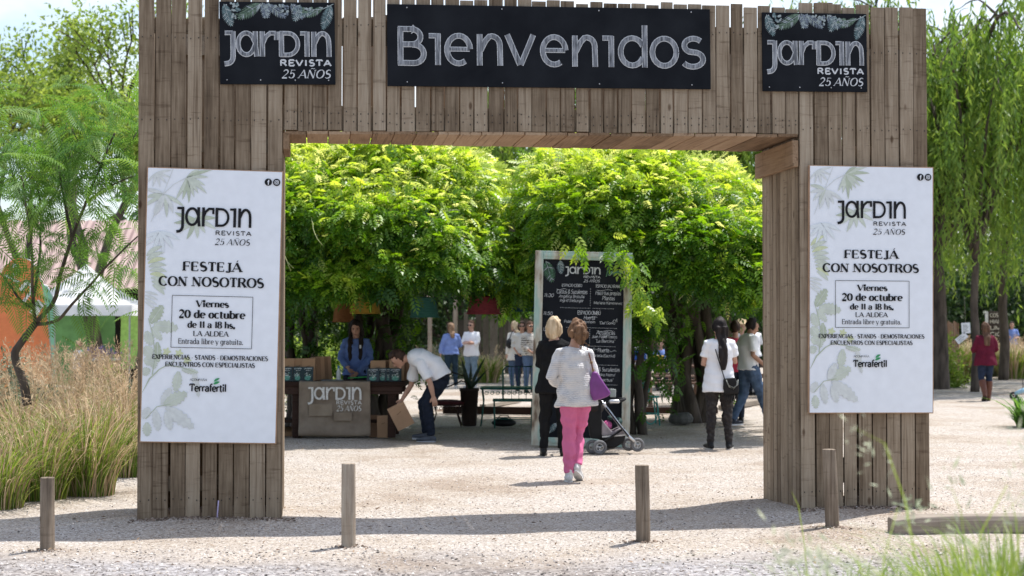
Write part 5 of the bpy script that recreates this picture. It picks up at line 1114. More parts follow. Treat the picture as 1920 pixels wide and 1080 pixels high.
frond(mb, x(.03), z(.01), -1.25, .26, .16, 14, 1, yy); frond(mb, x(.21), z(.005), -1.5, .16, .10, 11, 0, yy); frond(mb, x(.25), z(.79), -1.0, .15, .09, 9, 0, yy); frond(mb, x(.20), z(.92), -2.2, .14, .08, 9, 0, yy)
for k in range(7): petal(mb, x(.80+.03*k), z(.085-.002*k), 1.0-.05*k, .10, .020, 1, yy, -.6)
mb.mi = 1; mb.ribbon([(x(.78), z(.09)), (x(.82), z(.02)), (x(.95), z(.01))], [.012]*3, yy); mb.mi = 3; mb.ribbon([(x(.82), z(.085)), (x(.88), z(.055)), (x(.95), z(.02))], [.007]*3, yy-.003)
mb.build('leaf_drawing', gm, t)

# ------------------------------------------------------------------ the stall
KRAFT = [plain('kraft_paper', (.40, .25, .15), .85, var=.08, scale=8), plain('kraft_paper_dark', (.27, .165, .10), .85, var=.1, scale=8)]
TD = 21.75; TZ = zat(716, TD); TX0, TX1 = (470-960)/F*TD, (761-960)/F*TD
t = thing('stall_table', 'long dark stained timber stall table under the wisteria', 'table', ((TX0+TX1)/2, TD+.42, 0)); wx = (TX1-TX0)
for i in range(4):
    mb = MB(); mb.tint = random.random(); mb.box((0, -.32+.215*i, TZ-.03), (wx, .205, .06)); mb.build('top_plank', TABW, t, bevel=.006)
for y_ in (-.36, .36):
    mb = MB(); mb.tint = random.random(); mb.box((0, y_, TZ-.115), (wx-.1, .06, .11)); mb.build('apron', TABW, t, bevel=.004)
for a in (-wx/2+.14, wx/2-.2, .02-wx*.22):
    for y_ in (-.30, .33):
        mb = MB(); mb.tint = random.random(); mb.box((a, y_, TZ/2-.065), (.105, .10, TZ-.13)); mb.build('leg', TABW, t, bevel=.006)
mb = MB(); mb.box((.05-wx*.1, .0, .22), (wx*.78, .5, .045)); mb.build('shelf', TABW, t, bevel=.004)
BURL = mat('burlap', [(.3, (.20, .155, .115)), (.7, (.32, .26, .20))], scale=5, rough=.95, bump=.7, bscale=260, bdist=.004)
d_ = TD-.02; bx = lambda px: (px-960)/F*d_
t = thing('burlap_cloth', 'grey brown burlap cloth with white lettering hanging over the stall front', 'cloth', (bx(628), d_, 0)); bwid = (694-561)/F*d_; nx_, nz_ = 30, 34; vs = []
zt, zb = TZ+.008, .035
for j in range(nz_+1):
    for i in range(nx_+1):
        u, v = i/nx_, j/nz_; L_ = (zt-zb)+.30; s = L_*v
        if s < .30: y_, z_ = .30-s-.012, zt+.003*math.sin(u*17+s*9)
        else:
            f = (s-.30)/(L_-.30); y_ = -.018-.012*math.sin(u*6+1.5)*f-.028*math.exp(-((f-.93)/.09)**2)*(1+.5*math.sin(u*5)); z_ = zt-(s-.30)*(1+.02*math.sin(u*3.2))
        vs.append((-bwid/2+bwid*u+.014*f*(u-.3) if s >= .30 else -bwid/2+bwid*u, y_, z_))
mb = MB(); mb.add(vs, [(j*(nx_+1)+i, (j+1)*(nx_+1)+i, (j+1)*(nx_+1)+i+1, j*(nx_+1)+i+1) for j in range(nz_) for i in range(nx_)]); o = mb.build('cloth', BURL, t, True); o.modifiers.new('thick', 'SOLIDIFY').thickness = .006
mb = MB(); q = lambda px: (px-628)/F*d_
logo(mb, q(579), q(679), zat(749, d_), .172, -.062, fat=1.05); text(mb, 'REVISTA', q(632), q(679), zat(757.5, d_), .05, -.062, .17, .16, 0, track=.14); text(mb, '25 AÑOS', q(632), q(678), zat(770, d_), .072, -.062, .16, .06, .08, .22, track=.06)
mb.build('painted_letters', plain('white_fabric_paint', (.70, .69, .66), .9, 0, var=.2, scale=50), t)
mb = MB(); mb.slab([(q(581), zat(779, d_)), (q(624), zat(779, d_)), (q(624), zat(757, d_)), (q(581), zat(757, d_))], -.0465, -.045); mb.slab([(q(627), zat(788, d_)), (q(661), zat(788, d_)), (q(661), zat(773, d_)), (q(627), zat(773, d_))], -.0465, -.045); mb.build('sewn_patch', mat('burlap_patch', [(.3, (.23, .18, .13)), (.7, (.33, .27, .205))], scale=5, rough=.95, bump=.6, bscale=200, bdist=.003), t)
COV = plain('cover_dark', (.012, .030, .036), .35, .5, var=.3); CGR = plain('cover_green', (.10, .30, .24), .4, .4, var=.5, scale=40); CWH = plain('cover_white', (.62, .66, .66), .4, .4, var=.3, scale=60); CLI = plain('cover_leaf', (.16, .22, .17), .4, .4, var=.6, scale=50)
def magazine(label, px0, px1, py0, py1, d, yaw=0.):
    w_ = (px1-px0)/F*d; zb = zat(py1, d); h_ = zat(py0, d)-zb; t = thing('magazine', label, 'magazine', (((px0+px1)/2-960)/F*d, d, max(zb, TZ+.004)), (math.radians(-14), 0, yaw), 'magazines standing on the stall table')
    mb = MB(); mb.box((0, .005, h_/2), (w_, .007, h_)); mb.build('pages', COV, t); X_ = lambda u: -w_/2+u*w_
    Z_ = lambda v: h_*(1-v)
    mb = MB(); text(mb, 'LA HUERTA', X_(.12), X_(.88), Z_(.17), .085*h_, -.0012, .2, .18, 0); text(mb, 'EN CASA', X_(.3), X_(.75), Z_(.29), .05*h_, -.0012, .2, .18, 0); mb.build('title', CWH, t)
    mb = MB(); ell = lambda u, v, a, b_, k=14: [(X_(u)+a*w_*math.cos(2*PI*i/k), Z_(v)+b_*h_*math.sin(2*PI*i/k)) for i in range(k)]
    rs = random.Random(label); mb.mi = 0; mb.poly(ell(.5, .78, .30, .17), -.0014)
    for k in range(26):
        a = rs.random()*2*PI; rr = rs.random(); mb.mi = rs.choice((1, 1, 2, 0)); mb.poly(ell(.5+.36*rr*math.cos(a), .58+.20*rr*math.sin(a), rs.uniform(.03, .07), rs.uniform(.02, .04), 7), -.0018-.00008*k)
    mb.build('cover_photo', [CGR, CWH, CLI], t); return t
for i, (a, b_) in enumerate(((509, 528), (528, 548.5), (549, 567), (567, 587))): magazine(('magazine mostly hidden behind the banner nearest the grasses edge', 'leftmost fully seen magazine on the left of the stall', 'middle magazine of the left stall row', 'rightmost magazine of the left stall row beside the burlap')[i], a, b_, 687, 714.5, TD+.12, random.uniform(-.06, .06))
for i, (a, b_, k) in enumerate(((688, 711, .10), (709, 725, .15), (719, 735, .18), (730, 753, .10))): magazine(('magazine right of the young woman with her hand', 'second magazine of the right stall row', 'narrow overlapped magazine of the right stall row', 'rightmost magazine on the stall below the bending man')[i], a, b_, 691, 716, TD+k, random.uniform(-.06, .06))
def bag(label, c, w_, h_, dp, rot, m=0, group='kraft paper bags on the stall', handle=False):
    t = thing('paper_bag', label, 'paper bag', c, rot, group); mb = MB(); n = 8; vs = []; k = .90
    for (f, zz) in ((1, 0), (1, h_*.5), (.93, h_*.9), (.80, h_)):
        for (a, b_) in ((-1, -1), (1, -1), (1, 1), (-1, 1)): vs.append((a*w_/2, b_*dp/2*f, zz))
        vs += [(w_/2*(1-.12*(1-f)*3), 0, zz), (-w_/2*(1-.12*(1-f)*3), 0, zz)]
    for j in range(3):
        o_ = j*6; ring = [0, 1, 4, 2, 3, 5]
        mb_f = [(o_+ring[i], o_+ring[(i+1) % 6], o_+6+ring[(i+1) % 6], o_+6+ring[i]) for i in range(6)]
        mb.add([], []); fs_ = mb_f
        if j == 0: base = len(mb.v); mb.v += [tuple(v) for v in vs]
        for f in fs_: mb.f.append(tuple(i+base for i in f)); mb.t.append(.5); mb.m.append(0)
    mb.f.append(tuple(base+i for i in (3, 2, 1, 0))); mb.t.append(.5); mb.m.append(0)
    o = mb.build('bag_body', KRAFT[m], t); o.modifiers.new('thick', 'SOLIDIFY').thickness = -.003
    mb = MB(); mb.ribbon([(-w_*.16, h_*.62), (w_*.14, h_*.68)], [.012]*2, -dp/2-.003); mb.build('stamp', KRAFT[1-m], t); return t
for i, (px, py, d, w_, yw) in enumerate(((540, 673, .22, 24, 0), (560, 673, .25, 22, .05), (579, 673, .22, 24, .0), (590, 672, .34, 24, .5), (597, 670, .42, 24, .55), (604, 669, .50, 24, .6), (611, 669, .58, 22, .6), (522, 674, .24, 22, 0))):
    bag(('kraft bag behind the leftmost seen magazine', 'kraft bag behind the middle left magazine', 'kraft bag behind the right magazine of the left row', 'turned kraft bag first in the fanned stack', 'turned kraft bag second in the fanned stack', 'turned kraft bag third in the fanned stack', 'turned kraft bag at the back of the fanned stack', 'kraft bag half hidden at the banner nearest the grasses edge')[i], ((px-960)/F*(TD+d), TD+d, TZ+.005), w_*(TD)/F, zat(py, TD+d)-TZ, .07, (math.radians(-7), 0, yw), i % 2 if i > 2 else 0)
for i, (px, py, d, w_, yw) in enumerate(((709, 677, .25, 28, 0), (726, 676, .35, 18, .2), (744, 674, .25, 27, .0), (757, 678, .36, 24, -.5))):
    bag(('kraft bag behind the first magazine of the right row', 'narrow kraft bag between the two right row bags', 'kraft bag beside the bending man', 'turned dark kraft bag at the right table end')[i], ((px-960)/F*(TD+d), TD+d, TZ+.005), w_*TD/F, zat(py, TD+d)-TZ, .07, (math.radians(-7), 0, yw), (0, 1, 0, 1)[i])
bag('kraft bag standing on the ground beside the burlap cloth', ((718-960)/F*21.8, 21.9, 0), .17, .30, .10, (0, 0, .1), 0, 'kraft bags under the stall'); bag('darker kraft bag tucked beside the burlap under the stall', ((700-960)/F*21.85, 22.0, 0), .12, .30, .10, (0, 0, -.1), 1, 'kraft bags under the stall')
bag('kraft bag under the stall left of the burlap', ((556-960)/F*21.9, 22.0, 0), .13, .33, .10, (0, 0, .2), 0, 'kraft bags under the stall'); bag('flat kraft bag lying under the stall at left', ((542-960)/F*22, 22.1, .03), .15, .20, .06, (math.radians(-70), 0, .3), 0, 'kraft bags under the stall')
t = thing('spray_bottle', 'small clear bottle with blue cap on the stall', 'bottle', ((635-960)/F*22.0, 22.0, TZ)); mb = MB(); mb.lathe([(0, 0), (.028, 0), (.03, .02), (.03, .13), (.014, .165), (.012, .18)], n=16); mb.build('bottle_body', plain('frosted_plastic', (.55, .60, .62), .25, .5), t, True); mb = MB(); mb.lathe([(.015, .18), (.015, .215), (0, .216)], n=14); mb.build('cap', plain('blue_cap', (.06, .2, .4), .4), t, True)
mb = MB(); mb.box((0, 0, .012), (.30, .20, .02)); o = mb.build('leaflets', plain('leaflet_grey', (.16, .18, .2), .5), None, bevel=.003, loc=((622-960)/F*22, 22.05, TZ)); tag(o, 'dark stack of leaflets on the stall behind the burlap', 'leaflets'); o.rotation_euler = (0, 0, .2)
mb = MB(); mb.box((0, 0, .008), (.34, .05, .014)); o = mb.build('green_ruler', plain('green_plastic', (.03, .33, .08), .4), None, bevel=.003, loc=((676-960)/F*22.05, 22.03, TZ+.045)); tag(o, 'bright green strip under the young woman hands', 'strip'); o.rotation_euler = (0, -.06, .05)

# ------------------------------------------------------------------ basket lampshades
def basket(label, px, pyb, wpx, hpx, d, m):
    zb = zat(pyb, d); r = wpx/2*d/F; h_ = hpx*d/F; t = thing('basket_lampshade', label, 'lampshade', ((px-960)/F*d, d, zb), group='coloured basket lampshades'); mb = MB(); prof = []
    for i in range(25): prof.append((r*(1-.22*i/24)+.006*(i % 2), h_*i/24))
    prof += [(r*.3, h_+.01)]; mb.lathe(prof, n=28); o = mb.build('shade', m, t, True); o.modifiers.new('thick', 'SOLIDIFY').thickness = .008
    mb = MB(); mb.torus((0, 0, 0), r, .012, None, 28, 6); mb.build('rim', m, t, True); mb = MB(); mb.tube([(0, 0, h_), (0, 0, 2.8-zb)], [.006]*2, 6); mb.build('cord', CORD, t)
WV = dict(scale=14, stretch=(1, 1, 5), rough=.8, bump=.6, bscale=60)
basket('yellow woven basket lampshade hanging above the young woman', 685, 587, 56, 38, 22.2, mat('yellow_wicker', [(.3, (.26, .16, .02)), (.7, (.42, .27, .04))], **WV))
basket('teal woven basket lampshade hanging above the bending man', 796, 594, 53, 36, 22.0, mat('teal_wicker', [(.3, (.02, .10, .085)), (.7, (.045, .16, .13))], **WV))
basket('crimson woven basket lampshade hanging above the far couple', 907, 588, 62, 32, 22.2, mat('crimson_wicker', [(.3, (.17, .025, .04)), (.7, (.28, .05, .06))], **WV))
basket('orange woven basket lampshade half hidden left of the yellow one', 644, 603, 40, 34, 23.6, mat('orange_wicker', [(.3, (.2, .08, .025)), (.7, (.3, .13, .045))], **WV))
basket('dark blue woven basket lampshade left of the menu board', 983, 583, 44, 30, 22.8, mat('blue_wicker', [(.3, (.02, .07, .11)), (.7, (.04, .12, .18))], **WV))

# ------------------------------------------------------------------ garden furniture
RUST = plain('rusty_iron', (.05, .022, .018), .6); REDC = plain('oxblood_cushion', (.10, .022, .026), .8, var=.3); TEAL = plain('green_enamel', (.012, .13, .105), .45, .4); TURQ = plain('turquoise_enamel', (.03, .30, .27), .45, .4)
def scroll(mb, c, r, M, turns=1.4): mb.tube([Vector(c)+M @ Vector((r*(1-.55*k/14)*math.cos(turns*2*PI*k/14), 0, r*(1-.55*k/14)*math.sin(turns*2*PI*k/14))) for k in range(15)], [.005]*15, 5)
D = 24.3; t = thing('iron_bench', 'wrought iron bench with oxblood seat behind the bending man', 'bench', dxy(838, D)); sz = .355
mb = MB(); mb.ball((0, 0, sz), (.31, .22, .05), 24, 10); mb.build('cushion', REDC, t, True)
mb = MB(); mb.torus((0, 0, sz-.03), .30, .012, Matrix.Scale(.72, 3, (0, 1, 0)), 28, 6); mb.build('seat_frame', RUST, t, True)
for (a, b_) in ((-.26, -.12), (.22, -.14), (-.22, .13), (.22, .13)):
    mb = MB(); mb.tube([(a*.9, b_, sz-.03), (a*.75, b_, sz*.5), (a*1.02, b_*1.1, 0)], [.009]*3, 6); mb.tube([(a*.9+.03, b_, sz-.03), (a*.80, b_, sz*.45), (a*1.0, b_*1.1, .03)], [.006]*3, 6); mb.build('leg', RUST, t, True)
mb = MB()
for k in range(7): scroll(mb, (-.24+.08*k, -.2, sz-.075), .032, Matrix.Identity(3))
mb.build('scrollwork', RUST, t, True); mb = MB(); mb.tube([(-.1, .2, sz+.20), (.05, .2, sz+.25), (.22, .1, sz+.33), (.30, -.05, sz+.31), (.31, -.1, sz+.2), (.27, -.12, sz)], [.011]*6, 7); mb.build('armrest', RUST, t, True)
mb = MB(); mb.tube([(-.3, .2, sz), (-.34, .26, sz+.38), (0, .27, sz+.48), (.3, .26, sz+.38), (.28, .2, sz)], [.011]*5, 7); mb.build('back_frame', RUST, t, True)
D = 24.3; t = thing('plant_pot', 'tall dark brown pot with strap leaves beside the iron bench', 'potted plant', dxy(880, D)); mb = MB(); mb.lathe([(0, 0), (.105, 0), (.112, .02), (.140, .53), (.152, .535), (.152, .575), (.132, .575), (.125, .52), (0, .51)], n=28); mb.build('pot', plain('brown_pot', (.035, .022, .018), .55), t, True)
mb = MB()
for (dx, zt_, bend, wd, y_) in ((-.13, 1.06, -.04, .055, 0), (.26, 1.08, .05, .05, .05), (.30, .88, .07, .05, -.08), (.20, .76, .06, .045, .04), (-.10, .82, -.04, .05, -.05), (.03, .95, 0, .04, .06)):
    n = 8; vs = []
    for i in range(n+1):
        s = i/n; wv = wd*math.sin(PI*(.12+.88*s))*.55; cx = dx*s**1.3; vs += [(cx-wv, y_*s, .5+(zt_-.5)*s-.0), (cx, y_*s+.012, .5+(zt_-.5)*s-.004), (cx+wv, y_*s, .5+(zt_-.5)*s)]
    mb.add(vs, [(3*i+j, 3*i+j+1, 3*i+4+j, 3*i+3+j) for i in range(n) for j in (0, 1)])
mb.build('leaves', plain('dark_strap_green', (.014, .045, .016), .4, .5, var=.4), t, True)
D = 24.5; t = thing('garden_table', 'dark green metal garden table with scrolled apron left of the menu board', 'table', dxy(955, D)); w_ = 108/F*D; zt_ = zat(727, D)
mb = MB(); mb.box((0, 0, zt_), (w_, .6, .035)); mb.build('table_top', TEAL, t, bevel=.008)
for a in (-1, 1):
    for b_ in (-1, 1): mb = MB(); mb.tube([(a*(w_/2-.03), b_*.26, zt_-.02), (a*(w_/2-.05), b_*.25, zt_-.2), (a*(w_/2-.01), b_*.28, .0)], [.011]*3, 7); mb.build('leg', TEAL, t, True)
mb = MB()
for k in range(9): scroll(mb, (-w_/2+.1+.085*k, -.27, zt_-.07), .034, Matrix.Identity(3))
mb.build('scrollwork', TEAL, t, True)
D = 23.9; t = thing('garden_chair', 'dark green metal chair with high hoop back before the green table', 'chair', dxy(962, D)); w_ = 76/F*D; zs = zat(750, D)
mb = MB(); mb.box((0, 0, zs), (w_, .4, .03)); mb.build('seat', TEAL, t, bevel=.008)
for a in (-1, 1):
    for b_ in (-1, 1): mb = MB(); mb.tube([(a*(w_/2-.02), b_*.18, zs), (a*(w_/2-.03), b_*.19, .0)], [.011]*2, 7); mb.build('leg', TEAL, t, True)
mb = MB(); zt_ = zat(688, D); xl = (943-962)/F*D; mb.tube([(xl, .2, zs), (xl, .23, zt_-.06), (xl+.05, .23, zt_), (w_/2, .23, zt_), (w_/2+.03, .23, zt_-.06), (w_/2+.02, .2, zs)], [.013]*6, 8)
for k in range(4): mb.tube([(xl+.13+.11*k, .21, zs), (xl+.13+.11*k, .23, zt_)], [.005]*2, 5)
mb.build('back_hoop', TEAL, t, True); mb = MB(); mb.tube([(-w_/2+.03, -.19, .14), (w_/2-.03, -.19, .14)], [.008]*2, 6); mb.tube([(-w_/2+.03, .19, .14), (w_/2-.03, .19, .14)], [.008]*2, 6); mb.build('stretcher', TEAL, t, True)
t = thing('black_bag', 'flat black bag on the ground under the green chair', 'bag', dxy(945, 24.1)); mb = MB(); mb.ball((0, 0, .065), (.19, .14, .07), 20, 10, warp=lambda d, p: Vector((p.x*(1-.15*max(0, d.z)), p.y, max(p.z, -.06)))); mb.build('bag_body', plain('black_nylon', (.012, .012, .013), .6), t, True); mb = MB(); mb.tube([(-.1, -.02, .12), (-.06, -.03, .17), (.06, -.03, .17), (.1, -.02, .12)], [.009]*4, 6); mb.build('handle', plain('brown_strap', (.06, .035, .025)), t, True)
D = 24.6; t = thing('turquoise_chair', 'turquoise metal chair with round back beside the vine stems', 'chair', dxy(1212, D)); mb = MB(); M = Matrix.Rotation(1.15, 3, 'Z') @ Matrix.Rotation(PI/2-.15, 3, 'X'); mb.torus((0, .15, .66), .17, .014, M, 26, 7)
for k in range(4): mb.torus((0, .15, .66), .035+.035*k, .005, M, 20, 5)
mb.build('back', TURQ, t, True); mb = MB(); mb.lathe([(0, .42), (.19, .42), (.2, .43), (.19, .445), (0, .44)], n=24); mb.build('seat', TURQ, t, True)
for (a, b_) in ((-.14, -.12), (.14, -.12), (-.12, .14), (.12, .14)): mb = MB(); mb.tube([(a, b_, .43), (a*1.2, b_*1.2, .2), (a*1.35, b_*1.3, 0)], [.011]*3, 7); mb.build('leg', TURQ, t, True)
mb = MB(); mb.torus((0, 0, .17), .17, .009, None, 26, 6); mb.torus((.05, -.17, .21), .19, .010, Matrix.Rotation(.9, 3, 'Z') @ Matrix.Rotation(PI/2, 3, 'X'), 26, 6); mb.build('hoop_stretcher', TURQ, t, True)
PICW = wood('picnic_wood', [(.28, (.06, .035, .025)), (.5, (.13, .08, .06)), (.72, (.22, .15, .115))], 0, .2)
def picnic(label, px, d, w_, yaw=0.):
    t = thing('picnic_table', label, 'picnic table', dxy(px, d), (0, 0, yaw), 'wooden picnic tables at the back')
    for i in range(4): mb = MB(); mb.tint = random.random(); mb.box((0, -.27+.18*i, .74), (w_, .16, .04)); mb.build('top_plank', PICW, t, bevel=.006)
    for s in (-1, 1):
        for k in range(2): mb = MB(); mb.tint = random.random(); mb.box((0, s*(.62+.15*k), .44), (w_, .13, .04)); mb.build('bench_plank', PICW, t, bevel=.006)
        mb = MB(); mb.tint = random.random(); a = s*(w_/2-.25); mb.bar((a, -.25, .72), (a, -.72, 0), .09, .05); mb.bar((a, .25, .72), (a, .72, 0), .09, .05); mb.box((a, 0, .40), (.05, 1.5, .09)); mb.build('trestle', PICW, t)
picnic('dark picnic table with sunlit bench planks right of the menu board', 1262, 30.5, 1.5); picnic('dark picnic table farther back behind the trunk', 1215, 34.5, 1.7, .1); picnic('dark picnic table behind the walking man', 1400, 34, 1.7, -.1)
t = thing('rail_fence', 'low dark rail fence behind the picnic tables', 'fence', dxy(1310, 38)); 
for z_ in (.55, 1.12): mb = MB(); mb.tint = .4; mb.box((0, 0, z_), (4.2, .06, .10)); mb.build('rail', PICW, t)
for k in range(5): mb = MB(); mb.tint = random.random(); mb.box((-2+k, .05, .6), (.09, .07, 1.2)); mb.build('post', PICW, t)
mb = MB(); mb.tint = .5; o_ = [(-.18, 0, .11), (.02, 0, .16)]; mb.ball((0, 0, .09), (.19, .14, .12), 12, 8, warp=lambda d, p: Vector((p.x*(1-.2*max(0, d.z))+.01*math.sin(7*d.y), p.y, max(-.09, min(p.z*1.25, .085+.02*d.x)))))
tag(mb.build('stone', mat('grey_stone', [(.3, (.07, .07, .066)), (.7, (.15, .145, .135))], scale=8, bump=.6, bscale=25), None, loc=dxy(1276, 24.8)), 'dark flat topped stone at the foot of the vine trunk', 'stone')
bpy.data.objects['stone'].scale = (1.05, 1, .95)
t = thing('cool_box', 'blue cool box on the picnic table right of the menu board', 'cool box', dxy(1197, 34.5)+Vector((0, 0, .76))); mb = MB(); mb.box((0, 0, .12), (.32, .24, .24), taper=1.05); mb.build('box_body', plain('blue_plastic', (.03, .10, .42), .4), t, bevel=.02); mb = MB(); mb.box((0, 0, .262), (.34, .26, .04)); mb.build('lid', plain('pale_lid', (.6, .62, .66), .4), t, bevel=.012)
t = thing('yellow_tray', 'yellow tray standing on the back picnic table', 'tray', dxy(1232, 34.5)+Vector((0, 0, .76))); mb = MB(); mb.box((0, 0, .05), (.26, .2, .10), taper=1.15); mb.build('tray_body', plain('yellow_plastic', (.55, .38, .05), .4), t, bevel=.012); mb = MB(); mb.torus((0, 0, .10), .13, .008, Matrix.Scale(.8, 3, (0, 1, 0)), 20, 6); mb.build('rim', plain('yellow_plastic', (.55, .38, .05), .4), t, True)

# ------------------------------------------------------------------ stroller
D = 19.35; t = thing('stroller', 'black pushchair with silver frame and pink seat pad before the menu board', 'stroller', dxy(1150, D), (0, 0, 0)); ALU = plain('brushed_aluminium', (.55, .56, .58), .3, metal=.9, var=.05); BLK = plain('black_fabric', (.012, .012, .013), .8); GRYF = plain('grey_fabric', (.26, .235, .25), .85); PNK = plain('pink_pad', (.55, .12, .30), .8); RUB = plain('grey_tyre', (.16, .16, .165), .7)
s = D/F; p = lambda px, py, y_=0.: Vector(((px-1150)*s, y_, zat(py, D)))
for y_ in (-.21, .21):
    mb = MB(); mb.tube([p(1129, 755, y_), p(1135, 762, y_), p(1160, 796, y_), p(1177, 816, y_), p(1187, 825, y_)], [(.018, .026)]*5, 10); mb.build('frame_tube', ALU, t, True)
    mb = MB(); mb.tube([p(1134, 762, y_*1.04), p(1160, 796, y_*1.06), p(1176, 815, y_*1.04)], [(.011, .03)]*3, 8); mb.build('frame_inlay', BLK, t, True)
    mb = MB(); mb.tube([p(1168, 800, y_), p(1142, 818, y_), p(1118, 834, y_)], [.014]*3, 8); mb.tube([p(1128, 756, y_), p(1104, 726, y_), p(1085, 716, y_)], [.014]*3, 8); mb.build('rear_leg', BLK, t, True)
    mb = MB(); mb.ball(p(1131, 756, y_*1.05), (.024, .02, .024)); mb.build('hinge', ALU, t, True)
mb = MB(); mb.tube([p(1085, 716, -.21), p(1081, 714, -.1), p(1081, 714, .1), p(1085, 716, .21)], [.018]*4, 8); mb.build('handle', BLK, t, True)
mb = MB(); mb.tube([p(1132, 757, -.2), p(1150, 752, -.21), p(1166, 749, -.15), p(1171, 748, 0), p(1166, 749, .15), p(1134, 757, .2)], [.02]*6, 9); mb.build('bumper_bar', BLK, t, True); mb = MB(); mb.tube([p(1143, 751, -.22), p(1156, 751, -.215)], [.026]*2, 9, dome=1); mb.build('bar_grip', ALU, t, True)
vs = []; n = 10
mb = MB(); prof = [p(1127, 785), p(1126, 812), p(1130, 821), p(1150, 823), p(1166, 820), p(1171, 806), p(1160, 801), p(1146, 808), p(1137, 797)]; mb.slab([(q.x, q.z) for q in prof], -.17, .17); mb.build('seat', GRYF, t, bevel=.015)
mb = MB(); mb.ball(p(1139, 797), (.055, .14, .06), 14, 8); mb.build('seat_pad', PNK, t, True); mb = MB(); mb.ball(p(1158, 790), (.06, .12, .05), 14, 8); mb.ball(p(1146, 783), (.05, .13, .03), 14, 8); mb.build('blanket', plain('dark_green_blanket', (.02, .05, .045)), t, True)
mb = MB(); prof = [p(1126, 814), p(1171, 812), p(1168, 827), p(1150, 838), p(1132, 836)]; mb.slab([(q.x, q.z) for q in prof], -.19, .19); mb.slab([(q.x, q.z) for q in (p(1098, 760), p(1126, 752), p(1127, 822), p(1106, 820))], -.17, .17); mb.build('basket', BLK, t, bevel=.02)
mb = MB(); mb.ball(p(1112, 765), (.13, .19, .15), 16, 10, warp=lambda d, q: Vector((q.x, q.y, q.z if d.z > -.3 else q.z*.6))); mb.build('hood', plain('dark_brown_hood', (.022, .016, .015), .8), t, True)
mb = MB(); mb.slab([(q.x, q.z) for q in (p(1127, 815), p(1170, 812), p(1170, 814.5), p(1127, 818))], -.194, -.19); mb.build('seat_trim', plain('pale_trim', (.5, .5, .5)), t)
def wheel(px, py, y_, rpx):
    r = rpx*s; c = p(px, py-rpx, y_); M = Matrix.Rotation(PI/2, 3, 'X'); mb = MB(); mb.torus(c, r*.78, r*.22, M, 26, 8); o = mb.build('wheel', RUB, t, True); mb = MB()
    mb.torus(c, r*.5, r*.07, M, 24, 6); mb.ball(c, (r*.2, r*.26, r*.2))
    for k in range(3): a = k*2*PI/3+.4; mb.tube([c, c+Vector((math.cos(a)*r*.62, 0, math.sin(a)*r*.62))], [(r*.13, r*.08)]*2, 8, side=(0, 1, 0))
    q = mb.build('rim', ALU, t, True); q.parent = o
for y_ in (-.25, -.15): wheel(1122 if y_ < -.2 else 1110, 849, y_, 13.5)
for y_ in (.17, .27): wheel(1148 if y_ > .2 else 1140, 846, y_, 12.5)
for y_ in (-.06, .06): wheel(1194 if y_ < 0 else 1179, 846, y_, 13)
mb = MB(); mb.tube([p(1187, 825), p(1190, 831), p(1188, 836)], [.022, .02, .016], 9); mb.tube([p(1187, 825, -.2), p(1187, 825, .2)], [.014]*2, 8); mb.tube([p(1118, 836, -.25), p(1118, 836, .27)], [.012]*2, 8); mb.tube([p(1188, 836, -.06), p(1188, 836, .06)], [.01]*2, 7); mb.build('axle', ALU, t, True)
mb = MB(); mb.box(p(1149, 737), (.075, .02, .10)); o = mb.build('tag_card', plain('grey_card', (.30, .33, .31)), t, bevel=.01)
# ------------------------------------------------------------------ people
SKIN = mat('skin', [(.3, (.42, .235, .165)), (.7, (.52, .31, .225))], scale=9, rough=.55, spec=.35); SKIND = mat('skin_tan', [(.3, (.33, .175, .115)), (.7, (.42, .235, .16))], scale=9, rough=.55, spec=.35)
def cloth(name, c, var=.12, scale=9, bump=.5, bscale=70, rough=.9): return mat(name, (tuple(q*(1-var) for q in c), tuple(min(1, q*(1+var)) for q in c)), scale=scale, rough=rough, bump=bump, bscale=bscale, bdist=.004, spec=.12)
def hairm(name, lo, hi): return mat(name, [(.3, lo), (.7, hi)], scale=26, stretch=(1, 1, .12), rough=.62, spec=.18, bump=.9, bscale=60, bdist=.008)
H_BLACK = hairm('black_hair', (.008, .006, .006), (.03, .022, .02)); H_DARK = hairm('dark_brown_hair', (.02, .011, .008), (.07, .04, .027)); H_BRN = hairm('curly_brown_hair', (.07, .035, .02), (.32, .19, .11)); H_BLOND = hairm('blonde_hair', (.36, .25, .14), (.72, .58, .40)); H_CHEST = hairm('chestnut_hair', (.045, .022, .014), (.16, .09, .055)); H_LBRN = hairm('light_brown_hair', (.13, .075, .045), (.33, .21, .13))
DENIM = cloth('blue_denim', (.075, .115, .19), .25, 14); DDENIM = cloth('dark_denim', (.017, .022, .036), .25, 14); NAVY = cloth('navy_cloth', (.022, .032, .06), .2); WCOT = cloth('white_cotton', (.80, .80, .82), .04, 8, .35, 30); BLKC = cloth('black_knit', (.010, .010, .011), .2); SHIRTB = cloth('blue_shirt', (.12, .19, .42), .12, 14); SHIRTL = cloth('light_blue_blouse', (.17, .24, .50), .12, 14)
PINKT = cloth('pink_cotton', (.60, .155, .30), .10, 6, .5, 26); CHARC = mat('charcoal_print', [(.35, (.020, .017, .017)), (.55, (.035, .03, .029)), (.7, (.055, .05, .047))], scale=24, rough=.9, bump=.4, bscale=40); WINE = cloth('wine_red_knit', (.105, .012, .028), .2); REDT = cloth('red_tee', (.55, .06, .10), .1); BEIGE = cloth('beige_knit', (.52, .50, .46), .08); CREAM = cloth('cream_knit', (.70, .67, .62), .08)
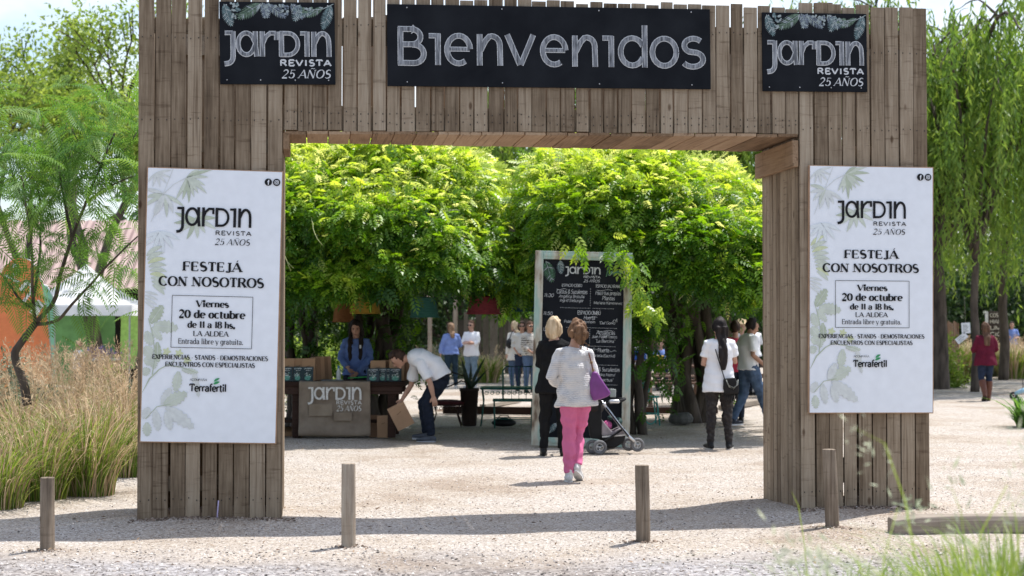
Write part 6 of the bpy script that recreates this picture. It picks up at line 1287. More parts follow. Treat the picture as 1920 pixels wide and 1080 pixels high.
def stripes(name, c1, c2, per, wob=2.5):
    m = bpy.data.materials.new(name); m.use_nodes = True; nt = m.node_tree; b = nt.nodes['Principled BSDF']; b.inputs['Roughness'].default_value = .95; b.inputs['Specular IOR Level'].default_value = .05; L = nt.links.new
    tc = node(nt, 'ShaderNodeTexCoord'); wv = node(nt, 'ShaderNodeTexWave', bands_direction='Z'); wv.inputs['Scale'].default_value = 1/per*.314; wv.inputs['Distortion'].default_value = wob; wv.inputs['Detail'].default_value = 3; wv.inputs['Detail Scale'].default_value = 3; L(tc.outputs['Object'], wv.inputs['Vector'])
    n = node(nt, 'ShaderNodeTexNoise'); n.inputs['Scale'].default_value = 8; n.inputs['Detail'].default_value = 5; L(tc.outputs['Object'], n.inputs['Vector'])
    mm = node(nt, 'ShaderNodeMath', operation='MULTIPLY'); rr = ramp(nt, [(.40, (0, 0, 0)), (.62, (1, 1, 1))]); L(n.outputs[0], rr.inputs[0]); L(rr.outputs[0], mm.inputs[0]); L(wv.outputs[0], mm.inputs[1])
    r = ramp(nt, [(.05, c1), (.75, c2)]); L(mm.outputs[0], r.inputs[0]); L(r.outputs[0], b.inputs['Base Color'])
    bp = node(nt, 'ShaderNodeBump'); bp.inputs['Strength'].default_value = .5; bp.inputs['Distance'].default_value = .006; L(wv.outputs[0], bp.inputs['Height']); L(bp.outputs[0], b.inputs['Normal']); return m
KNIT = stripes('striped_grey_knit', (.70, .69, .69), (.50, .51, .54), .020, 4); ZEBRA = stripes('striped_blouse', (.5, .47, .42), (.08, .07, .06), .05, 4)
def fuse(mb, name, m, parent, vox=.008, sm=2, amp=0., fr=28., seed=1, zs=1.6, squash=None):
    """grow one continuous skin over overlapping solids, then add cloth folds / hair strands"""
    me = mb.mesh('tmp', []); o = bpy.data.objects.new('tmp', me); COL.objects.link(o)
    r = o.modifiers.new('r', 'REMESH'); r.mode = 'VOXEL'; r.voxel_size = vox
    s = o.modifiers.new('s', 'SMOOTH'); s.iterations = sm; s.factor = .5
    dg = bpy.context.evaluated_depsgraph_get(); me2 = bpy.data.meshes.new_from_object(o.evaluated_get(dg)); bpy.data.objects.remove(o); bpy.data.meshes.remove(me)
    n = len(me2.vertices)
    if amp and n:
        co = np.zeros(n*3, np.float32); me2.vertices.foreach_get('co', co); co = co.reshape(-1, 3); nr = np.zeros(n*3, np.float32); me2.vertices.foreach_get('normal', nr); nr = nr.reshape(-1, 3)
        rs = np.random.default_rng(seed); d = np.zeros(n)
        for k in range(7):
            f = rs.normal(size=3)*fr*(.5+.9*rs.random()); f[2] *= zs; d += np.sin(co@f+rs.random()*6+1.2*np.sin(co@(rs.normal(size=3)*fr*.3)))
        co += nr*(amp*d/2.2)[:, None]; me2.vertices.foreach_set('co', co.ravel())
    me2.polygons.foreach_set('use_smooth', np.ones(len(me2.polygons), bool)); me2.materials.clear(); me2.materials.append(m); me2.name = name; me2.update(); return link(name, me2, parent)
V3 = lambda *a: Vector(a)
def lerp(a, b, t): return Vector(a)*(1-t)+Vector(b)*t
BASE = dict(pel=(0, 0, .905), waist=(0, .005, 1.04), chest=(0, .0, 1.215), top=(0, -.015, 1.335), neck=(0, -.012, 1.405), head=(0, .012, 1.535),
            shR=(.150, -.012, 1.318), elR=(.198, -.03, 1.065), wrR=(.208, .03, .845), shL=(-.150, -.012, 1.318), elL=(-.205, -.03, 1.07), wrL=(-.215, .03, .845),
            hipR=(.083, 0, .875), knR=(.092, .015, .475), anR=(.095, -.02, .09), hipL=(-.083, 0, .875), knL=(-.092, .015, .475), anL=(-.095, -.02, .09), toeR=(.12, 1, 0), toeL=(-.12, 1, 0), hdR=(0, .15, -1), hdL=(0, .15, -1))
def hand(mb, w, d, nrm, th, s=1., curl=.35):
    w = Vector(w); d = Vector(d).normalized(); nrm = (Vector(nrm)-d*Vector(nrm).dot(d)).normalized(); x = d.cross(nrm).normalized()
    if x.dot(Vector(th)) < 0: x = -x                       # x points to the thumb side
    mb.tube([w-d*.02*s, w+d*.02*s, w+d*.06*s, w+d*.085*s], [(.021*s, .019*s), (.032*s, .015*s), (.039*s, .0145*s), (.036*s, .011*s)], 10, side=x, dome=.4)
    for i, l in enumerate((.070, .080, .076, .060)):
        o = w+d*.08*s+x*((.029-.0195*i)*s); fd = (d+x*(.10-.07*i)).normalized(); p = [o-fd*.01*s, o]; c = fd.copy()
        for k, f in enumerate((.45, .32, .25)):
            c = (c*math.cos(curl*(.7+.4*k))+nrm*math.sin(curl*(.7+.4*k))).normalized(); p.append(p[-1]+c*(l*f*s))
        mb.tube(p, [.0088*s, .0088*s, .0082*s, .0075*s, .0062*s], 8, dome=.8)
    o = w+d*.02*s+x*.026*s; c = (d*.75+x*.75+nrm*.15).normalized(); p = [o-c*.012*s, o, o+c*.032*s]; c = (d*.95+x*.3+nrm*.3).normalized(); p.append(p[-1]+c*.028*s); mb.tube(p, [.012*s, .012*s, .010*s, .008*s], 8, dome=.8)
def head(mb, C, M, s):
    def wp(d, p):
        k = max(0, -d.z); y = p.y*(1-.10*k)+.018*k*s if d.y > -.2 else p.y*(1-.25*k); return Vector((p.x*(1-.30*k**1.3), y, p.z*(1-.04*k)))
    mb.ball(C, (.074*s, .094*s, .116*s), 18, 14, M, wp); a = lambda x, y, z: C+M @ Vector((x*s, y*s, z*s))
    mb.tube([a(0, .088, .012), a(0, .102, -.012), a(0, .112, -.030), a(0, .098, -.038)], [.007*s, .010*s, .014*s, .011*s], 8, dome=.6)
    for q in (-1, 1): mb.ball(a(q*.074, -.008, -.008), (.010*s, .020*s, .032*s), 8, 6, M)
    mb.ball(a(0, .083, -.064), (.026*s, .014*s, .007*s), 10, 6, M); mb.ball(a(0, .081, -.074), (.022*s, .014*s, .008*s), 10, 6, M); mb.ball(a(0, .072, -.095), (.026*s, .02*s, .016*s), 10, 6, M)
    for q in (-1, 1): mb.ball(a(q*.032, .076, .022), (.024*s, .014*s, .007*s), 8, 6, M)
def person(label, loc, yaw, H, J={}, skin=SKIN, top=None, bottom=None, hair=None, shoes=None, face=(0, 1, 0), up=(0, 0, 1), vox=.009, curl=.4, male=False, group=None, palmR=None, palmL=None, seed=1, build=1., glasses=False, tilt=0.):
    """body: one skin; hair, top, bottom, shoes are its children. Joints J are metres for a 1.65 m figure facing +y, or ('w', point) already placed"""
    k = H/1.65; j = {}
    Rz = Matrix.Rotation(yaw, 3, 'Z')
    for q, v in {**BASE, **J}.items():
        if isinstance(v, tuple) and v and v[0] == 'w': j[q] = Vector(v[1])
        elif q[:2] in ('to', 'hd') and q != 'top': j[q] = (Rz @ Vector(v)).normalized()
        else: j[q] = Rz @ (Vector(v)*k)
    side = (j['shR']-j['shL']).normalized(); ps = (j['hipR']-j['hipL']).normalized(); wd = build*k; br = 1.12 if male else 1.
    fw = Rz @ Vector(face); fw.normalize(); upv = Rz @ Vector(up); hx = fw.cross(upv).normalized(); hu = hx.cross(fw); HM = Matrix((hx, fw, hu)).transposed(); HC = j['head']; hs = k*(1.02 if male else 1)
    path = [j['pel']+(j['pel']-j['waist']).normalized()*.06*k, j['pel'], j['waist'], j['chest'], j['top'], lerp(j['top'], j['neck'], .75)]
    tr = [(.13, .10), (.162, .118), (.126*br, .098), (.146*br, .112), (.132*br, .078), (.070, .062)]
    if male: tr[1] = (.152, .112)
    def limbs(mb, ex=0., arm=None, leg=None, n=12):
        for S in 'RL':
            if arm is not None:
                sh, el, wr = j['sh'+S], j['el'+S], j['wr'+S]; f = arm; a0 = lerp(j['top'], sh, .45)
                pts = [a0, sh, lerp(sh, el, .33), lerp(sh, el, .7), el]; rr = [.058, .054, .047, .041, .038]
                if f < 1: m_ = 1+f; pts = [a0, sh, lerp(sh, el, f*.5), lerp(sh, el, f)]; rr = [.058, .056, .054, .053]
                elif f > 1.01: q = f-1; pts += [lerp(el, wr, q*.35), lerp(el, wr, q*.7), lerp(el, wr, q)]; rr += [.039, .034, .027+.006*(1-q)]
                mb.tube(pts, [(r*(1.08 if male else 1)*(.9+.1*build)+ex)*k for r in rr], n, dome=.3)
            if leg is not None:
                h, kn, an = j['hip'+S], j['kn'+S], j['an'+S]; f = leg
                pts = [h+(h-kn).normalized()*.03*k, lerp(h, kn, .22), lerp(h, kn, .55), kn, lerp(kn, an, .30*f), lerp(kn, an, .65*f), lerp(kn, an, f)]; rr = [.090, .088, .072, .056, .056, .045, .038]
                mb.tube(pts, [(r*(.85+.15*build)+ex)*k for r in rr], n, dome=.25)
    tk = .86 if top else 1.; mb = MB(); mb.tube(path, [(a*wd*tk, b*wd*tk) for a, b in tr], 18, side=side, dome=.5); mb.tube([lerp(j['top'], j['neck'], .3), j['neck'], lerp(j['neck'], HC, .7)], [(.056*k*br, .056*k), (.050*k*br, .052*k), (.050*k, .054*k)], 12, side=side)
    limbs(mb, -.005, 2., None); limbs(mb, -.014 if bottom else 0, None, 1.)
    for S in 'RL':
        w_ = j['wr'+S]; d = j['hd'+S]; pn = (palmR if S == 'R' else palmL); pn = Rz @ Vector(pn) if pn else (side*(-1 if S == 'R' else 1)*.9+fw*.05); hand(mb, w_, d, pn, Rz @ Vector((0, 1, .15)) if abs((Rz @ Vector((0, 1, 0))).dot(d)) < .8 else -side*(1 if S == 'R' else -1)+Vector((0, 0, .6)), k, curl)
        a = j['an'+S]; t_ = j['toe'+S]; mb.tube([a, a-Vector((0, 0, .05*k)), a-Vector((0, 0, .06*k))+t_*.10*k], [.036*k, .036*k, .03*k], 10)
    head(mb, HC, HM, hs); body = fuse(mb, 'person', skin, None, vox, 2); body.location = loc; tag(body, label, 'person', group)
    h = lambda x, y, z: HC+HM @ Vector((x*hs, y*hs, z*hs))
    mb = MB()
    for q in (-1, 1): mb.ball(h(q*.031, .087, .004), (.013*hs, .006*hs, .0055*hs), 8, 6, HM)
    mb.build('eyes', plain('eye_dark', (.02, .013, .01), .3, .5), body, True)
    mb = MB()
    for q in (-1, 1): mb.tube([h(q*.014, .094, .020), h(q*.032, .093, .026), h(q*.050, .080, .020)], [.003*hs, .004*hs, .002*hs], 6)
    mb.build('eyebrows', H_DARK, body, True); mb = MB(); mb.ball(h(0, .0955, -.068), (.020*hs, .006*hs, .0075*hs), 10, 6, HM); mb.build('lips', plain('lip_rose', (.33, .11, .10), .5), body, True)
    if glasses:
        mb = MB()
        for q in (-1, 1): mb.ball(h(q*.033, .096, .004), (.029*hs, .008*hs, .021*hs), 12, 8, HM); mb.tube([h(q*.062, .088, .008), h(q*.078, .0, .008)], [.003*hs]*2, 5)
        mb.tube([h(-.01, .103, .008), h(.01, .103, .008)], [.004*hs]*2, 5); mb.build('sunglasses', plain('black_lens', (.008, .008, .009), .15, .6), body, True)
    if bottom:
        m, ex, ln = bottom[:3]; mb = MB(); mb.tube([lerp(j['pel'], j['waist'], .75), lerp(j['pel'], j['waist'], .25), j['pel']-(j['waist']-j['pel']).normalized()*.02*k, lerp(j['hipR'], j['hipL'], .5)-(j['waist']-j['pel']).normalized()*.05*k], [(.140*wd, .110*wd), (.160*wd, .122*wd), (.168*wd, .126*wd), (.11*wd, .09*wd)], 18, side=ps, dome=.2)
        limbs(mb, ex, None, ln); fuse(mb, 'trousers', m, body, vox*1.1, 1, .0062*k, 30, seed, 1.5)
    if top:
        m, ex, hem, arm, fl = top[:5]; dn = (j['pel']-j['waist']).normalized(); e = ex; mb = MB()
        if len(top) > 5: dn = (dn+Rz @ Vector(top[5])).normalized()
        pts = [j['pel']+dn*(hem*k), j['pel']+dn*(hem*.45*k), lerp(j['pel'], j['waist'], .3), j['waist'], lerp(j['waist'], j['chest'], .55), j['chest'], lerp(j['chest'], j['top'], .6), j['top'], lerp(j['top'], j['neck'], .62)]
        rr = [(.170*wd+(e+fl), .120*wd+(e+fl)), (.170*wd+(e+fl*.7), .122*wd+(e+fl*.7)), (.158*wd+e+fl*.4, .116*wd+e+fl*.4), (.134*br*wd+e*1.4+fl*.2, .104*wd+e*1.4+fl*.2), (.146*br*wd+e, .110*wd+e), (.150*br*wd+e, .116*wd+e), (.150*br*wd+e*.8, .105*wd+e*.8), (.124*br*wd+e*.8, .080*wd+e), (.064*wd+.012, .060*wd+.014)]
        if hem < .02: pts, rr = pts[1:], rr[1:]
        mb.tube(pts, rr, 22, side=side); limbs(mb, ex*.6+.001, arm, None); fuse(mb, 'top', m, body, vox*1.1, 1, .0066*k, 22, seed+3, 1.1)
    if shoes:
        m, sole, hgt_ = shoes
        for S in 'RL':
            a = j['an'+S]; t_ = j['toe'+S]; b = a-Vector((0, 0, .055*k)); u = Vector((0, 0, 1)); sx = t_.cross(u).normalized(); n_ = sx.cross(t_).normalized()
            mb = MB(); mb.tube([b-t_*.055*k, b, b+t_*.07*k, b+t_*.145*k, b+t_*.185*k], [(.030*k, .034*k), (.037*k, .040*k), (.041*k, .033*k), (.041*k, .024*k), (.030*k, .017*k)], 12, side=sx, dome=.7)
            kn = j['kn'+S]; mb.tube([b, a, lerp(a, kn, hgt_)] if hgt_ < .3 else [b, a, lerp(a, kn, hgt_*.35), lerp(a, kn, hgt_*.7), lerp(a, kn, hgt_)], [.044*k, .043*k, .043*k] if hgt_ < .3 else [.046*k, .05*k, .062*k, .074*k, .074*k], 12)
            o = fuse(mb, 'shoe', m, body, vox, 2); mb = MB(); c = b-n_*.030*k; ol = []
            for q in range(20):
                an_ = 2*PI*q/20; ol.append(c+t_*((.065+.128*math.cos(an_))*k)+sx*(.044*math.sin(an_)*(1+.12*math.cos(an_))*k))
            mb.add([p-n_*.014*k for p in ol]+[p+n_*.008*k for p in ol], [tuple(range(19, -1, -1)), tuple(range(20, 40))]+[(i, (i+1) % 20, 20+(i+1) % 20, 20+i) for i in range(20)]); mb.build('sole', sole, o)
    if hair:
        kind, m = hair[:2]; mb = MB()
        def cap(s_, fz=.02, back=1.):
            def wp(d, p):
                q = Vector((p.x, p.y, p.z)); f = d.y-.15
                if d.z < .55 and d.y > .25: q = q*.80          # keep the face clear
                elif d.z < -.45 and back < 2: q = q*.86
                return q
            mb.ball(h(0, -.010, .012), (.086*hs*s_, .103*hs*s_, .115*hs*s_), 20, 16, HM, wp)
        if kind == 'short': cap(1.04); amp = .004
        if kind == 'bob':
            cap(1.10); amp = .006
            for q in (-1, 1): mb.tube([h(q*.06, -.02, .06), h(q*.080, -.02, 0), h(q*.078, -.02, -.06), h(q*.062, -.03, -.105)], [.03*hs, .034*hs, .034*hs, .02*hs], 10, dome=.6)
            mb.tube([h(0, -.06, .07), h(0, -.088, .0), h(0, -.085, -.07), h(0, -.07, -.125)], [(.07*hs, .035*hs), (.082*hs, .036*hs), (.08*hs, .034*hs), (.05*hs, .018*hs)], 12, side=hx, dome=.5)
        if kind == 'bun':
            cap(1.10); amp = .010; rs = random.Random(seed)
            for q in range(60):
                a = rs.random()*2*PI; rr = .072*math.sqrt(rs.random()); mb.ball(h(.030+rr*math.cos(a)*1.1, -.118+.02*rs.random()-.022*(1-rr/.07), -.030+rr*math.sin(a)*1.05), rs.uniform(.013, .026)*hs, 7, 5)
            for q in range(14):
                a0 = h(.03+rs.uniform(-.04, .055), -.10, -.05+rs.uniform(-.05, .05)); mb.tube([a0, a0+HM @ Vector((rs.uniform(-.01, .035), -.012, rs.uniform(-.05, .01)))*hs, a0+HM @ Vector((rs.uniform(0, .05), .0, rs.uniform(-.085, .0)))*hs], [.008*hs, .007*hs, .004*hs], 6)
        if kind in ('long', 'wavy'):
            cap(1.08); amp = .007; ln = hair[2]; back = -(Rz @ Vector((0, 1, 0))); off = hair[3] if len(hair) > 3 else 0.; pts = [h(0, -.05, .06), h(0, -.092, .0), h(off*.3, -.085, -.09)]; z0 = pts[-1]
            for q in range(1, 6): pts.append(z0+Vector((0, 0, -ln*q/5*k))+back*(.082*min(1., q/2.2))*k+hx*off*k*q/5)
            w0 = hair[4] if len(hair) > 4 else 1.; mb.tube(pts, [(.070*hs*w0**.3, .035*hs), (.083*hs*w0**.4, .038*hs), (.088*hs*w0**.7, .034*hs)]+[(.088*hs*w0*(1-.09*q), .030*hs*(1-.08*q)) for q in range(1, 5)]+[(.045*hs*w0, .014*hs)], 16, side=hx, dome=.4)
        if kind == 'front':                                   # long straight hair falling before both shoulders
            cap(1.07); amp = .005; ln = hair[2]
            for q in (-1, 1):
                fwd = Rz @ Vector((0, 1, 0)); p0 = h(q*.068, .01, .02); mb.tube([h(q*.03, .045, .108), h(q*.062, .04, .06), h(q*.078, .03, -.01), h(q*.082, .02, -.09), h(q*.078, .02, -.13)+fwd*.03*k, j['chest']+hx*q*.075*k+fwd*.115*k+Vector((0, 0, .02)), j['chest']+hx*q*.07*k+fwd*.125*k-Vector((0, 0, ln*.5*k)), j['chest']+hx*q*.065*k+fwd*.115*k-Vector((0, 0, ln*k))], [.014*hs, .024*hs, .027*hs, .030*hs, .034*hs, (.037*hs, .026*hs), (.032*hs, .02*hs), (.014*hs, .01*hs)], 10, dome=.5)
            mb.tube([h(0, -.06, .06), h(0, -.09, -.02), h(0, -.07, -.12)], [(.07*hs, .03*hs), (.082*hs, .034*hs), (.08*hs, .03*hs)], 12, side=hx, dome=.5)
        fuse(mb, 'hair', m, body, vox*.9, 1, amp*k, 55, seed+9, .35)
    return body, j, k
def wj(*a): return ('w', Vector(a))

# walking woman in pink trousers
NEAR = .0065
b = G(1071, 902); b.z = 0
person('woman from behind in pink trousers and striped grey cardigan walking to the menu board', b, 0, 1.60,
       dict(pel=(.055, .05, .90), waist=(.05, .05, 1.03), chest=(.035, .06, 1.205), top=(.03, .055, 1.32), neck=(.04, .06, 1.40), head=(.072, .085, 1.53), shR=(.172, .045, 1.295), shL=(-.112, .045, 1.305), elL=(-.205, -.01, 1.06), wrL=(-.13, .20, .99), elR=(.25, .05, 1.06), wrR=(.24, .27, .98), hdL=(.4, 1, .1), hdR=(.1, 1, -.1),
            hipL=(-.02, .05, .87), hipR=(.13, .05, .87), knL=(-.02, .05, .475), anL=(-.025, -.07, .09), knR=(.07, .17, .48), anR=(.06, -.02, .17), toeL=(-.05, 1, -.02), toeR=(.25, .8, -.55)),
       SKIN, (KNIT, .026, .13, 2.0, .022), (PINKT, .014, 1.0), ('bun', H_BRN), (cloth('white_canvas', (.62, .62, .62), .08), plain('white_rubber', (.7, .7, .7)), .12), face=(.16, 1, 0), vox=NEAR, seed=11, build=1.03)
t = thing('handbag', 'purple leather handbag with brown strap on the shoulder of the woman in pink', 'handbag', b); VIO = plain('purple_leather', (.20, .05, .23), .45, .4, var=.15); STRP = plain('tan_leather', (.14, .05, .032), .5)
q = lambda px, py, y_: Vector(((px-960)/F*15.75-b.x, y_, zat(py, 15.75)))
prof = [q(1111, 697, 0), q(1120, 697, 0), q(1131, 715, 0), q(1146, 737, 0), q(1142, 743, 0), q(1126, 749, 0), q(1112, 752, 0), q(1107, 738, 0), q(1106, 718, 0)]
mb = MB(); mb.slab([(p_.x, p_.z) for p_ in prof], -.09, .09); o = mb.build('bag_body', VIO, t, True, bevel=.025)
mb = MB(); mb.tube([q(1113, 699, -.05), q(1110, 684, -.06), q(1106, 668, -.05), q(1102, 655, .02), q(1106, 664, .10), q(1118, 700, .07)], [(.007, .014)]*6, 8); mb.build('strap', STRP, t, True); mb = MB()
for (px, py) in ((1112.5, 694), (1109, 680)): mb.torus(q(px, py, -.062), .012, .004, Matrix.Rotation(PI/2, 3, 'X'), 14, 6)
mb.build('buckle', plain('brass', (.55, .42, .2), .3, metal=1), t, True)

# blonde woman in black
b = G(1040, 853)
person('blonde woman from behind in black top and trousers reading the menu board', b, -.12, 1.635, dict(elL=(-.19, .03, 1.08), wrL=(-.10, .21, 1.10), hdL=(.7, .6, .2), elR=(.20, .04, 1.08), wrR=(.16, .27, 1.02), hdR=(0, 1, 0), hipL=(-.085, 0, .875), anL=(-.135, 0, .09), knL=(-.115, .02, .475), anR=(.10, .0, .09), knR=(.09, .02, .475)), SKIN, (BLKC, .024, .16, 2.0, .022), (cloth('black_jersey', (.011, .011, .012), .2), .012, 1.0), ('bob', H_BLOND), (plain('black_boot', (.012, .011, .011), .5), plain('boot_sole', (.02, .02, .02)), .28), face=(.30, 1, .05), vox=NEAR, seed=21, build=1.08)

# white tee woman
b = G(1349, 842)
person('woman from behind in white tee and charcoal trousers with very long black hair', b, .06, 1.63, dict(elL=(-.20, .02, 1.075), wrL=(-.07, .19, 1.06), hdL=(.9, .4, .1), elR=(.215, .06, 1.10), wrR=(.16, .20, 1.27), hdR=(-.1, .4, .9), anL=(-.115, 0, .09), knL=(-.10, .015, .475), anR=(.12, -.01, .09), knR=(.10, .02, .475), toeR=(.35, 1, 0), toeL=(-.2, 1, 0)), SKIN, (WCOT, .020, .18, .62, .022), (CHARC, .010, .97), ('long', H_BLACK, .44, .0, .92), (plain('black_slip_on', (.012, .012, .013), .6), plain('pale_sole', (.5, .47, .43)), .12), face=(-.25, 1, 0), vox=NEAR, seed=31, build=1.0)
t = thing('crossbody_bag', 'black fringed shoulder bag on the hip of the white tee woman', 'handbag', b); mb = MB(); q = lambda px, py, y_: Vector(((px-960)/F*19.6-b.x, y_, zat(py, 19.6)))
prof = [q(1358, 711, 0), q(1379, 708, 0), q(1386, 722, 0), q(1386, 738, 0), q(1360, 741, 0), q(1357, 728, 0)]; mb.slab([(p_.x, p_.z) for p_ in prof], -.20, -.12); mb.build('bag_body', plain('black_suede', (.012, .011, .011), .8), t, True, bevel=.014)
mb = MB()
for i in range(17): a = q(1360+1.5*i, 737, -.17); mb.tube([a, a+Vector((.004*math.sin(i*2), 0, -.06)), a+Vector((.012*math.sin(i*2.3), 0, -.115-.03*math.sin(i)**2))], [.006, .005, .003], 5)
mb.build('fringe', plain('black_suede', (.012, .011, .011), .8), t, True); mb = MB(); mb.tube([q(1361, 714, -.165), q(1355, 695, -.17), q(1349, 676, -.17), q(1343, 655, -.165)], [.007]*4, 7); mb.build('strap', plain('black_suede', (.012, .011, .011), .8), t, True)
mb = MB()
for k in range(3): mb.tube([q(1362+k, 712+2*k, -.205), q(1366+k, 722+2*k, -.207), q(1376, 727+1.5*k, -.207), q(1384-k, 722, -.206), q(1385-k, 712+k, -.204)], [.0045]*5, 6)
mb.build('braided_cord', plain('grey_cord', (.30, .31, .28), .6), t, True)

# man in white shirt walking away to the right
b = dxy(1403, 24.4)
person('young man in white shirt and blue jeans walking right behind the white tee woman', b, -1.15, 1.66, dict(head=(0, .075, 1.515), neck=(0, .03, 1.40), top=(0, .0, 1.335), elR=(.20, -.05, 1.08), wrR=(.17, .16, .93), hdR=(0, .9, -.5), elL=(-.20, -.08, 1.08), wrL=(-.2, .02, .86), knR=(.09, .16, .50), anR=(.09, .30, .09), knL=(-.09, -.02, .49), anL=(-.09, -.22, .10)), SKIND, (WCOT, .022, .06, .75, .012), (DENIM, .018, 1.0), ('short', H_BLACK), (plain('navy_shoe', (.02, .025, .04), .6), plain('white_rubber', (.7, .7, .7)), .12), face=(0, 1, -.42), vox=.0075, male=True, seed=41)
person('person in red tee mostly hidden behind the white tee woman and walking man', dxy(1378, 25.2), .2, 1.60, dict(elR=(.22, .02, 1.1), wrR=(.18, .12, .9)), SKIN, (REDT, .02, .08, .7, .01), (DDENIM, .014, 1.0), ('short', H_DARK), (plain('black_boot', (.012, .011, .011), .5), plain('boot_sole', (.02, .02, .02)), .12), seed=44)

# young woman behind the stall, facing us and looking down
b = dxy(668, 22.75)
person('young woman with long dark hair and blue shirt standing behind the stall looking down', b, PI, 1.62, dict(elR=(.215, .03, 1.09), wrR=(.10, .23, .955), hdR=(-.4, .8, -.45), elL=(-.205, .04, 1.09), wrL=(-.03, .27, .865), hdL=(.35, .8, -.3), head=(0, .045, 1.525)), SKIN, (SHIRTB, .020, .06, 1.88, .010), (DDENIM, .012, 1.0), ('front', H_BLACK, .20), (plain('black_boot', (.012, .011, .011), .5), plain('boot_sole', (.02, .02, .02)), .12), face=(0, 1, -.30), vox=NEAR, curl=.5, seed=51)
mb = MB(); mb.box((0, -.165, 0), (.026, .005, .05))
o = mb.build('name_tag', plain('white_tag', (.7, .72, .74), .4), None, bevel=.003, loc=(b.x+.075, b.y+.005, 1.235)); tag(o, 'small white badge pinned to the blue shirt of the stall woman', 'badge')

# bending man with bag
D = 21.35; b = Vector(((795-960)/F*D, D, 0)); q = lambda px, py, y_=0.: wj((px-960)/F*D-b.x, y_, zat(py, D))
person('young man in white polo bending over beside the stall holding a kraft bag', b, PI/2, 1.68, dict(pel=q(824, 706), waist=q(812, 684), chest=q(790, 671), top=q(772, 671), neck=q(763, 672), head=q(747, 672),
       shR=q(776, 678, .165), elR=q(770, 722, .19), wrR=q(753, 750, .12), shL=q(790, 682, -.185), elL=q(808, 716, -.22), wrL=q(814, 742, -.20), hdR=(0, .5, -.9), hdL=(0, -.25, -1), hipR=q(822, 716, .085), hipL=q(826, 716, -.085), knR=q(793, 758, .10), anR=q(799, 810, .12), knL=q(802, 760, -.08), anL=q(809, 814, -.10), toeR=(.05, 1, -.03), toeL=(-.1, 1, -.03)),
       SKIN, (WCOT, .022, .02, .78, .010), (DDENIM, .016, 1.0), ('short', H_DARK), (cloth('grey_canvas', (.09, .10, .12), .2), plain('pale_rubber', (.42, .44, .48)), .12), face=(0, .62, -.78), up=(0, .78, .62), vox=NEAR, male=True, curl=.55, seed=61)
bag('kraft bag tilted in the hand of the bending man', ((761-960)/F*(D-.02), D+.10, zat(801, D)), .24, .33, .12, (0, math.radians(-27), .10), 0, 'kraft paper bags on the stall')

# far visitors
person('woman from behind in light blue blouse and dark jeans standing far back', dxy(846, 38), .15, 1.56, dict(elL=(-.25, -.04, 1.08), wrL=(-.27, .02, .86), elR=(.24, .05, 1.1), wrR=(.20, .22, 1.08), hdR=(.3, 1, .1), anR=(.13, .08, .09), knR=(.11, .05, .475), anL=(-.10, -.06, .09)), SKIN, (SHIRTL, .030, .04, 1.85, .01), (cloth('dark_teal_jeans', (.018, .035, .055), .2), .012, 1.0), ('wavy', H_LBRN, .16, .02, .9), (plain('white_shoe', (.55, .55, .55), .6), plain('white_rubber', (.7, .7, .7)), .12), vox=.012, seed=71)
person('man in white shirt with folded arms standing far back facing us', dxy(884, 38.5), PI-.5, 1.62, dict(elR=(.22, .05, 1.10), wrR=(.0, .20, 1.13), hdR=(-1, .1, .05), elL=(-.22, .06, 1.10), wrL=(.0, .23, 1.10), hdL=(1, .1, .05)), SKIN, (WCOT, .028, .12, 1.3, .012), (cloth('pale_denim', (.16, .23, .30), .2), .016, 1.0), ('short', H_CHEST), (plain('white_shoe', (.55, .55, .55), .6), plain('white_rubber', (.7, .7, .7)), .12), vox=.012, male=True, seed=72, glasses=True)
person('woman with sunglasses and beige top facing us left of the menu board', dxy(979, 37), PI-.1, 1.60, dict(elR=(.22, 0, 1.08), wrR=(.10, .16, .90), hdR=(-.6, .4, -.6)), SKIND, (BEIGE, .034, .02, 1.3, .016), (NAVY, .012, 1.0), ('bob', H_DARK), (plain('black_boot', (.012, .011, .011), .5), plain('boot_sole', (.02, .02, .02)), .12), vox=.012, seed=73, glasses=True)
person('woman in cream cardigan turned away beside the sunglasses woman', dxy(965, 37.8), .7, 1.60, {}, SKIN, (CREAM, .034, .20, 1.9, .02), (DENIM, .012, 1.0), ('long', H_BLOND, .12), (plain('black_boot', (.012, .011, .011), .5), plain('boot_sole', (.02, .02, .02)), .12), vox=.012, seed=74)
person('person in striped blouse and blue jeans close to the menu board edge', dxy(993, 36), PI+.5, 1.60, dict(elR=(.20, .05, 1.08), wrR=(.06, .22, .93), hdR=(-.5, .8, 0), elL=(-.2, .05, 1.08), wrL=(-.06, .22, .91), hdL=(.5, .8, 0)), SKIND, (ZEBRA, .028, .04, 1.5, .012), (DENIM, .014, 1.0), ('short', H_CHEST), (plain('black_boot', (.012, .011, .011), .5), plain('boot_sole', (.02, .02, .02)), .12), vox=.012, seed=75, glasses=True)
t = thing('shoulder_bag', 'small black bag at the side of the cream cardigan woman', 'handbag', dxy(955, 37.6)+Vector((0, 0, 1.08))); mb = MB(); mb.ball((0, 0, 0), (.08, .10, .12), 14, 10); mb.build('bag_body', plain('black_nylon', (.012, .012, .013), .6), t, True); mb = MB(); mb.tube([(0, 0, .1), (.05, 0, .25), (.12, .02, .34)], [.01]*3, 6); mb.build('strap', plain('black_nylon', (.012, .012, .013), .6), t, True)

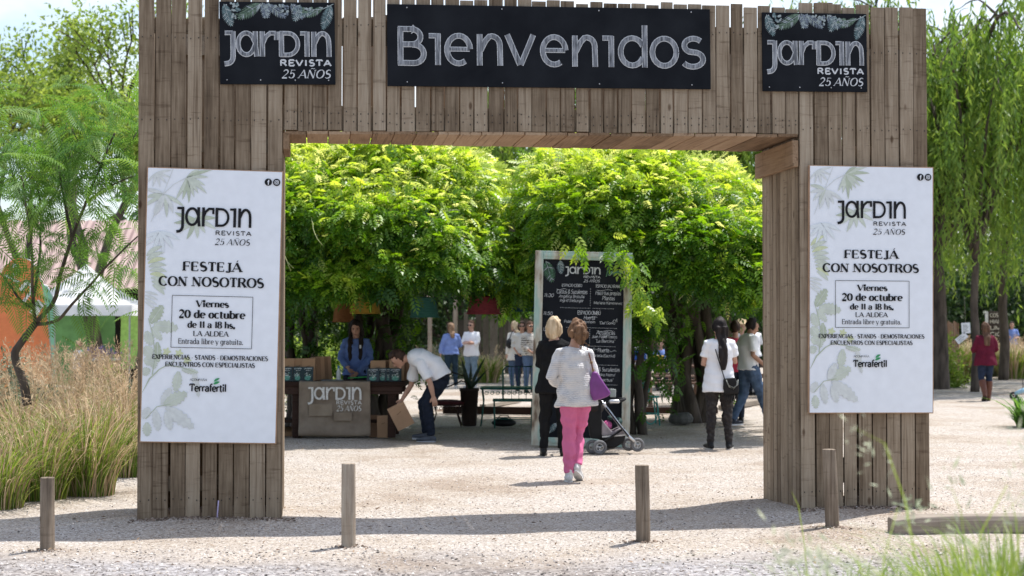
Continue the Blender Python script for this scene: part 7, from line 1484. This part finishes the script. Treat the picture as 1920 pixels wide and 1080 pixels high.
# maroon woman on the right path
b = dxy(1847, 32.2)
BOOT = plain('brown_leather_boot', (.13, .05, .03), .5)
person('woman from behind in wine red top and tall brown boots walking down the right path', b, 0, 1.57, dict(elR=(.245, .02, 1.08), wrR=(.16, .25, 1.08), hdR=(-.3, 1, 0), elL=(-.245, .02, 1.08), wrL=(-.17, .25, 1.04), hdL=(.3, 1, 0), anR=(.085, .06, .09), knR=(.09, .05, .475), knL=(-.075, .03, .475), anL=(-.06, -.14, .15), toeL=(0, .8, -.55)), SKIN, (WINE, .034, .16, 1.5, .030), (NAVY, .012, .5), ('long', H_CHEST, .27, -.01, 1.05), (BOOT, plain('boot_heel', (.03, .02, .015)), .84), vox=.009, seed=81, build=1.06)
# people by the picnic tables
def sitter(label, px, py, d, yaw, H, topm, hair, **kw):
    """seated: head top at pixel row py"""
    b = dxy(px, d); dz = zat(py, d)-(1.655-.45)*H/1.65; b.z = max(0, dz) if abs(dz) > .3 else 0
    J = dict(pel=(0, 0, .50), waist=(0, .01, .63), chest=(0, .02, .80), top=(0, .01, .92), neck=(0, .012, .99), head=(0, .04, 1.12), shR=(.158, 0, .92), shL=(-.158, 0, .92), elR=(.20, .06, .68), wrR=(.13, .27, .72), elL=(-.20, .06, .68), wrL=(-.13, .27, .72), hdR=(-.3, 1, 0), hdL=(.3, 1, 0), hipR=(.083, .02, .47), hipL=(-.083, .02, .47), knR=(.10, .42, .47), knL=(-.10, .42, .47), anR=(.10, .40, .09), anL=(-.10, .40, .09))
    b.z = 0; return person(label, b, yaw, H, J, SKIN, (topm, .022, .05, .8, .01), (DDENIM, .012, 1.0), hair, (plain('black_boot', (.012, .011, .011), .5), plain('boot_sole', (.02, .02, .02)), .12), vox=.013, group='visitors at the picnic tables', **kw)
def stander(label, px, d, yaw, H, topm, hair, **kw): return person(label, dxy(px, d), yaw, H, dict(elR=(.22, .06, 1.1), wrR=(.12, .25, 1.1), hdR=(-.3, 1, 0), elL=(-.22, .06, 1.1), wrL=(-.12, .25, 1.08), hdL=(.3, 1, 0)), SKIN, (topm, .024, .06, .8, .012), (DDENIM, .012, 1.0), hair, (plain('black_boot', (.012, .011, .011), .5), plain('boot_sole', (.02, .02, .02)), .12), vox=.013, group='visitors at the picnic tables', **kw)
hb = stander('person in white top and straw hat behind the walking man', 1391, 35.3, 2.6, 1.56, WCOT, ('short', H_BLOND), seed=91)
mb = MB(); mb.lathe([(.19, 0), (.185, .012), (.10, .02), (.095, .09), (.06, .115), (0, .12)], n=22); p_ = hb[0].location+Vector((0, 0, 1.545)); tag(mb.build('straw_hat', plain('straw_weave', (.50, .38, .22), .8, bump=.5, bscale=120), None, True, loc=p_), 'pale straw hat on the person behind the walking man', 'hat')
stander('dark haired person in white tee standing just left of the gate pillar nearest the willows', 1412, 34.8, .5, 1.62, WCOT, ('short', H_CHEST), seed=92); stander('person in cream top half hidden by the black hair of the tee woman', 1374, 36, 2.9, 1.58, CREAM, ('short', H_LBRN), seed=93)
sitter('seated person in white far behind the vine stems', 1203, 608, 37, 2.8, 1.6, WCOT, ('short', H_DARK), seed=94); sitter('seated person in pale blue far left of the vine trunk', 1238, 606, 37.5, PI, 1.6, SHIRTL, ('short', H_CHEST), seed=95)
stander('small far figure in blue top among the tussocks at the right edge', 1897, 55, 2.9, 1.6, SHIRTL, ('short', H_DARK), seed=96); stander('small far figure in white at the tent', 149, 33, 2.5, 1.2, WCOT, ('short', H_LBRN), seed=97)
